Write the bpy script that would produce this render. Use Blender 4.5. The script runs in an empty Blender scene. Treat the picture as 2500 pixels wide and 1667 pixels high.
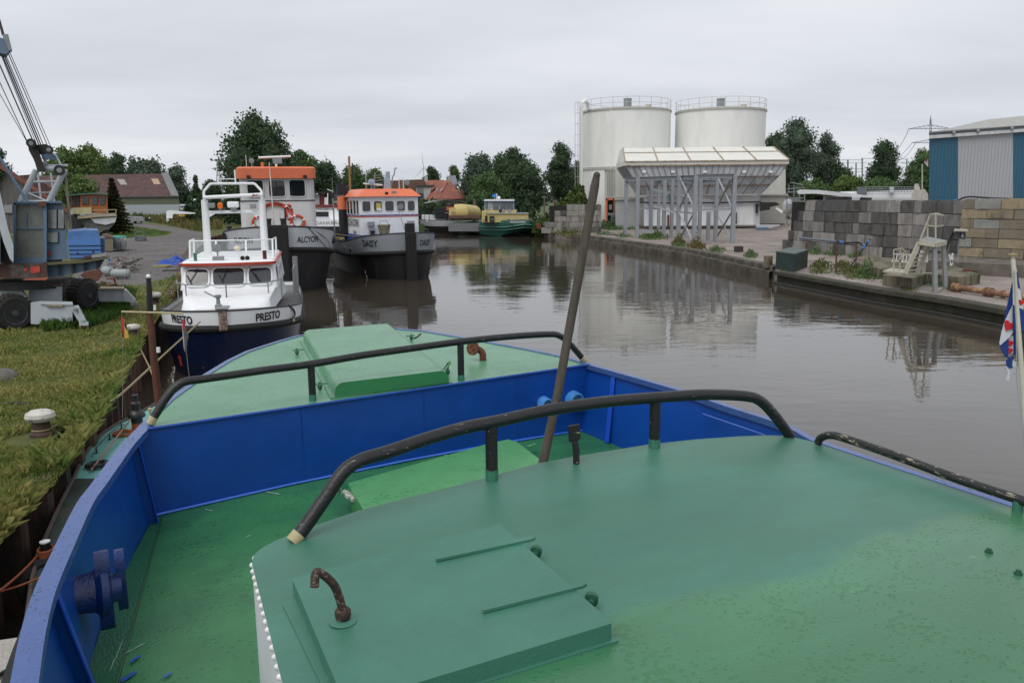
import bpy, math, random
from mathutils import Matrix, Vector
import numpy as np
R=random.Random(7); PI=math.pi; rad=math.radians
col=bpy.context.scene.collection
# ---------------------------------------------------------------- camera numbers
FP=2000.0; H=5.0; PT=math.atan(351/FP); ROLL=0.01
_sp,_cp=math.sin(PT),math.cos(PT); _cr,_sr=math.cos(ROLL),math.sin(ROLL)
def ray(px,py):
    a=(px-1250)/FP; b=(833.5-py)/FP
    u=a*_cr+b*_sr; v=-a*_sr+b*_cr
    return Vector((u,_cp+v*_sp,-_sp+v*_cp))
def G(px,py,z):                       # where the sight line meets height z
    d=ray(px,py); t=(z-H)/d.z; return Vector((d.x*t,d.y*t,z))
YK=1.0
def P(px,py,Y):                       # the point of the sight line at distance Y
    Y=Y*YK; d=ray(px,py); t=Y/d.y; return Vector((d.x*t,Y,H+d.z*t))
def curtain(px,py,base):              # sight line against the upright surface over a ground line
    d=ray(px,py)
    best=None
    for i,(A,B) in enumerate(zip(base[:-1],base[1:])):
        ex,ey=B.x-A.x,B.y-A.y
        det=d.x*(-ey)+ex*d.y
        if abs(det)<1e-9: continue
        t=(A.x*(-ey)+ex*A.y)/det; k=(d.x*A.y-d.y*A.x)/det
        q=0 if 0<=k<=1 else min(abs(k),abs(k-1))
        if best is None or q<best[0]: best=(q,Vector((d.x*t,d.y*t,H+d.z*t)))
    return best[1]
# ---------------------------------------------------------------- materials
MATS={}
def _n(nt,t,x=0,y=0): n=nt.nodes.new(t); n.location=(x,y); return n
def mat(name,c,rough=.6,metal=0.,var=.25,sc=2.5,bump=.15,bsc=25,c2=None,c2at=.62,c2sc=3.,c2soft=.08,stretch=(1,1,1),coat=0.,alpha=1.,spec=.5,corr=None,emit=None,c3=None,c3at=.66,c3sc=12.):
    if name in MATS: return MATS[name]
    m=bpy.data.materials.new(name); m.use_nodes=True; nt=m.node_tree; L=nt.links
    b=nt.nodes['Principled BSDF']
    tc=_n(nt,'ShaderNodeTexCoord'); mp=_n(nt,'ShaderNodeMapping'); mp.inputs['Scale'].default_value=stretch
    L.new(tc.outputs['Object'],mp.inputs['Vector'])
    no=_n(nt,'ShaderNodeTexNoise'); no.inputs['Scale'].default_value=sc; no.inputs['Detail'].default_value=6; no.inputs['Roughness'].default_value=.65
    L.new(mp.outputs[0],no.inputs['Vector'])
    mr=_n(nt,'ShaderNodeMapRange'); mr.inputs[1].default_value=.25; mr.inputs[2].default_value=.75
    mr.inputs[3].default_value=1-var; mr.inputs[4].default_value=1+var
    L.new(no.outputs['Fac'],mr.inputs[0])
    mx=_n(nt,'ShaderNodeMix'); mx.data_type='RGBA'; mx.blend_type='MULTIPLY'; mx.inputs[0].default_value=1
    mx.inputs[6].default_value=(*c,1); L.new(mr.outputs[0],mx.inputs[7])
    out=mx.outputs[2]
    def layer(out,cc,at,s,soft):
        n2=_n(nt,'ShaderNodeTexNoise'); n2.inputs['Scale'].default_value=s; n2.inputs['Detail'].default_value=7; n2.inputs['Roughness'].default_value=.7
        L.new(mp.outputs[0],n2.inputs['Vector'])
        r2=_n(nt,'ShaderNodeMapRange'); r2.inputs[1].default_value=at-soft; r2.inputs[2].default_value=at+soft; r2.clamp=True
        L.new(n2.outputs['Fac'],r2.inputs[0])
        m2=_n(nt,'ShaderNodeMix'); m2.data_type='RGBA'; L.new(r2.outputs[0],m2.inputs[0]); L.new(out,m2.inputs[6]); m2.inputs[7].default_value=(*cc,1)
        return m2.outputs[2]
    if c2: out=layer(out,c2,c2at,c2sc,c2soft)
    if c3: out=layer(out,c3,c3at,c3sc,.03)
    L.new(out,b.inputs['Base Color'])
    b.inputs['Roughness'].default_value=rough; b.inputs['Metallic'].default_value=metal
    b.inputs['Coat Weight'].default_value=coat; b.inputs['Alpha'].default_value=alpha
    b.inputs['Specular IOR Level'].default_value=spec
    if emit: b.inputs['Emission Color'].default_value=(*c,1); b.inputs['Emission Strength'].default_value=emit
    if bump or corr:
        bp=_n(nt,'ShaderNodeBump'); bp.inputs['Strength'].default_value=.6; bp.inputs['Distance'].default_value=max(bump,.001)*.012
        nb=_n(nt,'ShaderNodeTexNoise'); nb.inputs['Scale'].default_value=bsc; nb.inputs['Detail'].default_value=4
        L.new(tc.outputs['Object'],nb.inputs['Vector']); L.new(nb.outputs['Fac'],bp.inputs['Height'])
        last=bp
        if corr:                        # ribbed sheet: (axis, ribs per metre, depth)
            ax,per,dep=corr
            wv=_n(nt,'ShaderNodeTexWave'); wv.wave_type='BANDS'; wv.bands_direction=ax; wv.wave_profile='SIN'
            wv.inputs['Scale'].default_value=per*PI/10.0; wv.inputs['Distortion'].default_value=0
            L.new(tc.outputs['Object'],wv.inputs['Vector'])
            b2=_n(nt,'ShaderNodeBump'); b2.inputs['Strength'].default_value=1; b2.inputs['Distance'].default_value=dep
            L.new(wv.outputs['Fac'],b2.inputs['Height']); L.new(bp.outputs[0],b2.inputs['Normal']); last=b2
        L.new(last.outputs[0],b.inputs['Normal'])
    MATS[name]=m; return m
def drops(m,scale=55,strength=.35,mask=None,size=.13,stretch=(1,1,1),dist=.004):
    """rain drops standing on a painted surface"""
    nt=m.node_tree; L=nt.links; b=nt.nodes['Principled BSDF']
    tc=_n(nt,'ShaderNodeTexCoord'); mp=_n(nt,'ShaderNodeMapping'); mp.inputs['Scale'].default_value=stretch
    L.new(tc.outputs['Object'],mp.inputs['Vector'])
    ad=_n(nt,'ShaderNodeMix'); ad.data_type='VECTOR'; ad.inputs[0].default_value=.06
    nz=_n(nt,'ShaderNodeTexNoise'); nz.inputs['Scale'].default_value=scale*.5; L.new(mp.outputs[0],nz.inputs['Vector'])
    L.new(mp.outputs[0],ad.inputs[4]); L.new(nz.outputs['Color'],ad.inputs[5])
    vo=_n(nt,'ShaderNodeTexVoronoi'); vo.inputs['Scale'].default_value=scale; L.new(ad.outputs[1],vo.inputs['Vector'])
    wn=_n(nt,'ShaderNodeTexNoise'); wn.inputs['Scale'].default_value=scale*.12; wn.inputs['Detail'].default_value=2; L.new(tc.outputs['Object'],wn.inputs['Vector'])
    th=_n(nt,'ShaderNodeMapRange'); th.inputs[1].default_value=.33; th.inputs[2].default_value=.64; th.inputs[3].default_value=0; th.inputs[4].default_value=size*2.4; L.new(wn.outputs['Fac'],th.inputs[0])
    sb=_n(nt,'ShaderNodeMath'); sb.operation='SUBTRACT'; L.new(th.outputs[0],sb.inputs[0]); L.new(vo.outputs['Distance'],sb.inputs[1])
    cl=_n(nt,'ShaderNodeMapRange'); cl.inputs[1].default_value=0; cl.inputs[2].default_value=.12; cl.interpolation_type='SMOOTHSTEP'; L.new(sb.outputs[0],cl.inputs[0])
    h=cl.outputs[0]
    if mask is not None:
        mu=_n(nt,'ShaderNodeMath'); mu.operation='MULTIPLY'; L.new(h,mu.inputs[0]); L.new(mask,mu.inputs[1]); h=mu.outputs[0]
    bp=_n(nt,'ShaderNodeBump'); bp.inputs['Strength'].default_value=strength; bp.inputs['Distance'].default_value=dist
    L.new(h,bp.inputs['Height'])
    old=b.inputs['Normal'].links[0].from_socket if b.inputs['Normal'].links else None
    if old: L.new(old,bp.inputs['Normal'])
    L.new(bp.outputs[0],b.inputs['Normal'])
    ro=_n(nt,'ShaderNodeMapRange'); ro.inputs[3].default_value=b.inputs['Roughness'].default_value; ro.inputs[4].default_value=.06
    if b.inputs['Roughness'].links: L.new(b.inputs['Roughness'].links[0].from_socket,ro.inputs[3])
    L.new(h,ro.inputs[0]); L.new(ro.outputs[0],b.inputs['Roughness'])
    oc=b.inputs['Base Color'].links[0].from_socket; wm=_n(nt,'ShaderNodeMix'); wm.data_type='RGBA'; wm.blend_type='MULTIPLY'; L.new(h,wm.inputs[0]); L.new(oc,wm.inputs[6]); wm.inputs[7].default_value=(.74,.9,.72,1); L.new(wm.outputs[2],b.inputs['Base Color'])
    return m
# ---------------------------------------------------------------- mesh builder
class MB:
    def __init__(s,root=None,world=False):
        s.v=[];s.f=[];s.m=[];s.mats=[]
        s.W=root.matrix_basis.inverted() if (root is not None and world) else None
    def mi(s,m):
        if m not in s.mats: s.mats.append(m)
        return s.mats.index(m)
    def add(s,pts,faces,m):
        o=len(s.v); k=s.mi(m)
        for p in pts:
            p=Vector(p); s.v.append(s.W@p if s.W is not None else p)
        for f in faces: s.f.append([o+i for i in f]); s.m.append(k)
        return s
    def quad(s,a,b,c,d,m): return s.add([a,b,c,d],[(0,1,2,3)],m)
    def poly(s,pts,m): return s.add(pts,[tuple(range(len(pts)))],m)
    def prism(s,pts,vec,m,ms=None):
        n=len(pts); pts=[Vector(p) for p in pts]; vec=Vector(vec); o=pts+[p+vec for p in pts]
        s.add(o,[tuple(range(n))[::-1],tuple(range(n,2*n))],m)
        s.add(o,[(i,(i+1)%n,n+(i+1)%n,n+i) for i in range(n)],ms or m); return s
    def box(s,c,d,m,rz=0,rx=0,ry=0):
        x,y,z=[q/2 for q in d]; M=Matrix.Translation(Vector(c))@Matrix.Rotation(rz,4,'Z')@Matrix.Rotation(ry,4,'Y')@Matrix.Rotation(rx,4,'X')
        p=[M@Vector(q) for q in ((-x,-y,-z),(x,-y,-z),(x,y,-z),(-x,y,-z),(-x,-y,z),(x,-y,z),(x,y,z),(-x,y,z))]
        return s.add(p,[(3,2,1,0),(4,5,6,7),(0,1,5,4),(1,2,6,5),(2,3,7,6),(3,0,4,7)],m)
    def tube(s,pts,r,m,n=8,cap=True,closed=False):
        pts=[Vector(p) for p in pts]; k=len(pts)
        if not isinstance(r,(list,tuple)): r=[r]*k
        rings=[]; up=None
        for i,p in enumerate(pts):
            if closed: t=(pts[(i+1)%k]-pts[i-1])
            else: t=(pts[min(i+1,k-1)]-pts[max(i-1,0)])
            if t.length<1e-9: t=Vector((0,0,1))
            t.normalize()
            if up is None: up=Vector((0,0,1)) if abs(t.z)<.9 else Vector((1,0,0))
            a=t.cross(up)
            if a.length<1e-6: a=t.cross(Vector((0,1,0)))
            a.normalize(); b=a.cross(t); up=b
            rings.append([p+(a*math.cos(2*PI*j/n)+b*math.sin(2*PI*j/n))*r[i] for j in range(n)])
        o=[q for g in rings for q in g]; F=[]
        for i in range(k if closed else k-1):
            i2=(i+1)%k
            for j in range(n): F.append((i*n+j,i*n+(j+1)%n,i2*n+(j+1)%n,i2*n+j))
        if cap and not closed: F+= [tuple(range(n))[::-1],tuple((k-1)*n+j for j in range(n))]
        return s.add(o,F,m)
    def rod(s,a,b,r,m,n=8,r2=None): return s.tube([a,b],[r,r if r2 is None else r2],m,n)
    def bar(s,a,b,w,h,m,up=(0,0,1)):          # square bar between two points
        a=Vector(a);b=Vector(b);t=(b-a).normalized();u=Vector(up)
        x=t.cross(u)
        if x.length<1e-5: x=t.cross(Vector((0,1,0)))
        x.normalize(); y=x.cross(t); x*=w/2; y*=h/2
        p=[a-x-y,a+x-y,a+x+y,a-x+y,b-x-y,b+x-y,b+x+y,b-x+y]
        return s.add(p,[(0,1,2,3),(7,6,5,4),(1,0,4,5),(2,1,5,6),(3,2,6,7),(0,3,7,4)],m)
    def lathe(s,prof,c,m,n=16,axis=(0,0,1),a0=0,sx=1):
        ax=Vector(axis).normalized(); q=Vector((0,0,1)).rotation_difference(ax); c=Vector(c); o=[]
        for (r,z) in prof:
            for j in range(n):
                a=a0+2*PI*j/n; o.append(c+q@Vector((r*math.cos(a)*sx,r*math.sin(a),z)))
        F=[];k=len(prof)
        for i in range(k-1):
            for j in range(n): F.append((i*n+j,i*n+(j+1)%n,(i+1)*n+(j+1)%n,(i+1)*n+j))
        if prof[0][0]>1e-4: F.append(tuple(range(n))[::-1])
        if prof[-1][0]>1e-4: F.append(tuple((k-1)*n+j for j in range(n)))
        return s.add(o,F,m)
    def ball(s,c,r,m,n=10,k=6,sz=1,half=False):
        pr=[(r*math.sin(PI*i/k*(.5 if half else 1)) ,0) for i in range(k+1)]
        pr=[(max(r*math.sin(PI*i/k*(.5 if half else 1)),1e-5),r*sz*math.cos(PI*i/k*(.5 if half else 1))) for i in range(k+1)][::-1]
        return s.lathe(pr,c,m,n)
    def grid(s,rows,m,flip=False):
        n=len(rows[0]); o=[p for r in rows for p in r]; F=[]
        for i in range(len(rows)-1):
            for j in range(n-1):
                f=(i*n+j,i*n+j+1,(i+1)*n+j+1,(i+1)*n+j); F.append(f[::-1] if flip else f)
        return s.add(o,F,m)
    def pp(s,pix,Y,dY,m,ms=None):             # outline at its real distance Y with real thickness dY
        cx=sum(x for x,_ in pix)/len(pix); d=ray(min(max(cx,-60),2560),600); dY*=YK
        return s.prism([P(x,y,Y) for x,y in pix],(dY*d.x/d.y,dY,0),m,ms)
    def pr(s,x0,y0,x1,y1,Y,dY,m): return s.pp([(x0,y1),(x1,y1),(x1,y0),(x0,y0)],Y,dY,m)
    def obj(s,name,parent=None,smooth=False,bevel=0,ang=35,solid=0):
        me=bpy.data.meshes.new(name); me.from_pydata([tuple(p) for p in s.v],[],s.f)
        for m in s.mats: me.materials.append(m)
        me.polygons.foreach_set('material_index',s.m)
        if smooth:
            me.polygons.foreach_set('use_smooth',[True]*len(s.f)); me.set_sharp_from_angle(angle=rad(ang))
        me.update(); o=bpy.data.objects.new(name,me); col.objects.link(o)
        if parent is not None: o.parent=parent
        if solid:
            q=o.modifiers.new('Solidify','SOLIDIFY'); q.thickness=solid; q.offset=0
        if bevel:
            q=o.modifiers.new('Bevel','BEVEL'); q.width=bevel; q.segments=2; q.limit_method='ANGLE'; q.angle_limit=rad(40)
        return o
def tag(o,label=None,cat=None,group=None,kind=None):
    if label: o['label']=label
    if cat: o['category']=cat
    if group: o['group']=group
    if kind: o['kind']=kind
    return o
def thing(name,label,cat,loc=(0,0,0),rz=0,group=None):
    o=bpy.data.objects.new(name,None); col.objects.link(o); o.empty_display_size=.3
    o.matrix_basis=Matrix.Translation(Vector(loc))@Matrix.Rotation(rz,4,'Z')
    return tag(o,label,cat,group)
def solo(mb,name,label,cat,group=None,smooth=False,bevel=0,kind=None,loc=None,rz=0,ang=35):
    """a thing that is one mesh; its origin goes to the bottom centre of the mesh"""
    xs=[p.x for p in mb.v];ys=[p.y for p in mb.v];zs=[p.z for p in mb.v]
    c=Vector(((min(xs)+max(xs))/2,(min(ys)+max(ys))/2,min(zs)))
    mb.v=[p-c for p in mb.v]; o=mb.obj(name,None,smooth,bevel,ang); o.location=c
    return tag(o,label,cat,group,kind)
def struct(mb,name,smooth=False):
    return tag(mb.obj(name,None,smooth),kind='structure')
def fillet(pts,r,n=5):
    pts=[Vector(p) for p in pts]; o=[pts[0]]
    for a,b,c in zip(pts[:-2],pts[1:-1],pts[2:]):
        d1=(a-b);d2=(c-b); k=min(r,d1.length*.49,d2.length*.49)
        p=b+d1.normalized()*k;q=b+d2.normalized()*k
        for i in range(n+1):
            t=i/n; o.append(p*(1-t)**2+b*2*t*(1-t)+q*t*t)
    o.append(pts[-1]); return o
def spline(pts,n=6):
    pts=[Vector(p) for p in pts]; o=[]
    for i in range(len(pts)-1):
        p0=pts[max(i-1,0)];p1=pts[i];p2=pts[i+1];p3=pts[min(i+2,len(pts)-1)]
        for j in range(n):
            t=j/n; o.append(.5*((2*p1)+(-p0+p2)*t+(2*p0-5*p1+4*p2-p3)*t*t+(-p0+3*p1-3*p2+p3)*t**3))
    o.append(pts[-1]); return o
def sag(a,b,d,n=14):
    a=Vector(a);b=Vector(b); return [a.lerp(b,i/n)-Vector((0,0,d*4*(i/n)*(1-i/n))) for i in range(n+1)]
def coil(c,r,turns,rr,n=18,squash=.7,rnd=.25,seed=1):
    q=random.Random(seed); c=Vector(c); o=[]
    for i in range(turns*n):
        a=2*PI*i/n; k=r*(1+q.uniform(-.06,.06)+rnd*math.sin(i*.13)*.5)
        o.append(c+Vector((k*math.cos(a),k*math.sin(a)*squash,rr*(1+.9*(i/n)*.5)+q.uniform(0,.01))))
    return o
# lettering: outlines of letters laid on a surface by fn(x along, z up)
def letters(mb,txt,h,fn,m,w=1.0,bold=.012,extr=0):
    cu=bpy.data.curves.new('t','FONT'); cu.body=txt; cu.size=1; cu.offset=bold; cu.fill_mode='FRONT'; cu.resolution_u=3
    ob=bpy.data.objects.new('t',cu); me=bpy.data.meshes.new_from_object(ob)
    if len(me.vertices):
        xs=[v.co.x for v in me.vertices]; ys=[v.co.y for v in me.vertices]
        x0,x1=min(xs),max(xs); y0,y1=min(ys),max(ys); k=h/max(.69,(y1-y0))
        pts=[fn((v.co.x-(x0+x1)/2)*k*w,(v.co.y-y0)*k) for v in me.vertices]
        mb.add(pts,[tuple(p.vertices) for p in me.polygons],m)
    bpy.data.objects.remove(ob); bpy.data.curves.remove(cu); bpy.data.meshes.remove(me)
    return mb
# ---------------------------------------------------------------- trees
def leaf_mat(name,a,b,s=.35,bright=None):
    if name in MATS: return MATS[name]
    m=bpy.data.materials.new(name); m.use_nodes=True; nt=m.node_tree; L=nt.links; bs=nt.nodes['Principled BSDF']
    g=_n(nt,'ShaderNodeTexCoord'); no=_n(nt,'ShaderNodeTexNoise'); no.inputs['Scale'].default_value=s; no.inputs['Detail'].default_value=5
    L.new(g.outputs['Object'],no.inputs['Vector'])
    cr=_n(nt,'ShaderNodeValToRGB'); cr.color_ramp.elements[0].position=.35; cr.color_ramp.elements[1].position=.68
    cr.color_ramp.elements[0].color=(*a,1); cr.color_ramp.elements[1].color=(*b,1)
    n2=_n(nt,'ShaderNodeTexNoise'); n2.inputs['Scale'].default_value=s*9; n2.inputs['Detail'].default_value=2; L.new(g.outputs['Object'],n2.inputs['Vector'])
    mm=_n(nt,'ShaderNodeMix'); mm.inputs[0].default_value=.4; L.new(no.outputs['Fac'],mm.inputs[2]); L.new(n2.outputs['Fac'],mm.inputs[3])
    L.new(mm.outputs[0],cr.inputs[0]); L.new(cr.outputs[0],bs.inputs['Base Color'])
    bs.inputs['Roughness'].default_value=.65; bs.inputs['Specular IOR Level'].default_value=.25
    # a little light through the leaves
    tr=_n(nt,'ShaderNodeBsdfTranslucent'); L.new(cr.outputs[0],tr.inputs[0]); ms=_n(nt,'ShaderNodeMixShader'); ms.inputs[0].default_value=.25
    L.new(bs.outputs[0],ms.inputs[1]); L.new(tr.outputs[0],ms.inputs[2]); L.new(ms.outputs[0],nt.nodes['Material Output'].inputs[0])
    MATS[name]=m; return m
def quads(name,C,N,S,m,parent,asp=1.6,extra=None):
    """many small leaf faces: centres C, size S, random orientation"""
    n=len(C); rs=np.random.RandomState(n+int(abs(C[0][0])*7)%1000)
    a=rs.normal(size=(n,3)); 
    if N is not None: a=a*.75+N*.4
    a/=np.linalg.norm(a,axis=1)[:,None]; b=np.cross(a,rs.normal(size=(n,3))); b/=np.linalg.norm(b,axis=1)[:,None]; c=np.cross(a,b)
    s=S[:,None]*(.6+.8*rs.rand(n,1))
    V=np.stack([C-b*s*asp*.5,C-c*s*.5,C+b*s*asp*.5,C+c*s*.5],1).reshape(-1,3)
    if extra is not None: V=np.concatenate([V,extra.reshape(-1,3)]); n=len(V)//4
    me=bpy.data.meshes.new(name); me.vertices.add(n*4); me.vertices.foreach_set('co',V.astype(np.float32).ravel())
    me.loops.add(n*4); me.loops.foreach_set('vertex_index',np.arange(n*4,dtype=np.int32))
    me.polygons.add(n); me.polygons.foreach_set('loop_start',np.arange(0,n*4,4,dtype=np.int32)); me.update(calc_edges=True)
    me.materials.append(m); o=bpy.data.objects.new(name,me); col.objects.link(o); o.parent=parent; return o
BARK=mat('bark',(.06,.05,.04),.9,var=.4,sc=6,bump=1)
def tree(label,px,w,top,base,Y,leaf,z0=1.3,n=2600,seed=1,shape='round',group='trees behind the harbour',name='tree',dens=1.0,cat='tree',ls=None,lobes=11):
    """px centre, w width, top and base heights in the photo at distance Y; z0 ground height"""
    rs=np.random.RandomState(seed); c=P(px,base,Y); t=P(px,top,Y); hw=w/2/FP*Y
    g=Vector((c.x,Y,z0)); root=thing(name,label,cat,g,0,group)
    zt=t.z-z0; zb=max(c.z-z0,.3); ch=zt-zb; zc=(zt+zb)/2
    # lobes of the crown
    LB=[]
    for i in range(lobes):
        if shape=='cone':
            f=rs.rand()**.8; z=zb+ch*f*.95; rr=hw*(1-f)*.75+.05*hw; a=rs.rand()*6.28
            LB.append((rr*.6*math.cos(a),rr*.6*math.sin(a),z,max(rr*.6,hw*.16),max(ch*.09,hw*.16)))
        else:
            a=rs.rand()*6.28; f=(i+.5)/lobes; z=zb+ch*(.12+.76*f)
            prof=math.sin(PI*min(max((f*.86+.1),0),1))**.7 if shape=='round' else (1-f*.6)*.95
            d=hw*.62*prof*(.35+.65*rs.rand()); r=hw*(.34+.2*rs.rand())*(.75+.4*prof)
            LB.append((d*math.cos(a),d*math.sin(a),min(z,zt-r*.8),r,min(r*.95,ch*.36)))
    if shape!='cone':
        LB.append((0,0,zt-hw*.36,hw*.36,min(hw*.36,ch*.3))); LB.append((-hw*.55,0,zb+ch*.42,hw*.42,min(hw*.42,ch*.3))); LB.append((hw*.55,0,zb+ch*.42,hw*.42,min(hw*.42,ch*.3)))
        LB.append((0,-hw*.3,zb+ch*.3,hw*.55,ch*.3))
    vol=np.array([l[3]*l[3]*l[4] for l in LB])**.7; vol/=vol.sum()
    n=int(n*dens); k=rs.choice(len(LB),n,p=vol); A=np.array(LB)[k]
    d=rs.normal(size=(n,3)); d/=np.linalg.norm(d,axis=1)[:,None]
    rr=(rs.rand(n)**.33)*(1.02+.13*rs.normal(size=n))
    C=np.stack([A[:,0]+d[:,0]*A[:,3]*rr,A[:,1]+d[:,1]*A[:,3]*rr,A[:,2]+d[:,2]*A[:,4]*rr],1)
    C+=.07*hw*np.sin(C[:,[1,2,0]]*(9/hw)+seed)+.035*hw*np.sin(C[:,[2,0,1]]*(23/hw)+seed)
    C[:,2]=np.maximum(C[:,2],.1)
    size=ls or max(.15,hw*2/ (n**.5)*3.5); S=np.full(n,size)
    EX=[]; U,V_=12,8
    for l in LB:
        rd=.42+.22*rs.rand(V_+1,U); rd[0]=rd[0,0]; rd[V_]=rd[V_,0]
        g=np.array([[[l[0]+l[3]*rd[j,i%U]*math.sin(PI*j/V_)*math.cos(2*PI*i/U),l[1]+l[3]*rd[j,i%U]*math.sin(PI*j/V_)*math.sin(2*PI*i/U),l[2]+l[4]*rd[j,i%U]*math.cos(PI*j/V_)] for i in range(U+1)] for j in range(V_+1)])
        for j in range(V_):
            for i in range(U): EX.append([g[j,i],g[j+1,i],g[j+1,i+1],g[j,i+1]])
    cr=quads('crown',C.astype(float),d,S,leaf,root,extra=np.array(EX))
    # trunk and limbs
    mb=MB(); r0=max(.12,hw*.07); top_=Vector((0,0,zb+ch*.6)); mb.tube([(0,0,-.3),(r0*.3,0,zb*.5+.2),(0,r0*.3,zb+ch*.25),top_],[r0*1.25,r0,r0*.7,r0*.25],BARK,7)
    for l in LB[:7]:
        q=Vector((0,0,zb+ch*.1+rs.rand()*ch*.2)); e=Vector((l[0],l[1],l[2])); mb.tube([q,q.lerp(e,.5)+Vector((0,0,ch*.05)),e],[r0*.5,r0*.3,r0*.1],BARK,5)
    mb.obj('trunk',root,True)
    return root
# ================================================================ camera, sky, sun
sc=bpy.context.scene
cam=bpy.data.cameras.new('camera'); co=bpy.data.objects.new('camera',cam); col.objects.link(co); sc.camera=co
cam.sensor_width=36; cam.lens=FP/2500*36; cam.clip_start=.05; cam.clip_end=9000
fw=Vector((0,_cp,-_sp)); rt=Vector((1,0,0)); up=Vector((0,_sp,_cp))
rt2=rt*_cr+up*(-_sr)*-1; up2=up*_cr-rt*_sr
# image right corresponds to a=1,b=0 -> u=cr, v=-sr
rt2=rt*_cr+up*(-_sr); up2=rt*_sr+up*_cr
Mx=Matrix(((rt2.x,up2.x,-fw.x,0),(rt2.y,up2.y,-fw.y,0),(rt2.z,up2.z,-fw.z,H),(0,0,0,1)))
co.matrix_world=Mx
w=bpy.data.worlds.new('World'); sc.world=w; w.use_nodes=True; nt=w.node_tree; L=nt.links
bg=nt.nodes['Background']; sky=_n(nt,'ShaderNodeTexSky'); sky.sky_type='NISHITA'; sky.sun_disc=False
SUN_EL,SUN_AZ=rad(55),rad(150)         # azimuth measured from +Y towards -X : light from ahead-left, very soft
sky.sun_elevation=SUN_EL; sky.sun_rotation=-SUN_AZ; sky.air_density=1; sky.dust_density=4; sky.ozone_density=1
tc=_n(nt,'ShaderNodeTexCoord'); sp=_n(nt,'ShaderNodeSeparateXYZ'); L.new(tc.outputs['Generated'],sp.inputs[0])
# cloud deck: direction projected on a flat layer
az=_n(nt,'ShaderNodeMath'); az.operation='ABSOLUTE'; L.new(sp.outputs['Z'],az.inputs[0])
ad=_n(nt,'ShaderNodeMath'); ad.operation='ADD'; ad.inputs[1].default_value=.12; L.new(az.outputs[0],ad.inputs[0])
cb=_n(nt,'ShaderNodeCombineXYZ')
for i,k in enumerate('XY'):
    dv=_n(nt,'ShaderNodeMath'); dv.operation='DIVIDE'; L.new(sp.outputs[k],dv.inputs[0]); L.new(ad.outputs[0],dv.inputs[1]); L.new(dv.outputs[0],cb.inputs[i])
mp=_n(nt,'ShaderNodeMapping'); mp.inputs['Scale'].default_value=(.55,.9,1); mp.inputs['Rotation'].default_value=(0,0,.12); L.new(cb.outputs[0],mp.inputs[0])
no=_n(nt,'ShaderNodeTexNoise'); no.inputs['Scale'].default_value=.55; no.inputs['Detail'].default_value=5; no.inputs['Roughness'].default_value=.5; L.new(mp.outputs[0],no.inputs['Vector'])
cr=_n(nt,'ShaderNodeValToRGB'); cr.color_ramp.elements[0].position=.34; cr.color_ramp.elements[1].position=.66
cr.color_ramp.elements[0].color=(5.7,6.0,6.6,1); cr.color_ramp.elements[1].color=(7.9,8.1,8.5,1)
L.new(no.outputs['Fac'],cr.inputs[0])
mx=_n(nt,'ShaderNodeMix'); mx.data_type='RGBA'; mx.inputs[0].default_value=.93; L.new(sky.outputs[0],mx.inputs[6]); L.new(cr.outputs[0],mx.inputs[7])
L.new(mx.outputs[2],bg.inputs[0]); bg.inputs[1].default_value=.1
sun=bpy.data.lights.new('sun','SUN'); sun.energy=1.35; sun.angle=rad(40); sun.color=(1,.97,.92)
so=bpy.data.objects.new('sun',sun); col.objects.link(so)
sd=Vector((-math.sin(SUN_AZ)*math.cos(SUN_EL),math.cos(SUN_AZ)*math.cos(SUN_EL),math.sin(SUN_EL)))
so.rotation_euler=sd.to_track_quat('Z','Y').to_euler()
sc.view_settings.view_transform='Standard'; sc.view_settings.look='None'; sc.view_settings.exposure=.14; sc.view_settings.gamma=1
# ================================================================ water
m=mat('water',(.056,.046,.035),.02,var=.1,sc=.3,bump=0,spec=.5)
nt=m.node_tree; L=nt.links; b=nt.nodes['Principled BSDF']; b.inputs['IOR'].default_value=1.5
tc=_n(nt,'ShaderNodeTexCoord'); last=None
for (s,sx,sy,dist,st) in ((.12,1,1.6,.05,.5),(.7,1,2.3,.014,.5),(3.0,1,1.6,.0016,.5)):
    mp=_n(nt,'ShaderNodeMapping'); mp.inputs['Scale'].default_value=(sx,sy,1); mp.inputs['Rotation'].default_value=(0,0,.25); L.new(tc.outputs['Object'],mp.inputs[0])
    nn=_n(nt,'ShaderNodeTexNoise'); nn.inputs['Scale'].default_value=s; nn.inputs['Detail'].default_value=3; nn.inputs['Roughness'].default_value=.5; nn.inputs['Distortion'].default_value=.4; L.new(mp.outputs[0],nn.inputs['Vector'])
    bp=_n(nt,'ShaderNodeBump'); bp.inputs['Distance'].default_value=dist; bp.inputs['Strength'].default_value=st; L.new(nn.outputs['Fac'],bp.inputs['Height'])
    if last: L.new(last.outputs[0],bp.inputs['Normal'])
    last=bp
L.new(last.outputs[0],b.inputs['Normal'])
mb=MB(); mb.quad((-400,-200,0),(400,-200,0),(400,400,0),(-400,400,0),m); struct(mb,'water')
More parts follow.
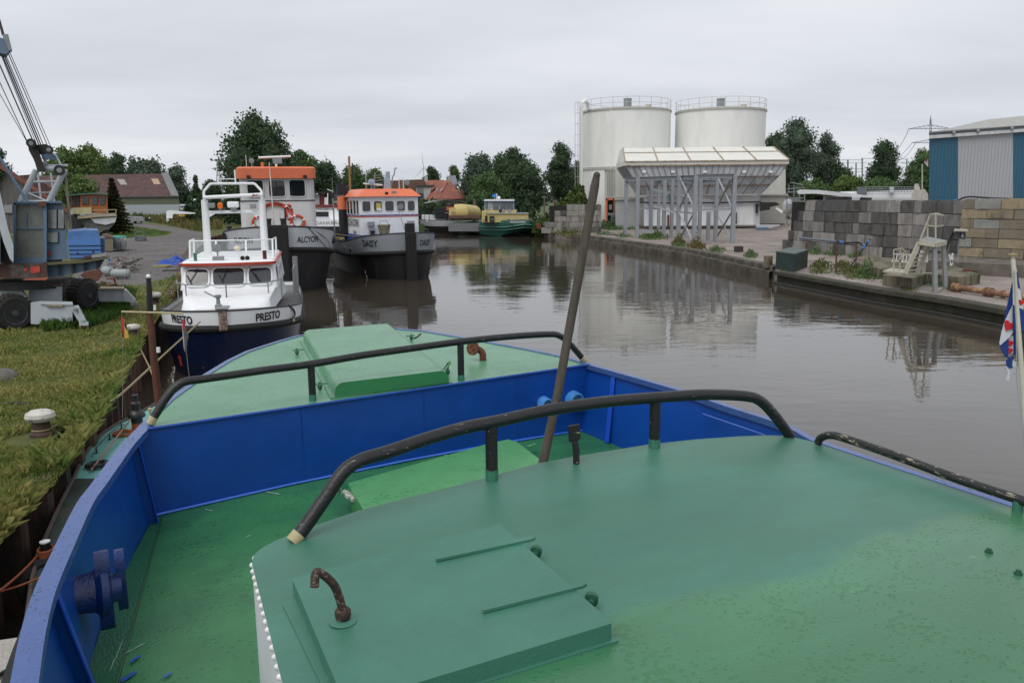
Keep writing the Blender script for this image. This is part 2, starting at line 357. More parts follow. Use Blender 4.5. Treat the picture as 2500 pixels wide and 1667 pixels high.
# ================================================================ ground
HL,HR=1.3,.65
M_GR=leaf_mat('grass_soil',(.08,.11,.025),(.18,.17,.06),.9)
M_EARTH=mat('field',(.06,.085,.028),.9,var=.4,sc=.05,bump=1,bsc=3)
M_GRAV=mat('gravel',(.115,.105,.1),.9,var=.35,sc=.35,bump=1.2,bsc=30,c2=(.07,.075,.04),c2at=.64,c2sc=.5,c3=(.2,.19,.18),c3sc=25,c3at=.68)
M_CONC=mat('quay_concrete',(.31,.265,.235),.8,var=.4,sc=.25,bump=.9,bsc=20,c2=(.15,.12,.105),c2at=.52,c2sc=.5,c2soft=.12,c3=(.42,.4,.37),c3sc=30,c3at=.7)
EL=[G(x,y,HL) for x,y in ((10,1290),(130,1160),(250,1000),(340,830),(420,720),(445,680))]
d0=(EL[0]-EL[1]).normalized()
EL=[EL[0]+d0*8]+EL+[Vector((-20,50,HL)),Vector((-29,76,HL)),Vector((-34,104,HL)),Vector((-28,126,HL))]
ER=[G(x,y,HR) for x,y in ((2500,765),(2455,756),(2305,730),(2155,708),(2034,687),(1900,664))]
E2=[G(x,y,HR) for x,y in ((1892,656),(1682,612),(1535,592),(1400,573))]
ER=[ER[0]+(ER[0]-ER[5]).normalized()*12+Vector((0,0,0))]+ER
FAR=E2+[Vector((4.2,106,HR)),Vector((8,116,HR)),Vector((9,126,HR))]
def slab(pts,z,m,name,depth):
    mb=MB(); p=[Vector((q.x,q.y,z)) for q in pts]; n=len(p)
    mb.poly(p,m); q=[a-Vector((0,0,depth)) for a in p]
    mb.add(p+q,[(i,(i+1)%n,n+(i+1)%n,n+i) for i in range(n)],m); return struct(mb,name)
M_LAND=M_GR
ELI=[Vector((p.x-.42,p.y,p.z)) for p in EL]
slab([Vector(q) for q in [(-600,-40,0),(ELI[0].x,-40,0)]]+ELI+[Vector((-28,140,0)),Vector((-600,140,0))],HL,M_LAND,'grass_bank',3)
slab([Vector((600,-40,0)),Vector((600,152,0)),Vector((9,152,0))]+FAR[::-1]+ER[::-1]+[Vector((ER[0].x,-40,0))],HR,M_CONC,'quay_ground',3)
slab([Vector(q) for q in ((-3500,139,0),(-29,139,0),(-27,125,0),(10,125,0),(10,151,0),(3500,151,0),(3500,4000,0),(-3500,4000,0))],1.2,M_EARTH,'ground',3)
# gravel yard
yard=[G(x,y,HL+.006) for x,y in ((150,712),(250,702),(330,697),(400,682),(443,667),(462,640),(478,612),(500,590),(520,575),(470,563),(410,553),(352,546),(330,541),(300,541),(285,549),(330,552),(372,560),(420,567),(415,574),(380,578),(330,580),(300,583),(262,590),(200,640))]
mb=MB(); mb.poly(yard,M_GRAV); struct(mb,'gravel_yard')
# grey cracked slabs near the loading frame
# ================================================================ own workboat (the green and blue pusher we look over)
ZF,ZD,ZR=2.88,2.02,3.06
a_=G(1439,890,ZF); b_=G(362,1045,ZF); SHIP=Vector(((a_.x+b_.x)/2,(a_.y+b_.y)/2,0))
OWN=thing('workboat','green decked workboat with blue bulwarks, filling the foreground','workboat',SHIP,rad(27))
OI=OWN.matrix_basis.inverted()
def zroof(p): return ZR+.085*(1-(p.x/2.3)**2)
def zdeck(p): return ZD+.06*(1-(p.x/2.7)**2)
def zfore(p): return ZF
def own(px,py,f,dz=0.):
    z=f if isinstance(f,(int,float)) else ZR
    for _ in range(6 if callable(f) else 1):
        q=OI@G(px,py,z+dz)
        if callable(f): z=f(q)
    return Vector((q.x,q.y,z+dz))
def ownY(px,py,Y): return OI@P(px,py,Y)
def ownC(px,py,base): # base: local points
    return OI@curtain(px,py,[OWN.matrix_basis@b for b in base])
# paints
TEAL=mat('roof_green',(.046,.170,.118),.42,var=.24,sc=1.0,bump=.35,bsc=60,c2=(.045,.15,.10),c2at=.55,c2sc=1.4,c2soft=.13,c3=(.13,.27,.22),c3at=.70,c3sc=7,stretch=(.5,1.3,1))
TEALD=mat('hatch_green',(.046,.170,.118),.42,var=.14,sc=2.2,bump=.35,bsc=60,c2=(.045,.145,.1),c2at=.62,c2sc=2.5,c2soft=.1)
GREENF=mat('foredeck_green',(.11,.285,.165),.32,var=.16,sc=1.2,bump=.3,bsc=45,c2=(.07,.23,.11),c2at=.56,c2sc=1.3,c2soft=.12)
GREEND=mat('main_deck_green',(.035,.17,.058),.36,var=.22,sc=1.4,bump=.4,bsc=50,c2=(.022,.12,.045),c2at=.58,c2sc=1.8,c2soft=.1,c3=(.25,.3,.26),c3at=.79,c3sc=9)
GREENH=mat('deck_hatch_green',(.085,.29,.105),.3,var=.16,sc=2,bump=.3,bsc=50,c2=(.06,.27,.09),c2at=.6,c2sc=2.4)
BLUE=mat('bulwark_blue',(.003,.058,.32),.36,var=.18,sc=1.3,bump=1.3,bsc=2.6,c2=(.003,.047,.26),c2at=.6,c2sc=1.2,c2soft=.15)
BLUED=mat('fitting_blue',(.006,.022,.12),.25,var=.3,sc=8,bump=.8,bsc=40)
BLUEC=mat('cap_blue',(.05,.10,.29),.22,var=.12,sc=3,bump=.5,bsc=40)
LBLUE=mat('coupling_blue',(.06,.25,.6),.45,var=.25,sc=20,bump=.5,c2=(.2,.3,.35),c2at=.66,c2sc=30)
WHITE=mat('white_paint',(.8,.81,.8),.4,var=.1,sc=2,bump=.3)
BLK=mat('rail_black',(.012,.012,.013),.38,var=.3,sc=12,bump=.5,bsc=60,c2=(.42,.38,.3),c2at=.66,c2sc=55,c2soft=.03,stretch=(.16,1,1))
BLKW=mat('rail_black_worn',(.014,.014,.014),.45,var=.3,sc=12,bump=.7,bsc=60,c2=(.38,.35,.24),c2at=.60,c2sc=34,c2soft=.04,stretch=(1,.3,1))
CREAM=mat('bare_primer',(.42,.36,.2),.6,var=.2,sc=10)
RUST=mat('rust',(.13,.045,.02),.8,var=.5,sc=10,bump=1,c2=(.05,.025,.015),c2sc=14)
RUSTH=mat('rusty_handle',(.045,.024,.017),.7,var=.5,sc=30,bump=1,bsc=90,c2=(.3,.26,.18),c2at=.6,c2sc=45)
# wet / dry regions of the roof
def wet_roof(m,p0,n,green,drop=True):
    nt=m.node_tree; L=nt.links; b=nt.nodes['Principled BSDF']; tc=_n(nt,'ShaderNodeTexCoord')
    dt=_n(nt,'ShaderNodeVectorMath'); dt.operation='DOT_PRODUCT'; dt.inputs[1].default_value=(n.x,n.y,0); L.new(tc.outputs['Object'],dt.inputs[0])
    nz=_n(nt,'ShaderNodeTexNoise'); nz.inputs['Scale'].default_value=1.1; nz.inputs['Detail'].default_value=4; L.new(tc.outputs['Object'],nz.inputs['Vector'])
    ma=_n(nt,'ShaderNodeMath'); ma.operation='MULTIPLY_ADD'; ma.inputs[1].default_value=.8; L.new(nz.outputs['Fac'],ma.inputs[0]); L.new(dt.outputs['Value'],ma.inputs[2])
    off=p0.x*n.x+p0.y*n.y+.4
    mr=_n(nt,'ShaderNodeMapRange'); mr.inputs[1].default_value=off-.09; mr.inputs[2].default_value=off+.09; mr.interpolation_type='SMOOTHSTEP'; L.new(ma.outputs[0],mr.inputs[0])
    old=b.inputs['Base Color'].links[0].from_socket
    mu=_n(nt,'ShaderNodeMix'); mu.data_type='RGBA'; mu.blend_type='MULTIPLY'; mu.inputs[0].default_value=1; L.new(old,mu.inputs[6]); mu.inputs[7].default_value=(*green,1)
    mx=_n(nt,'ShaderNodeMix'); mx.data_type='RGBA'; L.new(mr.outputs[0],mx.inputs[0]); L.new(old,mx.inputs[6]); L.new(mu.outputs[2],mx.inputs[7]); L.new(mx.outputs[2],b.inputs['Base Color'])
    ro=_n(nt,'ShaderNodeMapRange'); ro.inputs[3].default_value=.42; ro.inputs[4].default_value=.24; L.new(mr.outputs[0],ro.inputs[0]); L.new(ro.outputs[0],b.inputs['Roughness'])
    drops(m,27,.5,mr.outputs[0],.2,stretch=(1,1.3,1),dist=.003)
pA=own(1400,1590,zroof); pB=own(2250,1290,zroof); e=(pB-pA); nn=Vector((e.y,-e.x,0)).normalized()
if nn.dot(own(2300,1600,zroof)-pA)<0: nn=-nn
wet_roof(TEAL,pA,nn,(1.05,1.05,.74))
drops(GREENF,15,.8,None,.12); drops(GREEND,18,.5,None,.16); drops(GREENH,20,.7,None,.16); drops(BLUEC,24,.8,None,.15)
# cap lines (outer edge and inner edge of the bulwark cap), measured and set on height ZF
def line(L_,z): return [own(x,y,z) for x,y in L_]
capL=line([(26,1667),(47,1562),(79,1455),(130,1345),(185,1235),(220,1188),(276,1113),(300,1083),(350,1031)],ZF)
foreL=line([(350,1031),(410,975),(478,927),(552,882),(599,859),(673,835),(726,820)],ZF)
foreR=line([(972,803),(1035,808),(1120,822),(1287,852),(1384,872),(1440,889)],ZF)
capR=line([(1440,889),(1668,953),(1780,991),(1915,1034),(1992,1074)],ZF)
mid_=[foreL[-1].lerp(foreR[0],t)+Vector((0,.20*math.sin(PI*t),0)) for t in (.25,.5,.75)]
capL=spline(capL,3); capR=spline(capR,3); d1=(capL[0]-capL[1]).normalized(); capL=[capL[0]+d1*3.4,capL[0]+d1*1.5]+capL
d2=(capR[-1]-capR[-2]).normalized(); capR=capR+[capR[-1]+Vector((0,-2,0)),capR[-1]+Vector((-.05,-4.8,0))]
outer=capL+foreL[1:]+mid_+foreR+capR[1:]
def offs(pts,d):
    o=[]
    for i,p in enumerate(pts):
        t=(pts[min(i+1,len(pts)-1)]-pts[max(i-1,0)]); t.z=0; t.normalize(); o.append(p+Vector((t.y,-t.x,0))*d)
    return o
NL=len(capL); NF=len(foreL)-1+3+len(foreR); 
inner=offs(outer,.115)
# hull shell
mb=MB(); hullm=mat('hull_dark_blue',(.008,.02,.09),.4,var=.3,sc=3)
lo1=[Vector((p.x*.99,p.y,ZD-.25)) for p in outer]; lo2=[Vector((p.x*.93,p.y-.1,-.4)) for p in outer]
mb.grid([outer,lo1,lo2],hullm); mb.tube([p-Vector((0,0,.35)) for p in offs(outer,-.06)],.09,mat('rubber',(.012,.012,.012),.8,var=.4,sc=8),8)
mb.obj('hull',OWN,True)
# cap strip
mb=MB(); 
ic=inner[:NL]; rows=[[p-Vector((0,0,.03)) for p in outer[:NL]],outer[:NL],ic,[p-Vector((0,0,.05)) for p in ic]]
mb.grid([[p+Vector((0,0,.012 if 0<i<3 else 0)) for p in r] for i,r in enumerate(rows)],BLUEC,True)
mb.obj('bulwark_cap',OWN,True,ang=50)
mb=MB(); k0=NL-1+NF; oR=outer[k0-1:]; iR=offs(oR,.07)
mb.grid([[p-Vector((0,0,.03)) for p in oR],[p+Vector((0,0,.012)) for p in oR],[p+Vector((0,0,.012)) for p in iR],[p-Vector((0,0,.05)) for p in iR]],BLUEC,True)
mb.obj('bulwark_cap',OWN,True,ang=50)
mb=MB(); oF=outer[NL-1:k0]; iF=offs(oF,.07)
mb.grid([[p-Vector((0,0,.03)) for p in oF],[p+Vector((0,0,.012)) for p in oF],[p+Vector((0,0,.012)) for p in iF],[p-Vector((0,0,.02)) for p in iF]],BLUEC,True)
mb.obj('foredeck_edge_strip',OWN,True,ang=50)
# foredeck
bl=own(362,1047,ZF); br=own(1439,890,ZF); bm=own(780,985.5,ZF)
mb=MB(); ff=[p+Vector((0,0,0)) for p in oF]
fr=[Vector((p.x,p.y,ZF)) for p in ff]; n=len(fr)
back=[bl.lerp(br,i/(n-1)) for i in range(n)]
rows=[[a.lerp(b,k/6) for a,b in zip(back,fr)] for k in range(7)]
mb.grid(rows,GREENF); mb.obj('foredeck',OWN,True)
# bulkhead
mb=MB(); bb=[own(389,1246,ZD-.02),own(713,1173,zdeck),own(1057,1109,zdeck),own(1300,1078,zdeck),own(1478,1054,ZD-.02)]
tt=[bl.lerp(br,i/4) for i in range(5)]
bb=[Vector((q.x,min(q.y,t_.y-.0),q.z-.02)) for q,t_ in zip([Vector((t_.x,t_.y,zdeck(t_))) for t_ in tt],tt)]
e0_=Vector((.10,0,0)); tx=[tt[0]-e0_]+tt+[tt[-1]+e0_*.5]; bx_=[bb[0]-e0_*1.3]+bb+[bb[-1]+e0_*.5]
rows=[[t_.lerp(q,k/5) for t_,q in zip(tx,bx_)] for k in range(6)]
mb.grid(rows,BLUE); mb.obj('bulkhead',OWN,True)
mb=MB(); mb.tube([p+Vector((0,-.012,.004)) for p in tt],.016,BLUE,6); mb.tube([Vector((p.x,p.y-.02,zdeck(p)+.008)) for p in bb],.016,mat('weld_blue',(.03,.14,.6),.4),5); mb.obj('bulkhead_edge',OWN,True)
mb=MB()
for f in (.28,.55,.79):
    i=f*4; j=int(i); p=tt[j].lerp(tt[j+1],i-j); q_=bb[j].lerp(bb[j+1],i-j); k_=[p.lerp(q_,s/5)+Vector((0,-.004,0)) for s in range(6)]
    mb=MB(); mb.tube(k_,.0045,BLUE,5); mb.obj('plate_seam',OWN,True)
# bulwark inner walls
wl=offs(outer[:NL],.04); wb=[Vector((p.x,p.y,ZD-.03)) for p in offs(outer[:NL],.10)]
mb=MB(); mb.grid([[p-Vector((0,0,.03)) for p in wl],wb],BLUE,True); mb.obj('bulwark',OWN,True)
wr=offs(oR,.03); wbr=[Vector((p.x,p.y,ZD-.03)) for p in offs(oR,.16)]
mb=MB(); mb.grid([[p-Vector((0,0,.03)) for p in wr],wbr],BLUE,True); mb.obj('bulwark',OWN,True)
# main deck
mb=MB(); rows=[]
for k in range(15):
    t=k/14; 
    i=t*(NL-1); j=int(min(i,NL-2)); pl=wb[j].lerp(wb[j+1],i-j)
    ir=(1-t)*(len(wbr)-1); j=int(min(ir,len(wbr)-2)); pr_=wbr[j].lerp(wbr[j+1],ir-j)
    r=[pl.lerp(pr_,s/12) for s in range(13)]; rows.append([Vector((p.x,p.y,zdeck(p)-.01)) for p in r])
mb.grid(rows,GREEND,True); mb.obj('main_deck',OWN,True)
# seam between the chequered side strip and the smooth deck
mb=MB(); sA=own(395,1262,zdeck); sB=own(285,1667,zdeck); sB=sA+(sB-sA)*2.2; sp_=[sA.lerp(sB,i/8) for i in range(9)]
mb.tube([Vector((p.x,p.y,zdeck(p)+.0)) for p in sp_],.009,mat('seam_green',(.012,.07,.03),.5),5)
CHK=mat('tread_green',(.028,.14,.05),.3,var=.2,sc=3,bump=.3)
nt=CHK.node_tree; b=nt.nodes['Principled BSDF']; tc=_n(nt,'ShaderNodeTexCoord'); vo=_n(nt,'ShaderNodeTexVoronoi'); vo.inputs['Scale'].default_value=42; vo.inputs['Randomness'].default_value=.7
nt.links.new(tc.outputs['Object'],vo.inputs['Vector']); bp=_n(nt,'ShaderNodeBump'); bp.invert=True; bp.inputs['Distance'].default_value=.006; bp.inputs['Strength'].default_value=.7; nt.links.new(vo.outputs['Distance'],bp.inputs['Height']); nt.links.new(bp.outputs[0],b.inputs['Normal'])
edge=[]; 
for p in sp_:
    best=min(range(len(wb)-1),key=lambda j:abs((wb[j].y+wb[j+1].y)/2-p.y)); q0,q1=wb[best],wb[best+1]; f=(p.y-q0.y)/(q1.y-q0.y+1e-9); q=q0.lerp(q1,max(-.2,min(1.2,f))); edge.append(Vector((q.x,p.y,0)))
mb.grid([[Vector((p.x,p.y,zdeck(p)+.001)) for p in edge],[Vector((p.x,p.y,zdeck(p)+.001)) for p in sp_]],CHK,True)
mb.obj('tread_strip',OWN,True)
# splashes of blue paint and scratches on the deck
q=random.Random(3)
for (x,y,r,a) in ((330,1608,.032,.9),(312,1652,.04,.7),(408,1648,.026,.6)):
    c=own(x,y,zdeck); mb=MB(); mb.poly([Vector((c.x+(1+.9*q.random())*r*math.cos(t)*math.cos(a)-.45*r*math.sin(t)*math.sin(a),c.y+(1+.9*q.random())*r*math.cos(t)*math.sin(a)+.45*r*math.sin(t)*math.cos(a),c.z+.004)) for t in [2*PI*i/15 for i in range(15)]],mat('blue_splash',(.01,.08,.36),.35,var=.4,sc=30)); mb.obj('paint_splash',OWN)
for (x0,y0,x1,y1,r) in ((302,1596,352,1569,.005),(268,1637,300,1560,.006),(651,1200,684,1206,.010),(500,1243,520,1246,.008),(1085,1110,1100,1112,.006),(600,1310,612,1306,.005),(470,1400,478,1398,.004)):
    a=own(x0,y0,zdeck,.003);b_2=own(x1,y1,zdeck,.003); pts=[a.lerp(b_2,i/7)+Vector((q.uniform(-1,1),q.uniform(-1,1),0))*r*.6 for i in range(8)]
    mb=MB(); mb.tube(pts,[.3*r]+[r*.55*q.uniform(.5,1.2) for _ in range(6)]+[.2*r],mat('scratch',(.3,.4,.36),.5),4); mb.obj('scratch',OWN)
# frames (brackets) of the bulwark
def frame(top,foot,wt,wf,name='bulwark_frame'):
    mb=MB(); mb.prism([top,wt,wf,foot],(0,.012,0) if abs((foot-top).x)>.05 else (.012,0,0),BLUE)
    mb.bar(top,foot,.065,.014,mat('flange_blue',(.01,.07,.5),.3),up=(foot-wf) if (foot-wf).length>.01 else (1,0,0)); mb.obj(name,OWN,bevel=.004)
def wallpt(arr,t): i=t*(len(arr)-1); j=int(min(i,len(arr)-2)); return arr[j].lerp(arr[j+1],i-j)
def aty(arr,y):
    for p,q in zip(arr[:-1],arr[1:]):
        if min(p.y,q.y)<=y<=max(p.y,q.y): return p.lerp(q,(y-p.y)/(q.y-p.y+1e-9))
    return arr[-1]
t1=own(340,1088,ZF-.06); f1=own(386,1275,zdeck); w1=aty(wl,t1.y); w2=aty(wb,f1.y); frame(t1,f1,Vector((w1.x,t1.y,t1.z)),Vector((w2.x,f1.y,w2.z)))
t2=own(141,1450,ZF-.05); f2=own(232,1680,zdeck); frame(t2,f2,t2+Vector((-.05,0,0)),Vector((t2.x-.1,f2.y,f2.z)))
t3=own(1498,914,ZF-.03); f3=own(1481,1081,zdeck); frame(t3,f3,t3+Vector((.12,.0,0)),Vector((t3.x+.02,f3.y+.05,f3.z)))
# big hawse bollard on the port bulwark
c0=own(158,1458,ZF-.42); ax=Vector((1,.1,-.05)).normalized()
HB=MB(); HB.lathe([(.0,-.07),(.25,-.07),(.255,-.04),(.235,-.03),(.15,-.015),(.125,.08),(.135,.17),(.17,.205),(.165,.25),(.10,.27),(.09,.33),(0,.33)],c0,BLUED,28,axis=ax)
for k in range(7):
    a=2*PI*k/7+.3; HB.ball(c0-ax*.035+Vector((0,math.cos(a),math.sin(a)))*.2,.026,BLUED,8,5)
HB.obj('mooring_bollard',OWN,True)
def horn(e0,s,th):
    HB=MB(); pr_=[]
    for k in range(32):
        a=2*PI*k/32; r=.135+.15*abs(math.cos(a))**4; pr_.append(e0+Vector((0,math.sin(a)*r*.62*s,math.cos(a)*r*s)))
    HB.prism(pr_,ax*th,BLUED); HB.obj('bollard_horn',OWN,True,bevel=.028,ang=60)
horn(c0+ax*.19,1.0,.09); horn(c0+ax*.31+Vector((0,.03,.04)),.78,.06)
# second one, mostly hidden, on the starboard side
c1=own(1790,1062,ZF-.35); HB=MB(); HB.lathe([(0,-.05),(.17,-.05),(.18,.02),(.1,.05),(.09,.16),(.13,.2),(0,.21)],c1+Vector((.12,0,0)),BLUED,20,axis=(-1,0,0)); HB.obj('mooring_bollard',OWN,True)
mb=MB(); a=own(1716,1010,ZF-.12);b=own(1868,1062,ZF-.12); mb.tube([a,b],.009,mat('weld_light',(.05,.11,.45),.4),5); mb.obj('weld_line',OWN,True)
# hose couplings on the bulkhead
bw0=[OWN.matrix_basis@p for p in (bl,br)]
for (x,y,r) in ((1325,983,.085),(1397,975,.115)):
    c=ownC(x,y,[bl,br]); n_=Vector((.12,-1,-.08)).normalized(); mb=MB()
    mb.lathe([(r*.9,-.02),(r*1.05,.0),(r*1.05,.03),(r*.95,.035),(r,.06),(r,.1),(r*.8,.11),(r*.74,.1),(r*.72,.07),(0,.07)],c,LBLUE,22,axis=n_)
    mb.ball(c+n_*.08,r*.16,LBLUE); mb.obj('hose_coupling',OWN,True)
    mb=MB(); mb.lathe([(r*.55,.072),(r*.5,.08),(0,.082)],c,mat('cap_grey_blue',(.1,.16,.22),.5),16,axis=n_)
    for s_ in (-1,1): mb.bar(c+n_*.04+Vector((s_*r*1.0,0,0)),c+n_*.09+Vector((s_*r*1.12,0,0)),.03,.03,LBLUE)
    mb.obj('coupling_cap',OWN,True)
# foredeck hatch: rounded cross section
A=own(818,973,ZF);B=own(1096,938,ZF); TL=own(741,806,ZF+.17);TR=own(954,789,ZF+.17)
ux=(B-A); wdt=ux.length; ux.normalize(); lf=((TL+TR)/2-(A+B)/2); lf.z=0; wf=(TR-TL).length+.02
uxb=(TR-TL);uxb.z=0; uxb.normalize(); hh=.17; rr=.1
def prof(c,u,wd):
    h=wd/2; o=[]
    for (x0,s_) in ((-h,1),(h,-1)):
        arc=[(x0+s_*(rr-rr*math.cos(t*PI/2/5)),hh-rr+rr*math.sin(t*PI/2/5)) for t in range(6)]
        pts=[(x0,.0)]+arc
        o+= pts if s_==1 else pts[::-1]
    return [c+u*x+Vector((0,0,z)) for x,z in o]
c0_=(A+B)/2; c1_=c0_+lf
pf=prof(c0_,ux,wdt); pb=prof(c1_,uxb,wf)
FH=MB(); rows=[[a.lerp(b,k/4) for a,b in zip(pf,pb)] for k in range(5)]; FH.grid(rows,GREENF,True); FH.poly(pf,mat('hatch_front_shade',(.035,.2,.075),.35,var=.12)); FH.poly(pb[::-1],GREENF)  # front face in a darker green: its shade is put into the colour
fh=FH.obj('foredeck_hatch',OWN,True,ang=50)
mb=MB(); base=[A-ux*.05,B+ux*.05,c1_+uxb*(wf/2+.05)+lf.normalized()*.05,c1_-uxb*(wf/2+.05)+lf.normalized()*.05]; 
mb.prism([p+Vector((0,0,.003)) for p in base],(0,0,.018),GREENF); mb.obj('hatch_coaming',fh)
def clamp(x,y,ang,up_=.0):
    p=own(x,y,ZF+.07); d=Vector((math.cos(ang),math.sin(ang),up_)).normalized(); s_=Vector((-d.y,d.x,0)).normalized(); mb=MB()
    mb.bar(p+s_*.018,p+d*.13+s_*.018,.014,.018,GREENF); mb.bar(p-s_*.018,p+d*.13-s_*.018,.014,.018,GREENF); mb.tube([p+d*.13+s_*.018,p+d*.15,p+d*.13-s_*.018],.009,GREENF,6)
    q_=p+d*.09; mb.rod(q_+Vector((0,0,.02)),Vector((q_.x,q_.y,ZF+.0)),.014,RUSTH); mb.ball(Vector((q_.x,q_.y,ZF+.035)),.03,mat('green_nut',(.02,.12,.05),.4),8,5); mb.obj('hatch_clamp',fh,True)
clamp(741,853,PI-.1); clamp(800,935,PI-.05); clamp(993,821,.35); clamp(1084,903,.5,.7)
mb=MB(); p=own(1010,826,ZF+.07); mb.tube([p,p+Vector((.06,.02,.01)),p+Vector((.15,.1,.04))],.014,RUSTH,7); mb.obj('hatch_clamp_handle',fh,True)
# elbow vent with a flange
p=own(1179,880,ZF); mb=MB(); t_=p+Vector((0,0,.13)); pts=fillet([p,t_,t_+Vector((-.13,.03,.045))],.1,6); mb.tube(pts,.045,RUST,12); mb.lathe([(.06,0),(.0601,.004)],p,GREENF,14)
e1=pts[-1]; ax=Vector((-1,-.55,.25)).normalized(); mb.lathe([(.0,-.01),(.095,-.01),(.095,.012),(.035,.013),(.03,-.0)],e1,RUST,22,axis=ax)
for k in range(6): 
    a=2*PI*k/6; q_=Vector((0,0,1)).rotation_difference(ax)@Vector((.07*math.cos(a),.07*math.sin(a),.013)); mb.ball(e1+q_,.009,mat('hole_dark',(.01,.008,.006),.9),6,4)
mb.obj('flanged_vent_pipe',OWN,True,ang=45)
# rails
def rail(pix,bases,posts,r,m,name='handrail',feet=None,smooth_n=5):
    """bases: local ground points under the rail; pix: centre line in the photo"""
    pts=[ownC(x,y,bases) for x,y in pix]; mb=MB(); mb.tube(spline(pts,smooth_n),r,m,14)
    rl=mb.obj(name,OWN,True)
    for (b_,(x,y)) in posts:
        t_=ownC(x,y,bases); q=MB(); q.tube([Vector((t_.x,t_.y,b_.z)),t_],r*.98,m,12); q.obj('post',rl,True)
        q=MB(); q.lathe([(r*1.0,0),(r*1.03,.0),(r*1.03,.07)],Vector((t_.x,t_.y,b_.z)),mat('foot_green',(.04,.17,.11),.5,var=.3,sc=30),12); q.obj('post_foot',rl,True)
    for (x0,y0,x1,y1) in feet or []:
        q=MB(); a=ownC(x0,y0,bases);b=ownC(x1,y1,bases); q.tube([a,a.lerp(b,.5),b],[r*1.02,r*1.03,r*1.03],CREAM,14); q.obj('primer_patch',rl,True)
    return rl
fb=[own(362,1040,ZF),own(763,978,ZF),own(1129,928,ZF),own(1418,884,ZF)]
rail([(366,1034),(384,1005),(405,972),(430,943),(455,931),(490,926),(560,916),(650,903),(757,889),(880,868),(1000,851),(1124,834),(1240,822),(1340,816),(1366,820),(1385,833),(1408,858),(1430,884)],fb,[(fb[1],(759,889)),(fb[2],(1124,834))],.040,BLK,feet=[(366,1034,376,1018),(1419,871,1430,884)])
nb=[own(712,1322,zroof),own(1199,1170,zroof),own(1600,1092,zroof),own(1932,1066,zroof)]
rail([(714,1322),(744,1286),(798,1209),(840,1150),(883,1122),(946,1103),(1053,1067),(1138,1043),(1223,1026),(1308,1007),(1393,992),(1494,979),(1634,968),(1727,963),(1821,967),(1858,980),(1891,1014),(1930,1066)],nb,[(nb[1],(1199,1031)),(nb[2],(1600,971))],.042,BLK,feet=[(714,1322,731,1302)])
rb=[own(1998,1086,zroof),own(2490,1250,zroof),own(2700,1320,zroof)]
rail([(1997,1082),(2004,1069),(2024,1062),(2060,1069),(2180,1110),(2300,1155),(2400,1190),(2497,1222),(2600,1256)],rb,[(rb[1],(2487,1219))],.030,BLKW,name='side_handrail')
# flat bracket stub in front of the rail
p=own(1407,1131,zroof); mb=MB(); q=OWN.matrix_basis@p; a=ownY(1403,1076,q.y);b=ownY(1401,1037,q.y); mb.tube([p,ownY(1407,1100,q.y),a],[.028,.03,.026],BLK,4); mb.bar(a,b,.09,.018,BLK,up=(0,1,0)); mb.obj('rail_bracket',OWN,bevel=.004)
# ---------------------------------------------------------------- deckhouse roof
front=[(615,1374),(617,1362),(624,1350),(639,1337),(668,1321),(711,1303),(776,1280),(878,1245),(996,1214),(1116,1184),(1316,1130),(1419,1111),(1500,1098),(1587,1084),(1700,1072),(1800,1065),(1868,1062),(1919,1063),(1985,1078)]
fp_=[own(x,y,zroof) for x,y in front]
Lb=own(690,1667,zroof); dl=(Lb-fp_[0]); Lb=fp_[0]+dl*(2.9/dl.length); Rm=own(2055,1092,zroof); Re=own(2500,1236,zroof); Rb=fp_[-1]+(Re-Rm).normalized()*3.3
N=len(fp_); x0,x1=fp_[0].x,fp_[-1].x
bk=[Vector((Lb.x+(Rb.x-Lb.x)*(p.x-x0)/(x1-x0),Lb.y+(Rb.y-Lb.y)*(p.x-x0)/(x1-x0),0)) for p in fp_]
K=14
rows=[]
for k in range(K+1):
    r=[]
    for a,b in zip(fp_,bk):
        p=a.lerp(b,k/K); r.append(Vector((p.x,p.y,zroof(p))))
    rows.append(r)
mb=MB(); mb.grid(rows,TEAL,True)
mb.obj('deckhouse_roof',OWN,True); ring=rows[-1][::-1]  # noqa
ring=[r[0] for r in rows][::-1]+rows[0][1:]+[r[-1] for r in rows][1:]+rows[-1][::-1][1:-1]
mb=MB(); mb.grid([[p-Vector((0,0,.004)) for p in ring+ring[:1]],[Vector((p.x,p.y,ZD-.02)) for p in ring+ring[:1]]],WHITE,True); dh=mb.obj('deckhouse_wall',OWN,True)
mb=MB(); le=[r[0] for r in rows]; le=[a.lerp(b,j/4) for a,b in zip(le[:-1],le[1:]) for j in range(4)]
RV=mat('rivet_white',(.75,.75,.72),.4)
s_=0; acc=0; last=fp_[4]; path=[fp_[i] for i in (3,2,1)]+le; pos=[]
d_=0
for a,b in zip(path[:-1],path[1:]):
    seg=(b-a).length
    while d_<seg: pos.append(a.lerp(b,d_/seg)); d_+=.082
    d_-=seg
for p in pos: mb.ball(p+Vector((-.002,0,-.022)),.0145,RV,8,6)
tag(mb.obj('rivet_row',dh,True),kind='stuff')
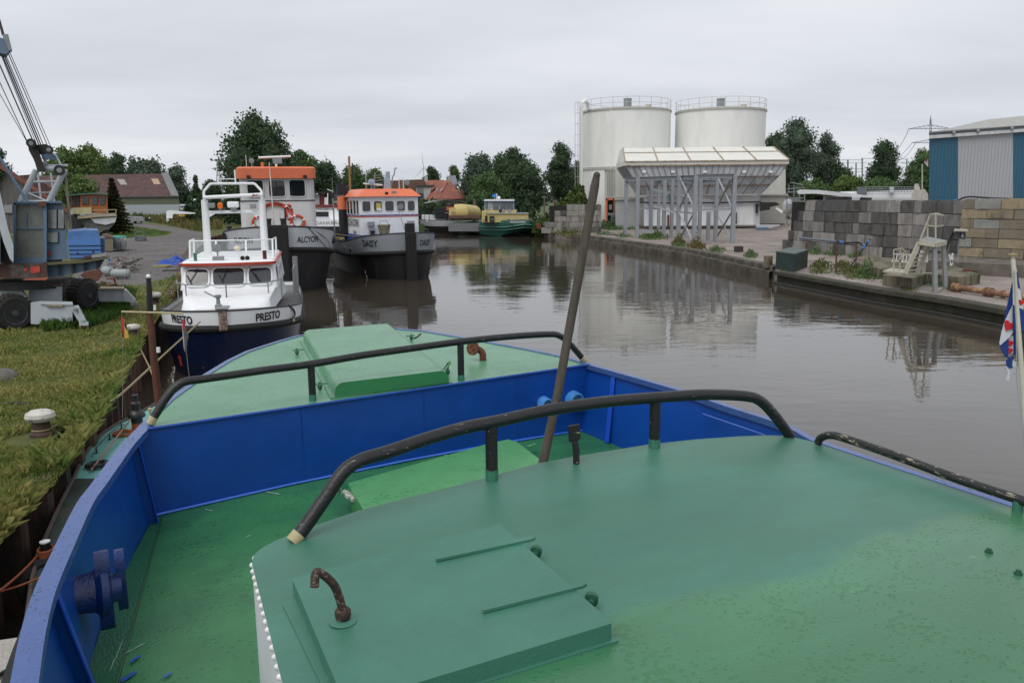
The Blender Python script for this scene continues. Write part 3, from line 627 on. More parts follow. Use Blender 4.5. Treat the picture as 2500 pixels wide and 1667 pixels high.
# roof hatch
zt=lambda p: zroof(p)+.085
h=[own(713,1411,zt),own(1220,1277,zt),own(1496,1520,zt),own(843,1719,zt)]
RH=MB(); RH.prism([p-Vector((0,0,.075)) for p in h],(0,0,.075),TEALD); rh=RH.obj('roof_hatch',OWN,bevel=.016)
cen=sum(h,Vector())/4; mb=MB(); hb=[cen+(p-cen)*1.035 for p in h]; hb[0]+=Vector((-.05,-.10,0))
mb.prism([Vector((p.x,p.y,zroof(p)-.01)) for p in hb],(0,0,.02),TEALD); mb.obj('hatch_coaming',rh,bevel=.008)
for (x0,y0,x1,y1,bx_,by_) in ((1063,1368,1296,1319,1308,1334),(1177,1493,1420,1433,1444,1448)):
    a=own(x0,y0,zt);b=own(x1,y1,zt); d=(b-a).normalized(); s_=Vector((-d.y,d.x,0)); mb=MB()
    mb.prism([a-s_*.014,a-s_*.0,a+d*.02+s_*.022,b+s_*.03,b+d*.03+s_*.0,b-s_*.014],(0,0,.014),TEALD); mb.obj('hinge_strap',rh,bevel=.006)
    c=own(bx_,by_,zt)-Vector((0,0,.03)); mb=MB(); mb.lathe([(.0,-.035),(.024,-.035),(.024,.02),(.016,.02),(.016,.045),(0,.046)],c,mat('hinge_green',(.018,.09,.05),.45,var=.3,sc=20,bump=.6),6,axis=(-.6,-.8,.0)); mb.lathe([(0,-.02),(.032,-.02),(.032,.012),(0,.013)],c,mat('hinge_green',(0,0,0)),14,axis=(-.6,-.8,0)); mb.obj('hinge_pin',rh,True,ang=30)
p=own(838,1516,zt); W=OWN.matrix_basis@p; mb=MB()
mb.lathe([(.062,0),(.062,.004),(.05,.012),(.0,.012)],p,TEALD,24); mb.obj('handle_plate',rh,True)
mb=MB(); mb.lathe([(.018,.0),(.03,.012),(.036,.03),(.036,.05),(.028,.062),(.0,.063)],p,RUSTH,18)
Y=W.y; pts=[p+Vector((0,0,.05)),ownY(831,1466,Y),ownY(818,1428,Y-.02),ownY(793,1404,Y-.05),ownY(770,1391,Y-.08),ownY(768,1433,Y-.1)]
mb.tube(fillet(pts,.035,5),[.019]*len(fillet(pts,.035,5)),RUSTH,12); mb.obj('latch_handle',rh,True)
# ridges and bolts on the roof
for x,y in ((2414,1348),(2486,1401)): mb=MB(); c=own(x,y,zroof); mb.lathe([(.02,0),(.02,.012),(.012,.013),(.012,.024),(0,.025)],c,mat('hinge_green',(0,0,0)),6); mb.obj('roof_bolt',OWN)
# deck hatch in front of the deckhouse
zh=ZD+.26
q=[own(849,1179,zh),own(1190,1083,zh),own(1240,1072,zh),own(1262,1078,zh),own(1322,1124,zh)]; dv=(q[4]-q[3]).normalized(); q5=q[4]+dv*.35; q6=own(889,1247,zh); q6=q[0]+(q6-q[0]).normalized()*.75
mb=MB(); mb.prism([Vector((p.x,p.y,ZD)) for p in (q[0],q[1],q[2],q[3],q[4],q5,q6)],(0,0,zh-ZD),GREENH); mh=mb.obj('deck_hatch',OWN,bevel=.012)
mb=MB(); a=own(831,1205,ZD+.2); mb.prism([a,a+Vector((.05,.03,0)),a+Vector((.13,-.2,-.02)),a+Vector((.05,-.22,-.02))],(0,0,.03),mat('chipped_white',(.5,.48,.45),.5,c2=(.03,.14,.06),c2at=.5,c2sc=14)); mb.obj('hatch_bracket',mh,bevel=.004)
mb=MB(); mb.lathe([(0,-.03),(.03,-.03),(.03,.02),(.017,.02),(.017,.04),(0,.041)],a+Vector((.0,.02,.03)),mat('green_nut',(0,0,0)),12,axis=(-.5,-.6,.5)); mb.obj('bracket_bolt',mh,True)
mb=MB(); c=own(1290,1090,ZD+.14); mb.bar(c,c+Vector((.12,.05,0)),.05,.02,GREENH); mb.obj('hatch_lug',mh,bevel=.006)
# wooden pole leaning behind the near rail
Wp=G(1327,1150,ZD+.1); mb=MB(); a=G(1322,1165,2.2); Ym=a.y
pts=[P(1318,1165,5.9),P(1362,960,6.0),P(1412,680,6.05),P(1452,455,6.1),P(1456,432,6.1)]
mb.tube([pts[0]]+pts,[.036,.036,.034,.034,.033,.026],mat('weathered_wood',(.075,.062,.048),.75,var=.35,sc=4,bump=.6,bsc=40,stretch=(6,6,.6)),14)
mb.ball(P(1457,428,6.1),.026,mat('weathered_wood',(0,0,0)),12,6)
solo(mb,'wooden_pole','tall grey brown wooden pole standing upright behind the black rail','pole',smooth=True)
# flagstaff and flag at the right edge
FY=5.0; mb=MB(); SW=mat('staff_white',(.6,.57,.48),.5,c2=(.25,.12,.05),c2at=.7,c2sc=20)
mb.tube([P(2473,632,FY),P(2486,800,FY),P(2502,1010,FY),P(2530,1330,FY)],[.013,.014,.016,.018],SW,10)
mb.lathe([(0,-.005),(.026,-.004),(.026,.006),(0,.01)],P(2473,622,FY),mat('brass_dull',(.3,.22,.1),.5),12); mb.rod(P(2473,632,FY),P(2473,620,FY),.008,SW)
mb.tube([P(2476,660,FY-.02),P(2481,800,FY-.02),P(2482,930,FY-.02),P(2498,1066,FY-.01),P(2508,1200,FY-.01)],.0025,mat('cord_grey',(.35,.34,.32),.8),5)
solo(mb,'flagstaff','thin white flagstaff with a rust spotted top at the right edge','flagstaff',smooth=True)
FB=mat('flag_blue',(.012,.045,.21),.85,var=.12,sc=20,bump=.2); FW=mat('flag_white',(.62,.62,.68),.85,var=.08,sc=20); FR=mat('flag_red',(.55,.02,.02),.85)
mb=MB(); 
def fl(pix,Y,m,Y2=None):
    n=len(pix); mb.prism([P(x,y,Y+(0 if Y2 is None else (Y2-Y)*i/n)) for i,(x,y) in enumerate(pix)],(0,.006,0),m)
fl([(2472,690),(2461,740),(2449,800),(2446,812),(2462,790),(2474,744),(2474,700)],FY+.03,FB)
fl([(2446,812),(2441,838),(2442,843),(2466,822),(2474,810),(2474,744),(2462,768),(2452,790)],FY+.022,FW)
fl([(2442,843),(2444,851),(2455,872),(2462,874),(2462,828),(2466,822),(2454,832)],FY+.03,FB)
fl([(2456,872),(2462,862),(2462,826),(2474,820),(2474,862),(2466,866)],FY+.045,FW)
fl([(2474,806),(2494,805),(2492,864),(2474,866)],FY+.06,FB)
fl([(2477,655),(2483,664),(2486,667),(2480,662)],FY+.01,FW); fl([(2475,655),(2480,648),(2484,664),(2477,660)],FY+.012,FW)
fl([(2475,660),(2484,664),(2491,705),(2474,698),(2474,670)],FY+.0,FB)
fl([(2474,698),(2491,708),(2498,755),(2490,752),(2474,744)],FY-.006,FW)
fl([(2474,744),(2492,753),(2506,766),(2510,806),(2474,806)],FY+.0,FB)
fl([(2462,874),(2474,868),(2476,878),(2474,896),(2466,900),(2458,893),(2457,882)],FY+.03,FB)
fl([(2474,878),(2482,884),(2484,892),(2476,898),(2472,893)],FY+.024,FW); fl([(2459,880),(2461,900),(2466,905),(2464,932),(2458,928),(2461,912),(2457,898)],FY+.034,FW)
def heart(cx,cy,s,Y,rot=0):
    pts=[]
    for k in range(24):
        t=2*PI*k/24; x=16*math.sin(t)**3; y=-(13*math.cos(t)-5*math.cos(2*t)-2*math.cos(3*t)-math.cos(4*t)); x*=s/17;y*=s/17
        pts.append((cx+x*math.cos(rot)-y*math.sin(rot)*1,cy+(x*math.sin(rot)+y*math.cos(rot))*1.15))
    fl(pts,Y,FR)
heart(2463,795,13,FY+.012,.5); heart(2467,838,8,FY+.036,.2); heart(2466,856,8,FY+.036,.2); heart(2494,738,7,FY-.012,.3)
solo(mb,'flag','blue and white striped flag with red heart leaves hanging limp from the staff','flag')
# ================================================================ moored vessels
GLS=mat('dark_glass',(.012,.016,.018),.06,var=.2,sc=1,bump=0,spec=.8)
GLS2=mat('pale_glass',(.10,.12,.13),.08,var=.3,sc=.8,bump=0,spec=.8)
CLEAR=mat('clear_glass',(.5,.55,.55),.05,var=.1,bump=0,alpha=.28)
BWH=mat('boat_white',(.80,.82,.83),.35,var=.07,sc=1.2,bump=.1,c2=(.42,.40,.36),c2at=.72,c2sc=2,stretch=(1,1,.35))
BGW=mat('boat_offwhite',(.58,.58,.58),.5,var=.1,sc=1.5,bump=.1,c2=(.30,.25,.2),c2at=.7,c2sc=2.,stretch=(1,1,.3))
BGREY=mat('boat_grey',(.27,.29,.32),.45,var=.12,sc=1.5,bump=.1,c2=(.12,.12,.12),c2at=.68,c2sc=1.6,stretch=(1,1,.3))
BLGR=mat('boat_light_grey',(.50,.52,.55),.45,var=.12,sc=1.5,bump=.1,c2=(.34,.32,.3),c2at=.68,c2sc=2,stretch=(1,1,.3))
HBLK=mat('hull_black',(.012,.012,.014),.5,var=.4,sc=2,bump=.3,c2=(.035,.03,.028),c2at=.6,c2sc=1.6,stretch=(1,1,.4))
RUB=mat('rubber',(.012,.012,.012),.8,var=.4,sc=8)
ORG=mat('orange_paint',(.72,.185,.09),.4,var=.1,sc=2,bump=.1,c2=(.6,.13,.05),c2at=.68,c2sc=2)
REDO=mat('red_orange',(.5,.06,.03),.4,var=.15,sc=4)
NAVY=mat('hull_navy',(.006,.013,.042),.22,var=.3,sc=1.5,bump=.05)
GALV=mat('galvanised',(.27,.28,.29),.5,metal=.3,var=.2,sc=6)
DECKG=mat('deck_grey',(.16,.155,.145),.8,var=.3,sc=4,bump=.4)
LET=mat('letter_black',(.012,.012,.014),.5); LETW=mat('letter_white',(.6,.6,.6),.5)
TAN=mat('rope_tan',(.28,.22,.12),.9,var=.3,sc=30,bump=.5,bsc=80)
LIFE=mat('lifebuoy_orange',(.55,.07,.03),.6,var=.1)
class Hull:
    """x forward, stem at x=0; zt(q) deck height, q 0 at the stem to 1 at the stern"""
    def __init__(s,Ln,B,zt,Lb,n=2.0,m_=2.0,wl=.8,rake=.6,zb=-.6,stern=.85,bow=.0,pw=.8):
        s.L=Ln;s.B=B;s.zt=zt;s.Lb=Lb;s.n=n;s.m_=m_;s.wl=wl;s.rake=rake;s.zb=zb;s.stern=stern;s.bow=bow;s.pw=pw
        s.q=[(i/26)**1.7 for i in range(27)]
    def half(s,d):
        if d<s.Lb: h=(1-((s.Lb-d)/s.Lb)**s.n)**(1/s.m_)
        else: h=1-(1-s.stern)*((d-s.Lb)/(s.L-s.Lb))**2
        return s.B/2*(s.bow+(1-s.bow)*h)
    def pt(s,q,k,side,off=0.):
        xo=-s.rake*(1-k)**1.4; h=s.half(q*s.L)*(s.wl+(1-s.wl)*k**s.pw); z=s.zb+(s.zt(q)-s.zb)*k
        return Vector((xo-q*(s.L-s.rake*(1-k)),side*(h+off),z))
    def z2k(s,q,z): return (z-s.zb)/(s.zt(q)-s.zb)
    def shell(s,bands,parent,name='hull'):
        """bands: list of (k0,k1,material); k may be a function of q"""
        mb=MB()
        for k0,k1,m in bands:
            f0=k0 if callable(k0) else (lambda q,k=k0:k); f1=k1 if callable(k1) else (lambda q,k=k1:k)
            for side in (1,-1):
                rows=[[s.pt(q,f0(q)+(f1(q)-f0(q))*j/4,side) for q in s.q] for j in range(5)]
                mb.grid(rows,m,side<0)
            st=[s.pt(1,f0(1)+(f1(1)-f0(1))*j/4,1) for j in range(5)]; sb=[s.pt(1,f0(1)+(f1(1)-f0(1))*j/4,-1) for j in range(5)]
            mb.grid([st,sb],m)
            if s.bow>0:
                st=[s.pt(0,f0(0)+(f1(0)-f0(0))*j/4,1) for j in range(5)]; sb=[s.pt(0,f0(0)+(f1(0)-f0(0))*j/4,-1) for j in range(5)]
                mb.grid([sb,st],m)
        return mb.obj(name,parent,True,ang=50)
    def belt(s,k,r,m,parent,name='rubbing_strake',off=0.,q1=1.):
        f=k if callable(k) else (lambda q:k); qs=[q for q in s.q if q<=q1]
        mb=MB(); pts=[s.pt(q,f(q),1,off) for q in qs[::-1]]+[s.pt(q,f(q),-1,off) for q in qs[1:]]
        mb.tube(pts,r,m,8,closed=(q1>=1)); return mb.obj(name,parent,True)
    def deck(s,k,m,parent,name='deck'):
        f=k if callable(k) else (lambda q:k); mb=MB(); mb.grid([[s.pt(q,f(q),1,-.01) for q in s.q],[s.pt(q,f(q),-1,-.01) for q in s.q]],m,True); return mb.obj(name,parent)
    def letter(s,txt,h,dist,z,side,m,mb,w=1.,bold=.02):
        # arclength along the side measured from the stem at height z
        acc=[0];pts=[s.pt(q,min(1,s.z2k(q,z)),side,.012) for q in s.q]
        for a,b in zip(pts[:-1],pts[1:]): acc.append(acc[-1]+(b-a).xy.length)
        def fn(x,y):
            L_=dist-x*(-1 if side<0 else 1)*(1) if side>0 else dist-x
            L_=dist+(-x if side<0 else x)
            # reading direction: port side (+y) letters run towards the stern when seen from outside
            L_=max(0,min(acc[-1]-.01,L_)); i=max(j for j in range(len(acc)-1) if acc[j]<=L_+1e-9); t=(L_-acc[i])/(acc[i+1]-acc[i]+1e-9)
            q=s.q[i]+(s.q[i+1]-s.q[i])*t; return s.pt(q,min(1.0,s.z2k(q,z+y)),side,.018)
        return letters(mb,txt,h,fn,m,w,bold)
def windows(mb_f,face,wins,frame_m,parent,glass=GLS,fr=.05,name='window',depth=.03,rnd=.12):
    """face: fn(u,v,d)->point (u across, v up, d outwards); wins: (u0,v0,u1,v1)"""
    for (u0,v0,u1,v1) in wins:
        r=min(rnd,(u1-u0)*.3,(v1-v0)*.3)
        def loop(e,n=3):
            o=[]
            for cx,cy,a0 in ((u1-r,v0+r,-PI/2),(u1-r,v1-r,0),(u0+r,v1-r,PI/2),(u0+r,v0+r,PI)):
                for k in range(n+1): a=a0+PI/2*k/n; o.append((cx+(r+e)*math.cos(a),cy+(r+e)*math.sin(a)))
            return o
        a=loop(fr);b=loop(0); n=len(a); mb=MB()
        A=[face(u,v,.0) for u,v in a];A2=[face(u,v,depth) for u,v in a];B2=[face(u,v,depth) for u,v in b];B1=[face(u,v,.008) for u,v in b]
        mb.add(A+A2+B2+B1,[(i,(i+1)%n,n+(i+1)%n,n+i) for i in range(n)]+[(n+i,n+(i+1)%n,2*n+(i+1)%n,2*n+i) for i in range(n)]+[(2*n+i,2*n+(i+1)%n,3*n+(i+1)%n,3*n+i) for i in range(n)],frame_m)
        w=mb.obj(name,parent,False); g=MB(); g.poly(B1,glass); g.obj('pane',w)
def fx(x,y0=0,z0=0,s=1):   # face looking to +x (u to +y)
    return lambda u,v,d: Vector((x+d,y0+u*s,z0+v))
def fy(y,side=1):          # face looking to side
    return lambda u,v,d: Vector((u,y+side*d,v))
def lamp(mb,c,r,axis=(1,0,0),m=None): mb.lathe([(0,-.12),(r*.7,-.1),(r,0),(r*.95,.03),(0,.035)],c,m or GALV,12,axis=axis)
def ringbuoy(parent,c,r,axis):
    q=Vector((0,0,1)).rotation_difference(Vector(axis)); mb=MB(); pts=[Vector(c)+q@Vector((r*math.cos(2*PI*i/24),r*math.sin(2*PI*i/24),0)) for i in range(24)]
    mb.tube(pts,r*.2,LIFE,8,closed=True); o=mb.obj('lifebuoy',parent,True)
    for k in range(4):
        a=2*PI*k/4+.4; mb=MB(); mb.tube([Vector(c)+q@Vector((r*math.cos(a+t),r*math.sin(a+t),0)) for t in (-.12,0,.12)],r*.215,BWH,8); mb.obj('white_band',o,True)
# ---------------------------------------------------------------- PRESTO, white pilot boat nose-on
st=P(545,790,22.3); PR=thing('pilot_boat','white pilot boat with dark blue hull and tall white radar arch, bow towards us','boat',(st.x,st.y,0),math.atan2(-1,.24))
pr=Hull(11,4.15,lambda q:2.02-.28*min(1,q*3.)+.0*q,3.4,2.3,1.75,.84,.5,-.5,.85,pw=.9)
sk=lambda q:.80-.01*min(1,q*4)
pr.shell([(0,sk,NAVY),(sk,1,BWH)],PR)
pr.belt(sk,.10,RUB,PR,off=.05); pr.belt(1,.025,LET,PR,'gunwale',off=0); pr.deck(.93,DECKG,PR)
mb=MB(); pr.letter('PRESTO',.24,1.35,1.62,1,LET,mb,.85,.03); mb.obj('name_lettering',PR)
mb=MB(); pr.letter('PRESTO',.24,1.35,1.62,-1,LET,mb,.85,.03); mb.obj('name_lettering',PR)
mb=MB(); mb.box((-.02,0,1.78),(.16,.22,.62),mat('stem_rusty',(.3,.28,.25),.6,c2=(.12,.06,.03),c2at=.5,c2sc=6)); mb.box((-.12,0,2.09),(.5,.34,.05),GALV); mb.obj('stem_roller',PR,bevel=.02)
# cabin trunk and wheelhouse as stacked sections
def loft(secs,m,parent,name,cap=True,ang=40):
    """secs: (z, xf, xb, half width front, half width back, corner radius, bow of the front face)"""
    mb=MB(); rows=[]
    for z,xf,xb,hf,hb,r,bow in secs:
        o=[(xb,hb)]; 
        for k in range(7): a=PI/2*k/6; o.append((xf-r+r*math.sin(a),hf-r+r*math.cos(a)))
        for k in range(1,6): t=k/6; y=(hf-r)*(1-2*t); o.append((xf+bow*(1-(2*t-1)**2),y))
        for k in range(7): a=PI/2*k/6; o.append((xf-r+r*math.cos(a),-(hf-r+r*math.sin(a))))
        o.append((xb,-hb)); rows.append([Vector((x,y,z)) for x,y in o])
    mb.grid([r+r[:1] for r in rows],m,True)
    if cap: mb.poly(rows[-1][::-1],m)
    return mb.obj(name,parent,True,ang=ang)
loft([(1.80,-.75,-6.5,1.25,1.5,.45,.15),(2.0,-.8,-6.5,1.22,1.5,.45,.15),(2.15,-1.05,-6.5,1.2,1.42,.4,.12),(2.40,-2.3,-6.5,1.36,1.42,.25,.12)],BWH,PR,'cabin_trunk')
loft([(2.38,-2.3,-7.2,1.40,1.45,.12,.14),(3.10,-2.62,-7.2,1.33,1.36,.12,.12)],BWH,PR,'wheelhouse')
def wf_(u,v,d): # raked wheelhouse front
    t=(v-2.38)/.72; h=.14*(1-(u/1.4)**2)
    return Vector((-2.3-.32*t+h*.98+d+.012,u,v))
windows(None,wf_,[(-1.22,2.52,-.58,2.98),(-.44,2.50,.44,3.0),(.58,2.52,1.22,2.98)],BWH,PR,mat('wind_glass',(.035,.04,.045),.08,var=.3,bump=0,spec=.8),.045)
for s_ in (1,-1): windows(None,lambda u,v,d,s_=s_:Vector((u,s_*(1.40+d),v)),[(-4.0,2.55,-3.0,2.95),(-5.6,2.55,-4.4,2.95)],BWH,PR,GLS,.04)
for y,a in ((-1.0,.35),(-.12,.25),(.75,-.35)): mb=MB(); mb.rod(wf_(y+a*.4,3.0,.05),wf_(y-a*.3,2.62,.05),.012,LET); mb.rod(wf_(y-a*.3-.08,2.82,.06),wf_(y-a*.3+.06,2.56,.06),.015,LET); mb.obj('wiper',PR)
loft([(3.10,-2.28,-7.4,1.38,1.38,.16,.16),(3.17,-2.26,-7.4,1.40,1.40,.16,.16)],REDO,PR,'roof_edge'); loft([(3.165,-2.36,-7.3,1.33,1.33,.16,.14),(3.22,-2.45,-7.3,1.28,1.3,.16,.12)],BWH,PR,'roof')
# roof fittings
mb=MB(); mb.rod((-3.5,.2,3.2),(-3.5,.2,3.5),.02,BWH); mb.ball((-3.5,.2,3.52),.11,mat('cream_dome',(.6,.55,.4),.4),12,6,.75); mb.obj('antenna_dome',PR,True)
mb=MB(); mb.rod((-3.1,-.35,3.2),(-3.1,-.35,3.48),.02,GALV); lamp(mb,(-3.05,-.35,3.56),.13,(1,0,0)); mb.obj('searchlight',PR,True)
mb=MB(); mb.rod((-2.7,-.95,3.2),(-2.7,-.95,3.45),.05,mat('lamp_green',(.05,.15,.1),.4)); mb.obj('navigation_light',PR,True)
mb=MB(); mb.rod((-2.75,1.05,3.2),(-2.75,1.05,3.48),.06,mat('lamp_red',(.12,.01,.012),.3)); mb.obj('navigation_light',PR,True)
mb=MB(); mb.box((-2.75,-.3,3.26),(.25,.32,.16),GALV); mb.obj('deck_box',PR,bevel=.02)
for y in (.42,.56): mb=MB(); lamp(mb,(-2.5,y,3.28),.07,(1,0,0),mat('horn_dark',(.03,.025,.02),.3,metal=.5)); mb.obj('horn',PR,True)
# flybridge screen
sy=[(-3.1,-1.2),(-3.0,-.4),(-3.0,.4),(-3.1,1.2)]
fr=[Vector((-5.2,-1.3,0)),Vector((-3.9,-1.25,0)),Vector((-3.7,-.45,0)),Vector((-3.7,.45,0)),Vector((-3.9,1.25,0)),Vector((-5.2,1.3,0))]
mb=MB(); lo=[p+Vector((.12,0,3.22)) for p in fr]; hi=[p+Vector((-.12,0,3.76)) for p in fr]; mb.grid([lo,hi],CLEAR); sg=mb.obj('wind_screen',PR)
mb=MB(); mb.tube(hi,.022,BWH,6); mb.tube(lo,.02,BWH,6)
for a,b in zip(lo,hi): mb.rod(a,b,.03,BWH)
mb.obj('screen_frame',sg,True)
# radar arch
for y in (-.92,.92):
    mb=MB(); mb.tube([(-5.55,y*1.0,3.2),(-5.6,y*.99,4.5),(-5.6,y*.99,5.02)],[.125,.115,.11],BWH,16); mb.obj('arch_leg',PR,True)
mb=MB(); mb.rod((-5.6,-.92,4.62),(-5.6,.92,4.62),.05,BWH,12); mb.box((-5.6,-.75,4.55),(.05,.25,.12),BWH,0,.5); mb.box((-5.6,.75,4.55),(.05,.25,.12),BWH,0,-.5); mb.obj('arch_crossbar',PR,True)
mb=MB(); mb.tube(fillet([(-5.6,-.92,4.95),(-5.65,-.92,5.3),(-5.7,-.7,5.55),(-5.7,.7,5.55),(-5.65,.92,5.3),(-5.6,.92,4.95)],.06),.042,BWH,10); mb.obj('arch_top_tube',PR,True)
mb=MB(); mb.rod((-5.45,-.92,5.1),(-5.45,.95,5.18),.06,BWH,12); mb.obj('radar_scanner',PR,True)
mb=MB(); letters(mb,'JRC',.11,lambda x,y:Vector((-5.37,.72+x,5.09+y)),mat('letter_red',(.3,.02,.02),.5),1.2,.03); mb.obj('radar_lettering',PR)
mb=MB(); mb.box((-5.45,.0,4.86),(.34,.36,.2),BWH); mb.box((-5.45,0,4.72),(.2,.2,.16),GALV); mb.obj('radar_base',PR,bevel=.04)
mb=MB(); mb.rod((-5.5,-.42,4.68),(-5.5,-.42,4.74),.05,GALV); mb.lathe([(.085,0),(.085,.15),(.04,.2),(0,.2)],(-5.5,-.42,4.74),mat('beacon_orange',(.7,.15,.01),.25),14); mb.obj('orange_beacon',PR,True)
mb=MB(); mb.box((-5.5,-.68,4.84),(.15,.2,.16),GALV); mb.obj('floodlight',PR,bevel=.02); mb=MB(); mb.box((-5.5,.62,4.8),(.12,.2,.16),GALV); mb.obj('floodlight',PR,bevel=.02)
mb=MB(); mb.rod((-5.7,-.45,5.55),(-5.7,-.45,5.75),.03,BWH); mb.rod((-5.7,.1,5.55),(-5.7,.1,6.0),.025,BWH); mb.rod((-5.7,-.45,5.7),(-5.7,.1,5.7),.015,BWH); mb.obj('antenna',PR,True)
# bow rails
for s_ in (1,-1):
    mb=MB(); top=[(-.9,0,2.72),(-1.15,s_*.6,2.72),(-1.6,s_*1.25,2.72),(-3.6,s_*1.75,2.74)]
    top=[(-1.35,0,2.60),(-1.55,s_*.9,2.60),(-2.1,s_*1.42,2.62),(-2.6,s_*1.5,2.66)]
    mb.tube(spline(top,5),.02,GALV,6)
    for p in (top[0],(-1.75,s_*1.15,2.61),top[3]): mb.rod(p,(p[0],p[1],2.0),.018,GALV)
    mb.obj('bow_rail',PR,True)
mb=MB()
for x in (-4.4,-5.0,-5.6,-6.2): mb.rod((x,1.82,1.75),(x,1.82,2.75),.022,GALV)
mb.rod((-4.4,1.82,2.75),(-6.2,1.82,2.75),.022,GALV); mb.rod((-4.4,1.82,2.3),(-6.2,1.82,2.3),.018,GALV); mb.obj('side_gate',PR,True)
mb=MB(); mb.rod((-6.9,1.85,1.7),(-6.9,1.85,3.0),.09,GALV,12); mb.obj('side_post',PR,True)
mb=MB(); mb.lathe([(.1,0),(.1,.12),(.06,.14),(.05,.3),(.09,.34),(.09,.4),(0,.4)],(-.55,-.15,2.0),GALV,12); mb.rod((-.55,-.15,2.3),(-.6,-.5,2.5),.02,GALV); mb.obj('anchor_winch',PR,True)
mb=MB(); mb.tube(spline([pr.pt(.13,1,1)+Vector((0,0,.02)),pr.pt(.15,.95,1,.04),pr.pt(.16,.88,1,.06),pr.pt(.13,.83,1,.12)],5),.028,LET,7); mb.ball(pr.pt(.135,.81,1,.13),.07,TAN,8,6); mb.obj('hanging_fender_line',PR,True)
mb=MB(); a=pr.pt(.03,.30,1,.02); mb.prism([pr.pt(.10,.33,-1,.01),pr.pt(.10,.46,-1,.012),pr.pt(.02,.34,-1,.02)],(.0,-.01,0),REDO); mb.obj('red_hull_mark',PR)
mb=MB(); mb.bar(pr.pt(.03,.25,1,.03),pr.pt(.03,.52,1,.03),.03,.02,mat('draught_blue',(.03,.1,.5),.4)); mb.obj('draught_mark',PR)
# ---------------------------------------------------------------- tug hull helper
def pushpost(root,x,w,d,z0,z1,m=RUB,name='push_post'):
    mb=MB(); mb.box((x,0,(z0+z1)/2),(d,w,z1-z0),m); 
    for s_ in (-1,1): mb.box((x+d*.5-.02,s_*w*.36,(z0+z1)/2-.05),(.12,w*.2,z1-z0-.12),m)
    return mb.obj(name,root,bevel=.03)
# ALCYON
c=G(684,716,0); AL=thing('push_tug','big tug with orange roofed white wheelhouse and wide black push post at its stem','tug',(c.x,c.y,0),math.atan2(-1,.235))
al=Hull(16,6.2,lambda q:3.6-.75*min(1,q*2.4)**.9,4.2,2.5,2.0,.72,.5,-.7,.9,pw=.8)
ska=lambda q:al.z2k(q,2.35-.55*min(1,q*2.6))
al.shell([(0,ska,HBLK),(ska,1,BLGR)],AL); al.belt(ska,.13,RUB,AL,off=.06); al.belt(1,.04,LET,AL,'gunwale'); al.deck(lambda q:al.z2k(q,al.zt(q)-.75),DECKG,AL)
mb=MB(); al.letter('ALCYON',.34,1.72,2.68,1,LET,mb,.74,.015); mb.obj('name_lettering',AL)
mb=MB(); al.letter('ALCYON',.34,2.0,2.68,-1,LET,mb,.74,.015); mb.obj('name_lettering',AL)
pushpost(AL,.38,1.22,.7,-.3,3.68)
mb=MB(); 
for y in (-.38,.38): mb.lathe([(.14,0),(.14,.3),(.17,.3),(.17,.4),(0,.4)],(.1,y,3.62),LET,12)
mb.obj('post_bollard',AL,True)
mb=MB(); mb.tube([(.1,-.5,3.5),(.0,-.5,4.6),(.1,-.4,4.7)],.04,LET); mb.tube([(.1,.5,3.5),(0,.5,4.5),(.1,.62,4.62),(.1,.7,4.5)],.05,LET); mb.obj('bow_stanchion',AL,True)
for (q_,s_) in ((.20,1),(.21,-1)):
    mb=MB(); p=al.pt(q_,al.z2k(q_,2.65),s_,.02); mb.lathe([(.0,.0),(.17,.0),(.2,.03),(.14,.05)],p,LET,14,axis=(.75,s_*.6,0)); mb.obj('hawse_hole',AL,True)
loft([(2.5,-3.6,-8,2.12,2.1,.35,.05),(4.93,-3.65,-8,2.10,2.1,.35,.05)],BGW,AL,'deckhouse')
loft([(4.93,-3.62,-7.4,2.12,2.1,.3,.05),(4.98,-3.60,-7.4,2.14,2.1,.3,.05)],LET,AL,'ledge_line')
loft([(4.97,-3.65,-7.3,2.06,2.0,.3,.05),(6.3,-3.55,-7.3,2.06,2.0,.3,.05)],BGW,AL,'wheelhouse')
loft([(6.2,-3.35,-7.6,2.18,2.15,.35,.08),(6.78,-3.3,-7.6,2.2,2.15,.35,.08),(6.86,-3.4,-7.5,2.05,2.05,.3,.08)],ORG,AL,'roof')
AW=lambda u,v,d: Vector((-3.65+.1*(v-4.97)/1.33+.02+d+.05*(1-(u/2)**2),u,v))
windows(None,AW,[(-1.62,5.2,-.76,6.1),(-.44,5.2,.44,6.1),(.70,5.2,1.56,6.1)],BGW,AL,GLS,.05)
for s_ in (1,-1): windows(None,lambda u,v,d,s_=s_:Vector((u,s_*(2.05+d),v)),[(-4.9,5.2,-4.1,6.1),(-6.2,5.2,-5.2,6.1)],BGW,AL,GLS,.05)
for y in (-1.45,1.42):
    mb=MB(); mb.lathe([(.0,0),(.2,0),(.2,.04),(0,.04)],(-3.56,y*.74,3.75),GLS,16,axis=(1,0,0)); mb.lathe([(.2,0),(.25,0),(.25,.05),(.2,.05)],(-3.56,y*.74,3.75),BWH,16,axis=(1,0,0)); mb.obj('porthole',AL,True)
    ringbuoy(AL,(-3.45,y*.74,3.72),.37,(1,0,0))
ringbuoy(AL,(-2.6,.62,4.3),.4,(.4,1,0))
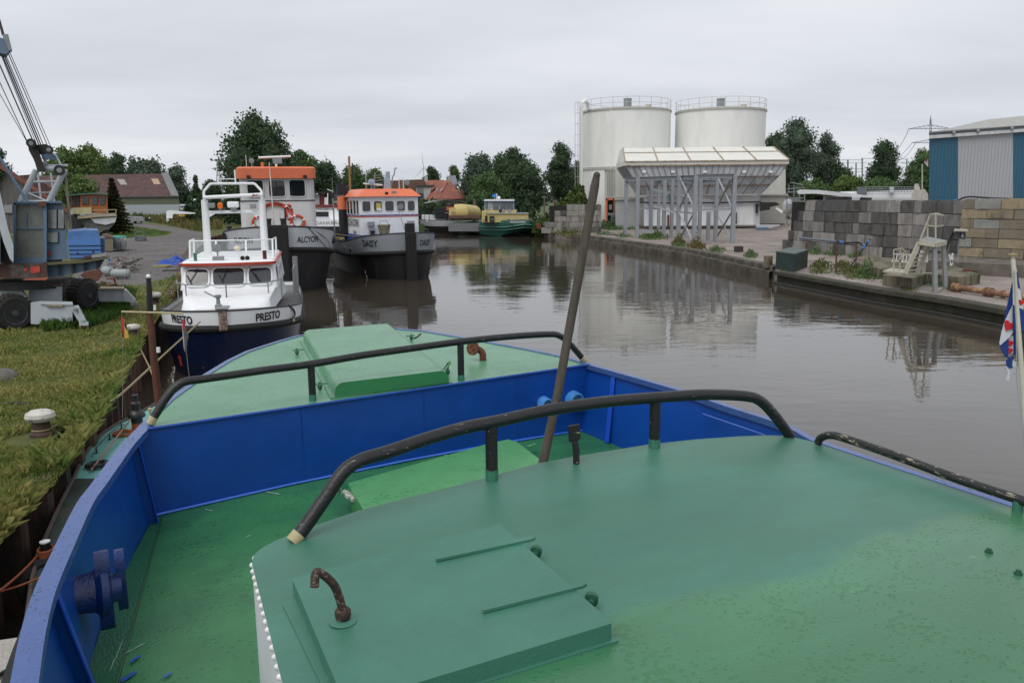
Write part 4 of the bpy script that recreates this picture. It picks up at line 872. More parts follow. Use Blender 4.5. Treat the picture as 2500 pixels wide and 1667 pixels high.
# arched name board
mb=MB(); 
def arc(u,v): a=u/.95; return Vector((-3.5,.0+(.95+v)*math.sin(a)-.18,3.72+(.95+v)*math.cos(a)))
mb.grid([[arc(-.62+1.24*i/12,0) for i in range(13)],[arc(-.62+1.24*i/12,.22) for i in range(13)]],REDO)
for s_ in (-1,1): mb.add([arc(s_*.62,.05),arc(s_*.95,-.02)+Vector((.0,0,0)),arc(s_*.86,.1),arc(s_*.95,.24),arc(s_*.62,.2)],[(0,1,2,3,4)],REDO)
nb_=mb.obj('arched_name_board',AL,solid=.02); mb=MB(); letters(mb,'ALCYON',.16,lambda x,y:arc(x,y+.03)+Vector((.02,0,0)),LET,.95,.03); mb.obj('board_lettering',nb_)
# roof gear
mb=MB(); mb.rod((-4.4,.0,6.85),(-4.4,0,7.2),.07,BWH); mb.box((-4.4,0,7.28),(.25,.35,.2),GALV); mb.obj('radar_base',AL,bevel=.02)
mb=MB(); mb.rod((-4.2,-.95,7.4),(-4.2,.85,7.48),.06,BWH,8); mb.obj('radar_scanner',AL,True)
mb=MB(); mb.rod((-3.6,-1.3,6.85),(-3.6,-1.3,7.1),.03,GALV); lamp(mb,(-3.55,-1.3,7.2),.15); mb.obj('searchlight',AL,True)
mb=MB(); mb.box((-3.4,.12,7.2),(.25,.5,.35),GALV); mb.obj('floodlight',AL,bevel=.02)
mb=MB(); mb.lathe([(.09,0),(.09,.24),(0,.26)],(-3.6,-.72,6.86),mat('beacon_orange',(.7,.15,.01),.25),12); mb.obj('orange_beacon',AL,True)
for y in (-1.5,1.6): mb=MB(); mb.box((-3.25,y,6.3),(.16,.2,.18),LET); mb.obj('floodlight',AL,bevel=.02)
mb=MB(); mb.tube([(-.1,-.12,3.4),(-.5,-.16,5.5),(-1.0,-.22,7.0)],[.035,.03,.02],mat('pole_white_rust',(.55,.5,.45),.5,c2=(.3,.12,.05),c2at=.62,c2sc=8)); mb.obj('jack_pole',AL,True)
mb=MB(); mb.rod((-5,-1.7,6.85),(-5,-1.7,7.6),.015,BWH,5); mb.obj('antenna',AL)
mb=MB(); mb.tube(spline([al.pt(.03,1.0,1,.05),al.pt(.08,.8,1,.1),al.pt(.16,.68,1,.1),al.pt(.24,.74,1,.12)],6),.02,LET,6); mb.tube(spline([al.pt(.03,1,1,.03),al.pt(.1,.86,1,.1),al.pt(.19,.66,1,.1)],6),.015,LET,6); mb.obj('hanging_hose',AL,True)
for s_ in (-1,):
    mb=MB(); mb.box((-2.6,-2.75,2.95),(.9,.5,.5),LET); mb.lathe([(.12,0),(.1,.5),(.16,.5),(.16,.6),(0,.6)],(-2.0,-2.6,3.0),LET,10); mb.obj('deck_winch',AL,True)
mb=MB(); mb.box((-2.9,2.55,2.95),(.6,.5,.35),LET); mb.obj('deck_box',AL,bevel=.03)
# ---------------------------------------------------------------- DAISY
c=G(1003,684,0); DA=thing('harbour_tug','grey and black tug with white wheelhouse under a flat orange roof','tug',(c.x,c.y,0),math.atan2(-.91,.41))
da=Hull(12.5,5.1,lambda q:2.92-.75*min(1,q*1.8),3.6,2.3,2.0,.75,.45,-.6,.9,pw=.8)
skd=lambda q:da.z2k(q,1.72-.42*min(1,q*2.0))
da.shell([(0,skd,HBLK),(skd,1,BGREY)],DA); da.belt(skd,.13,RUB,DA,off=.05); da.belt(1,.035,LET,DA,'gunwale'); da.deck(lambda q:da.z2k(q,da.zt(q)-.8),mat('deck_blue',(.02,.06,.25),.5),DA)
mb=MB(); da.letter('DAISY',.42,2.75,2.05,-1,LET,mb,.95,.02); mb.obj('name_lettering',DA)
mb=MB(); da.letter('DAISY',.38,1.22,2.08,1,LET,mb,.72,.015); mb.obj('name_lettering',DA)
pushpost(DA,.25,.58,.5,-.2,2.95); mb=MB(); mb.box((.1,0,3.2),(.5,.5,.6),RUB); mb.obj('stem_bollard',DA,bevel=.02)
for q_,s_,w in ((.42,-1,.5),(.56,-1,.28)):
    mb=MB(); pts=[]
    for du,dz in ((-1,-.12),(1,-.12),(1,.16),(-1,.16)):
        q2=q_-du*w/2/12.; pts.append(da.pt(q2,da.z2k(q2,1.62+dz),s_,.05))
    mb.prism(pts,(0,-.03,0),mat('freeing_port',(.09,.025,.01),.6,c2=(.01,.01,.01),c2at=.45,c2sc=5)); mb.tube(pts,.03,BGREY,6,closed=True); mb.obj('freeing_port',DA)
for s_,q_ in ((-1,.2),(1,.09)):
    mb=MB()
    for k in range(4):
        a=da.pt(q_-.002*k,da.z2k(q_,.62-.15*k),s_,.09); b=da.pt(q_-.002*k,da.z2k(q_,.49-.15*k),s_,.09); mb.bar(a,b,.13,.02,(mat('mark_red',(.35,.02,.02),.5),BWH)[k%2],up=(s_*0,1,0))
    mb.obj('draught_marks',DA)
loft([(2.0,-4.2,-8.6,1.98,1.9,.05,.0),(5.2,-4.2,-8.6,1.98,1.9,.05,.0)],BWH,DA,'wheelhouse')
mb=MB(); mb.box((-4.19,0,2.3),(.03,3.95,.75),mat('band_blue',(.015,.07,.33),.45)); mb.box((-6.4,-1.985,2.3),(4.4,.02,.75),mat('band_blue',(0,0,0))); mb.obj('blue_band',DA)
mb=MB(); mb.box((-4.187,0,3.86),(.012,3.97,.07),REDO); mb.box((-4.187,0,3.95),(.012,3.97,.06),mat('band_blue',(0,0,0))); mb.box((-6.4,-1.987,3.86),(4.4,.012,.07),REDO); mb.box((-6.4,-1.987,3.95),(4.4,.012,.06),mat('band_blue',(0,0,0))); mb.obj('trim_stripes',DA)
mb=MB(); zz=5.15
o=[Vector(p) for p in ((-3.95,-2.2,zz),(-3.95,2.15,zz),(-8.8,2.15,zz),(-8.8,-2.2,zz))]; t_=[Vector(p) for p in ((-4.5,-1.55,zz+.5),(-4.5,1.6,zz+.5),(-8.4,1.6,zz+.5),(-8.4,-1.55,zz+.5))]
mb.add(o+t_,[(3,2,1,0),(4,5,6,7),(0,1,5,4),(1,2,6,5),(2,3,7,6),(3,0,4,7)],ORG); mb.obj('roof',DA)
DW=lambda u,v,d: Vector((-4.195+d,u,v))
windows(None,DW,[(-1.82,4.2,-1.28,4.85),(-1.06,4.2,-.52,4.85),(-.30,4.2,.28,4.85),(.50,4.2,1.05,4.85),(1.24,4.2,1.72,4.85)],BWH,DA,GLS,.035)
windows(None,lambda u,v,d:Vector((u,-1.97-d,v)),[(-5.1,4.0,-4.5,4.9),(-6.0,4.0,-5.3,4.9),(-6.9,4.0,-6.2,4.9),(-7.8,4.0,-7.1,4.9)],BWH,DA,GLS,.03)
mb=MB(); mb.box((-4.17,-.75,4.5),(.012,.3,.45),mat('yellow_note',(.6,.5,.12),.6)); mb.box((-4.165,-.72,4.32),(.012,.3,.16),BWH); mb.obj('window_poster',DA)
mb=MB(); mb.lathe([(.14,0),(.2,0),(.2,.02),(.14,.02)],(-4.16,.75,4.5),GALV,18,axis=(1,0,0)); mb.obj('clear_view_ring',DA,True)
mb=MB(); letters(mb,'KOEHOORN',.5,lambda x,y:Vector((-6.3+x,-1.992,3.2+y)),LET,.8,.01); mb.obj('company_lettering',DA)
mb=MB(); letters(mb,'02326463',.22,lambda x,y:Vector((-5.9+x,-1.992,2.72+y)),LET,.8,.01); mb.obj('number_lettering',DA)
for y in (-1.35,1.35): mb=MB(); mb.box((-3.95,y,2.9),(.24,.28,.9),BGREY); mb.box((-3.95,y,3.4),(.34,.42,.3),BGREY); mb.obj('air_vent',DA,bevel=.02)
mb=MB(); mb.lathe([(.3,0),(.42,.55),(.46,.55),(.46,.6),(.4,.6),(.34,.1),(0,.1)],(-3.2,-.7,2.75),mat('basket_cream',(.42,.38,.22),.7,c2=(.06,.05,.04),c2at=.5,c2sc=7,stretch=(1,1,4)),14); mb.tube([(-3.2,-1.05,3.3),(-3.2,-.9,3.6),(-3.2,-.55,3.62),(-3.2,-.35,3.3)],.02,GALV); mb.obj('deck_basket',DA,True)
mb=MB(); mb.tube([(-.4,-.1,2.9),(-.9,-.35,4.2),(-1.3,-.5,5.1)],[.03,.025,.015],GALV); mb.obj('jack_pole',DA,True)
mb=MB()
for x,y in ((-2.2,-1.7),(-2.4,-1.7),(-2.3,1.9),(-2.5,1.9)): mb.lathe([(.13,0),(.11,.35),(.15,.36),(.15,.42),(0,.42)],(x,y,2.6),LET,10)
mb.obj('mooring_bitts',DA,True)
mb=MB(); zr=5.65; mb.rod((-5.0,-.95,zr),(-5.0,-.95,zr+.4),.05,LBLUE); mb.lathe([(.0,-.15),(.2,-.05),(.2,.12),(0,.16)],(-5,-.95,zr+.45),mat('lamp_blue',(.35,.45,.55),.4),12,axis=(1,0,0)); mb.obj('searchlight',DA,True)
mb=MB(); mb.rod((-4.9,1.45,zr-.1),(-4.9,1.45,zr+.35),.06,LET); lamp(mb,(-4.85,1.45,zr+.42),.2,(1,0,0)); mb.obj('searchlight',DA,True)
mb=MB(); mb.rod((-5,-1.5,zr+.35),(-5,-.2,zr+.25),.045,BWH); mb.obj('radar_scanner',DA,True)
mb=MB(); mb.prism([(-5.6,.1,zr),(-5.6,.55,zr),(-5.6,.5,zr+1.15),(-5.6,.3,zr+1.15)],(-.3,0,0),mat('mast_pale_blue',(.3,.38,.45),.5)); mb.obj('mast_bracket',DA)
mb=MB()
for k in range(5): mb.rod((-6,-.55+.0*k,zr+.15+.18*k),(-6,.15,zr+.25+.18*k),.02,GALV)
mb.rod((-6,-.5,zr),(-6,-.4,zr+1.1),.03,GALV); mb.rod((-6,.1,zr),(-6,.0,zr+1.2),.03,LET); mb.tube([(-5.8,.6,zr),(-5.8,.75,zr+.8),(-5.9,.9,zr+1.0),(-5.9,.95,zr+1.35),(-5.9,1.1,zr+1.4)],.05,GALV); mb.obj('folded_mast',DA,True)
mb=MB(); mb.tube([(-5.7,1.15,zr-.1),(-5.7,1.15,zr+.75),(-5.7,1.45,zr+.75),(-5.7,1.45,zr-.1)],.025,BWH,closed=True)
for k in range(4): mb.rod((-5.7,1.15,zr+.1+.17*k),(-5.7,1.45,zr+.1+.17*k),.012,GALV)
mb.obj('grille_frame',DA)
mb=MB(); mb.rod((-5.3,-1.25,zr-.2),(-5.3,-1.2,zr+1.3),.012,BWH,5); mb.rod((-6,.98,zr+1.3),(-6,.98,zr+1.8),.012,BWH,5); mb.obj('antenna',DA)
mb=MB(); mb.lathe([(.30,0),(.30,2.3)],(-8.2,-2.2,2.0),LET,16); mb.lathe([(.34,2.3),(.34,3.2),(.0,3.2)],(-8.2,-2.2,2.0),ORG,16); mb.lathe([(.39,0),(.4,.75),(0,.76)],(-8.2,-2.2,5.3),LET,16); mb.obj('funnel',DA,True)
mb=MB(); mb.box((-3.7,0.2,5.42),(.18,.32,.16),GALV); mb.box((-3.72,-.3,5.35),(.16,.2,.18),LET); mb.obj('floodlight',DA,bevel=.02)
mb=MB(); p=P(818,588,54.5); q=DA.matrix_basis.inverted()@p; mb.rod((q.x,q.y,q.z),q+Vector((0,0,3.3)),.045,GALV); mb.rod(q+Vector((0,0,3.3)),q+Vector((0,0,4.1)),.015,GALV); mb.bar(q+Vector((0,0,3.2)),q+Vector((0.0,-.35,3.35)),.06,.05,BWH); mb.box(q+Vector((0,0,2.95)),(.15,.15,.3),LET); mb.obj('lamp_mast',DA,True)
mb=MB(); q2=q+Vector((.3,.2,0)); mb.tube(coil(q2+Vector((0,0,.02)),.5,6,.05,seed=4,squash=.6),.035,TAN,5); mb.v=[DA.matrix_basis@p for p in mb.v]; solo(mb,'rope_heap','heap of tan rope on the side deck of the harbour tug','rope')
# ---------------------------------------------------------------- white ship behind (NIEUWEGEIN / DANKBAAR)
Y=76; c=P(790,560,Y); DK=thing('river_barge','white sterned river barge with red deck and wheelhouse, glimpsed between the two orange roofed tugs','ship',(c.x,Y,0),0)
L_=lambda x,y,d=0.: P(x,y,Y+d)-Vector((c.x,Y,0))
def lb(mb,x0,y0,x1,y1,d,t,m): mb.prism([L_(x0,y1,d),L_(x1,y1,d),L_(x1,y0,d),L_(x0,y0,d)],(0,t,0),m)
mb=MB(); lb(mb,752,552,905,600,0,6,HBLK); lb(mb,748,536,905,553,-.15,6.3,BWH); mb.obj('hull',DK,bevel=.05)
mb=MB(); letters(mb,'DANKBAAR',.27,lambda x,y:L_(806,548,-.17)+Vector((x,0,y)),mat('letter_grey',(.2,.2,.2),.6),1.3,.0); mb.obj('name_lettering',DK)
mb=MB(); lb(mb,756,506,900,537,.8,5,BWH); dk=mb.obj('deckhouse',DK,bevel=.05); mb=MB(); letters(mb,'NIEUWEGEIN N',.2,lambda x,y:L_(785,514,.78)+Vector((x,0,y)),LET,1.1,.01); letters(mb,'N 05',.3,lambda x,y:L_(834,515,.78)+Vector((x,0,y)),LET,1.,.02); mb.obj('port_lettering',dk)
mb=MB(); lb(mb,771,517,802,529,.76,.1,LET); mb.obj('window',dk); mb=MB(); lb(mb,771,530,802,536,.6,.15,LBLUE if 0 else BLGR); mb.obj('window_guard',dk)
mb=MB(); lb(mb,754,500,900,507,.7,5.2,mat('barge_red',(.16,.025,.02),.6)); lb(mb,766,475,780,500,1.5,1.,mat('shade_white',(.4,.4,.42),.6)); lb(mb,782,474,790,500,1.4,1.,mat('barge_red',(0,0,0))); lb(mb,792,482,800,500,1.3,.3,BWH); mb.obj('deck_gear',DK)
mb=MB(); lb(mb,752,468,836,472,1,3,LET); lb(mb,806,470,808,500,1,.1,LET); lb(mb,799,470,801,500,1,.1,BWH); lb(mb,756,472,758,500,1,.1,LET); 
mb.obj('awning_frame',DK)
mb=MB(); lb(mb,811,474,828,496,1.2,1.5,mat('barge_grey_house',(.25,.26,.26),.6)); lb(mb,813,477,826,489,1.15,.1,GLS); mb.obj('steering_house',DK)
# ---------------------------------------------------------------- grey-white stern ship (FRANEKER)
c=G(1090,574,0)+Vector((0,6,0)); FR_=thing('spits_barge','dark and white barge stern with a curved awning and black deck clutter','ship',(c.x,c.y,0),math.atan2(.9,.28)+PI)
fr_=Hull(20,5.6,lambda q:1.9,4.0,2.0,2.0,.55,1.2,-.5,1.,pw=.7)
# stern towards us: use the round end as the stern
fr_.shell([(0,.62,HBLK),(.62,.96,BLGR),(.96,1,mat('edge_dark_green',(.02,.05,.04),.5))],FR_); fr_.deck(.9,DECKG,FR_)
FR_.matrix_basis=Matrix.Translation(c)@Matrix.Rotation(math.atan2(-.95,.30),4,'Z')
mb=MB(); fr_.letter('FRANEKER',.32,1.6,1.28,1,LET,mb,1.1,.0); mb.obj('port_lettering',FR_)
mb=MB(); mb.box((-4.8,-.9,2.1),(4,3.6,.95),BWH); mb.obj('aft_cabin',FR_,bevel=.08)
mb=MB(); mb.box((-3.4,.1,2.55),(2.6,3.3,.9),mat('tarpaulin_black',(.025,.025,.03),.6,var=.4,bump=2,bsc=4)); mb.box((-3.0,.0,3.2),(2.0,2.9,.9),mat('tarpaulin_black',(0,0,0))); mb.obj('covered_deck_gear',FR_,bevel=.15)
mb=MB(); mb.box((-1.95,.6,3.55),(.06,1.1,.55),ORG); mb.obj('orange_panel',FR_)
mb=MB(); rows=[[Vector((x,-3.0+5.9*i/10,4.3+.45*math.sin(PI*i/10))) for i in range(11)] for x in (-1.2,-4.5)]; mb.grid(rows,mat('awning_grey',(.19,.19,.18),.8)); mb.obj('awning',FR_,solid=.05)
mb=MB()
for x,y in ((-1.3,-2.7),(-1.3,2.6),(-4.3,-2.7),(-4.3,2.6)): mb.rod((x,y,1.8),(x,y,4.4),.05,LET)
mb.obj('awning_posts',FR_)
mb=MB(); mb.lathe([(.25,0),(.5,.25),(.1,.5),(0,.5)],(-1.9,.4,3.9),GALV,10); mb.obj('deck_lamp',FR_,True)
mb=MB()
for y in (-.2,.9): mb.lathe([(.2,0),(.16,.8),(.26,.85),(.26,1.0),(0,1.0)],(-.9,y,1.8),LET,10); mb.box((-.9,y,2.9),(.45,.45,.1),GALV)
mb.obj('mooring_bitts',FR_,True)
# ---------------------------------------------------------------- green and yellow ship
Y=106; c=P(1262,578,Y); HA=thing('motor_barge','green hulled motor barge with yellow deckhouse and white framed wheelhouse','ship',(c.x,Y,0),0)
GRN=mat('barge_green',(.012,.085,.06),.4,var=.2,sc=1.5); YEL=mat('barge_yellow',(.52,.42,.16),.5,var=.12,sc=1.5)
LH=lambda x,y,d=0.: P(x,y,Y+d)-Vector((c.x,Y,0))
# hull: transom (right) and side going away to the left
top=[(1118,541,16),(1150,541,9),(1185,541,4),(1235,537.5,.8),(1280,536,0),(1297,538,.6),(1305,544,4)]
bot=[(1118,560,15),(1150,568,9),(1185,573,4.5),(1220,578,2),(1262,566,1.4),(1290,566,1.6),(1303,570,4)]
mb=MB(); T=[LH(*t) for t in top]; mid_r=[LH(t[0],t[1]+ (b[1]-t[1])*.42,t[2]-.25) for t,b in zip(top,bot)]; Bt=[LH(*t) for t in bot]; WL=[Vector((p.x,p.y+1.0,-.4)) for p in Bt]
mb.grid([T,mid_r,Bt],GRN,True); mb.grid([Bt,WL],mat('barge_bottom',(.01,.02,.018),.5),True); mb.grid([T,[Vector((p.x,p.y+ 6,p.z)) for p in T]],DECKG)
mb.obj('hull',HA,True,ang=60)
mb=MB(); mb.tube([p-Vector((0,.1,0)) for p in mid_r],.09,mat('strake_pale',(.08,.17,.14),.5),6); mb.tube([p-Vector((0,.1,.35)) for p in mid_r],.05,mat('strake_pale',(0,0,0)),6); mb.obj('rubbing_strake',HA,True)
mb=MB(); letters(mb,'HARLINGEN',.26,lambda x,y:LH(1264,544.5,-.12)+Vector((x,0,y)),LETW,1.05,.02); mb.obj('port_lettering',HA)
def hb2(name,rects,par=HA,bev=.03):
    mb=MB()
    for (x0,y0,x1,y1,d,t,m) in rects: mb.prism([LH(x0,y1,d),LH(x1,y1,d),LH(x1,y0,d),LH(x0,y0,d)],(0,t,0),m)
    return mb.obj(name,par,bevel=bev)
dh2=hb2('deckhouse',[(1186,522,1290,543,1.5,4,YEL),(1176,515,1187,543,2.5,3,YEL),(1184,514,1260,523,3,3,YEL),(1186,520.5,1291,522.5,1.35,4.3,BGREY)])
hb2('window',[(1184,527,1190,542,1.4,.2,LET)],dh2); hb2('window',[(1195,527.5,1207,542,1.4,.2,mat('olive_glass',(.03,.035,.01),.2))],dh2)
wh=hb2('wheelhouse',[(1183,489,1255,515,3.5,3,mat('wheelhouse_white',(.55,.56,.57),.5))]); hb2('roof',[(1182,487,1256,491,3.2,3.6,BWH),(1182,491,1256,492.6,3.15,3.7,mat('trim_blue',(.02,.05,.15),.5))],wh)
for (a,b) in ((1203,1218),(1221,1236),(1238,1253)): hb2('window',[(a,494,b,512,3.35,.16,GLS2)],wh,.02)
hb2('door',[(1191,494,1198,520,3.3,.2,BGREY)],wh); hb2('window',[(1184.5,493,1190,511,3.35,.16,GLS2)],wh,.02)
hb2('funnel',[(1206,478,1209,487,4,.4,GALV),(1202,474.5,1212,481,3.9,.6,mat('hood_blue',(.03,.25,.7),.4))]); 
mb=MB(); mb.ball(LH(1218,483,4),.22,BWH); mb.obj('antenna_dome',HA,True); mb=MB(); mb.rod(LH(1213,487,4),LH(1213,473,4),.06,BWH); mb.obj('mast',HA)
for x in (1222,1229,1244,1258): 
    mb=MB(); mb.lathe([(0,-.1),(.22,-.08),(.24,.05),(0,.08)],LH(x,515,1.9 if x<1250 else 3.4),(GALV,GALV,LET,GALV)[(x//7)%4],12,axis=(0,-1,0)); mb.obj('fender_float',HA,True)
mb=MB()
rl=[LH(1170,537,3),LH(1210,536,.6),LH(1240,533,.2),LH(1262,531,0),LH(1285,531,0),LH(1300,535,1.5)]
mb.tube(rl,.035,GALV,5)
for p in rl: mb.rod(p,p-Vector((0,0,.5)),.03,GALV,5)
mb.obj('rail',HA)
mb=MB(); a=LH(1241,535,-.1); mb.tube(sag(a,LH(1304,568,1),1.2),.04,LET,5); mb.obj('hose_line',HA)
# yellow barge with curved hatches further left
Y=112; c=P(1120,533,Y); YB=thing('yellow_barge','yellow tank barge with rounded end, lying beyond the green barge','barge',(c.x,Y,0),0)
LY=lambda x,y,d=0.: P(x,y,Y+d)-Vector((c.x,Y,0))
mb=MB(); mb.prism([LY(1095,545),LY(1172,545),LY(1172,565),LY(1095,565)],(0,5,0),mat('barge_grey_hull',(.16,.17,.18),.6)); mb.obj('hull',YB); 
mb=MB(); a=LY(1126,518,2);b=LY(1158,520,6); mb.tube([a+Vector((-.9,0,0)),a,b],[1.05,1.12,1.05],YEL,16); mb.obj('rounded_tank',YB,True)
mb=MB()
for (x0,y0,x1,y1,d,t,m) in ((1096,508,1112,529,1,2,YEL),(1130,507,1158,528,4,2,YEL),(1102,517,1111,531,.9,.2,mat('door_tan',(.3,.2,.08),.7)),(1149,513,1160,519,3.9,.1,LET),(1095,526,1172,533,.5,2.5,mat('rust_deck',(.12,.06,.05),.8))): mb.prism([LY(x0,y1,d),LY(x1,y1,d),LY(x1,y0,d),LY(x0,y0,d)],(0,t,0),m)
mb.obj('deck_blocks',YB,bevel=.1)
# mooring piles in the basin
PILE=mat('pile_wood',(.13,.11,.09),.85,var=.4,sc=2,bump=.6)
for x,yt,yb,Y,r,lab in ((1159,485,552,119,.19,'grey wooden mooring pile between the two barges'),(1157,522,541,117,.14,'rusty mooring pile leaning on the grey pile')):
    a=P(x,yb,Y); b=P(x-.5,yt,Y); mb=MB(); mb.rod(Vector((a.x,Y,-1)),b,r,PILE if x==1159 else RUST,10); solo(mb,'mooring_pile',lab,'mooring pile','mooring piles',smooth=True)
for x,yt,yb,Y,lab in ((1329,478,528,114,'pair of thin wooden posts right of the green barge, the taller one'),(1354,488,520,116,'pair of thin wooden posts right of the green barge, the shorter one')):
    a=P(x,yb,Y); b=P(x,yt,Y); mb=MB(); mb.rod(Vector((a.x,Y,.2)),b,.13 if Y<105 else .09,PILE,8); mb.bar(b+Vector((-.28,0,-.2)),b+Vector((.28,0,-.2)),.1,.3,PILE); solo(mb,'mooring_pile',lab,'mooring pile','mooring piles',smooth=True)
# black fender post by the grass bank side of Presto : Alcyon's post already stands behind it
# ================================================================ left bank
SP=mat('sheet_pile_rust',(.11,.055,.035),.85,var=.5,sc=1.5,bump=1.5,bsc=12,c2=(.02,.017,.013),c2at=.5,c2sc=1.2,stretch=(1,1,.35))
CAPC=mat('bank_cap',(.11,.10,.065),.9,var=.4,sc=2,bump=1,c2=(.05,.03,.02),c2at=.55,c2sc=1.5)
def resample(pts,step):
    o=[pts[0].copy()];acc=0
    for a,b in zip(pts[:-1],pts[1:]):
        L_=(b-a).length;n=max(1,int(L_/step))
        for i in range(1,n+1): o.append(a.lerp(b,i/n))
    return o
EP=resample([Vector((p.x,p.y,0)) for p in EL],.25)
nrm=[]
for i,p in enumerate(EP):
    t=(EP[min(i+2,len(EP)-1)]-EP[max(i-2,0)]).normalized(); nrm.append(Vector((t.y,-t.x,0)))
ZZ=[-.30,-.30,-.02,-.02]
zz=[p+n*ZZ[i%4] for i,(p,n) in enumerate(zip(EP,nrm))]
mb=MB(); mb.grid([[Vector((p.x,p.y,1.12)) for p in zz],[Vector((p.x,p.y,-1)) for p in zz]],SP,True); 
rb_=[(-.25,1.31),(-.25,1.33),(.40,1.33),(.42,1.29),(.40,1.10),(.36,1.09)]
sw=tag(MB().obj('x'),'') if 0 else thing('sheet_pile_wall','rusty corrugated sheet pile wall along the grassy left bank','quay wall',(EL[0].x,EL[0].y,0))
mb.W=sw.matrix_basis.inverted(); mb.v=[mb.W@p for p in mb.v]; mb.obj('piling',sw)
mb=MB(sw,True); zo=[p+n*(k+.02) for p,n,k in zip(EP,nrm,[ZZ[i%4] for i in range(len(EP))])]; mb.grid([[Vector((p.x-n.x*.32,p.y-n.y*.32,1.312)) for p,n in zip(EP,nrm)],[Vector((p.x,p.y,1.325)) for p in zo]],CAPC); mb.grid([[Vector((p.x,p.y,1.325)) for p in zo],[Vector((p.x,p.y,1.20)) for p in zo]],RUST,True); mb.obj('capping_beam',sw)
def edge_x(y):
    for a,b in zip(EL[:-1],EL[1:]):
        if a.y<=y<=b.y: return a.x+(b.x-a.x)*(y-a.y)/(b.y-a.y)
    return EL[0].x
# grass: blades that thin out with distance
M_BL=leaf_mat('grass_blade',(.065,.15,.022),(.42,.36,.13),.5)
def in_poly(x,y,poly):
    c=False;n=len(poly)
    for i in range(n):
        a,b=poly[i],poly[i-1]
        if (a.y>y)!=(b.y>y) and x<(b.x-a.x)*(y-a.y)/(b.y-a.y)+a.x: c=not c
    return c
def blades(name,pts,hts,wid,m,label='short grass',z=HL,lay=.6,seed=1):
    rs=np.random.RandomState(seed); n=len(pts); P_=np.array(pts); h=np.array(hts); w=np.array(wid)
    # wind-laid tufts: the lean direction changes slowly over the ground
    ph=np.sin(P_[:,0]*1.9+np.sin(P_[:,1]*1.3)*2)+np.cos(P_[:,1]*2.3+P_[:,0]); a=ph*2.2+rs.normal(size=n)*1.7
    ln=h*lay*(.4+1.2*rs.rand(n)); d=np.stack([np.cos(a)*ln,np.sin(a)*ln],1)
    t=rs.rand(n)*6.28; s=np.stack([np.cos(t)*w,np.sin(t)*w],1)
    hh=h*(.5+.8*rs.rand(n)); V=np.zeros((n,4,3))
    V[:,0,:2]=P_-s; V[:,1,:2]=P_+s; V[:,0,2]=V[:,1,2]=z-.01
    V[:,2,:2]=P_+d*.45+s*.7; V[:,2,2]=z+hh*.7; V[:,3,:2]=P_+d*1.15; V[:,3,2]=z+hh*(.75+.3*rs.rand(n))
    me=bpy.data.meshes.new(name); me.vertices.add(n*4); me.vertices.foreach_set('co',V.astype(np.float32).ravel())
    me.loops.add(n*4); me.loops.foreach_set('vertex_index',np.arange(n*4,dtype=np.int32)); me.polygons.add(n); me.polygons.foreach_set('loop_start',np.arange(0,n*4,4,dtype=np.int32)); me.update(calc_edges=True)
    me.materials.append(m); o=bpy.data.objects.new(name,me); col.objects.link(o); tag(o,label,'grass',kind='stuff'); return o
rs=np.random.RandomState(5); pts=[];hh=[];ww=[]
yp=[Vector((p.x,p.y,0)) for p in yard]
N_=240000; u=rs.rand(N_); Y0,Y1=5.,46.; ys=1/(1/Y0+(1/Y1-1/Y0)*u); xr=rs.rand(N_)
BPOS=[(lambda q:(q.x+.1,q.y-.25))(G(a_,b_,HL)) for a_,b_ in ((103,1062),(378,745),(327,822))]
clump=lambda x,y: .5+.5*math.sin(x*1.7+math.sin(y*2.1)*1.5)*math.cos(y*1.3+x*.6)
for y,r in zip(ys,xr):
    ex=edge_x(y); wdt_=4+y*.42; x=ex+.12-r*wdt_
    if in_poly(x,y,yp) or any((x-bx)**2+(y-by)**2<.30 for bx,by in BPOS): continue
    c=clump(x,y); far=min(1,y/30)
    k=1.35 if (y<13 and ex-x<1.3) else 1
    pts.append((x,y)); hh.append((.03+.075*c)*(1+.5*far)*k); ww.append(.0014+.0005*y)
for _ in range(9000):   # long stems spilling over the edge
    u=rs.rand(); y=1/(1/5.+(1/30.-1/5.)*u); x=edge_x(y)-rs.rand()**1.5*.5+.1
    if clump(x*2,y*1.5)>.35 and not any((x-bx)**2+(y-by)**2<.2 for bx,by in BPOS): pts.append((x,y)); hh.append(.15+.13*rs.rand()); ww.append(.0022+.0004*y)
blades('grass',pts,hh,ww,M_BL,'tussocky green and straw coloured grass on the left bank')
# strip of tall rough grass across the yard, and the lawn patches
def patch(px,n,h,w,m,label,z=HL,seed=2,name='tall_grass'):
    poly=[G(x,y,z) for x,y in px]; x0=min(p.x for p in poly);x1=max(p.x for p in poly);y0=min(p.y for p in poly);y1=max(p.y for p in poly)
    q=random.Random(seed); o=[];hs=[]
    while len(o)<n:
        x=q.uniform(x0,x1); u=q.random(); y=1/(1/y0+(1/y1-1/y0)*u)
        if in_poly(x,y,poly): o.append((x,y)); hs.append(h*(.5+.8*clump(x*.4,y*.4)))
    return blades(name,o,hs,[w]*len(o),m,label,z,.35,seed)
M_TALL=leaf_mat('tall_grass_mat',(.07,.10,.025),(.24,.19,.075),.3)
M_LAWN=leaf_mat('lawn_mat',(.07,.15,.025),(.12,.19,.04),.4)
patch([(355,541),(425,553),(480,566),(545,560),(545,528),(430,519),(372,522)],5000,1.0,.05,M_TALL,'yellowing tall grass strip beyond the gravel yard')
patch([(262,590),(285,553),(330,554),(372,561),(418,567),(412,573),(380,577),(330,579)],4000,.16,.03,M_LAWN,'bright green lawn patch by the gravel yard',seed=3,name='lawn')
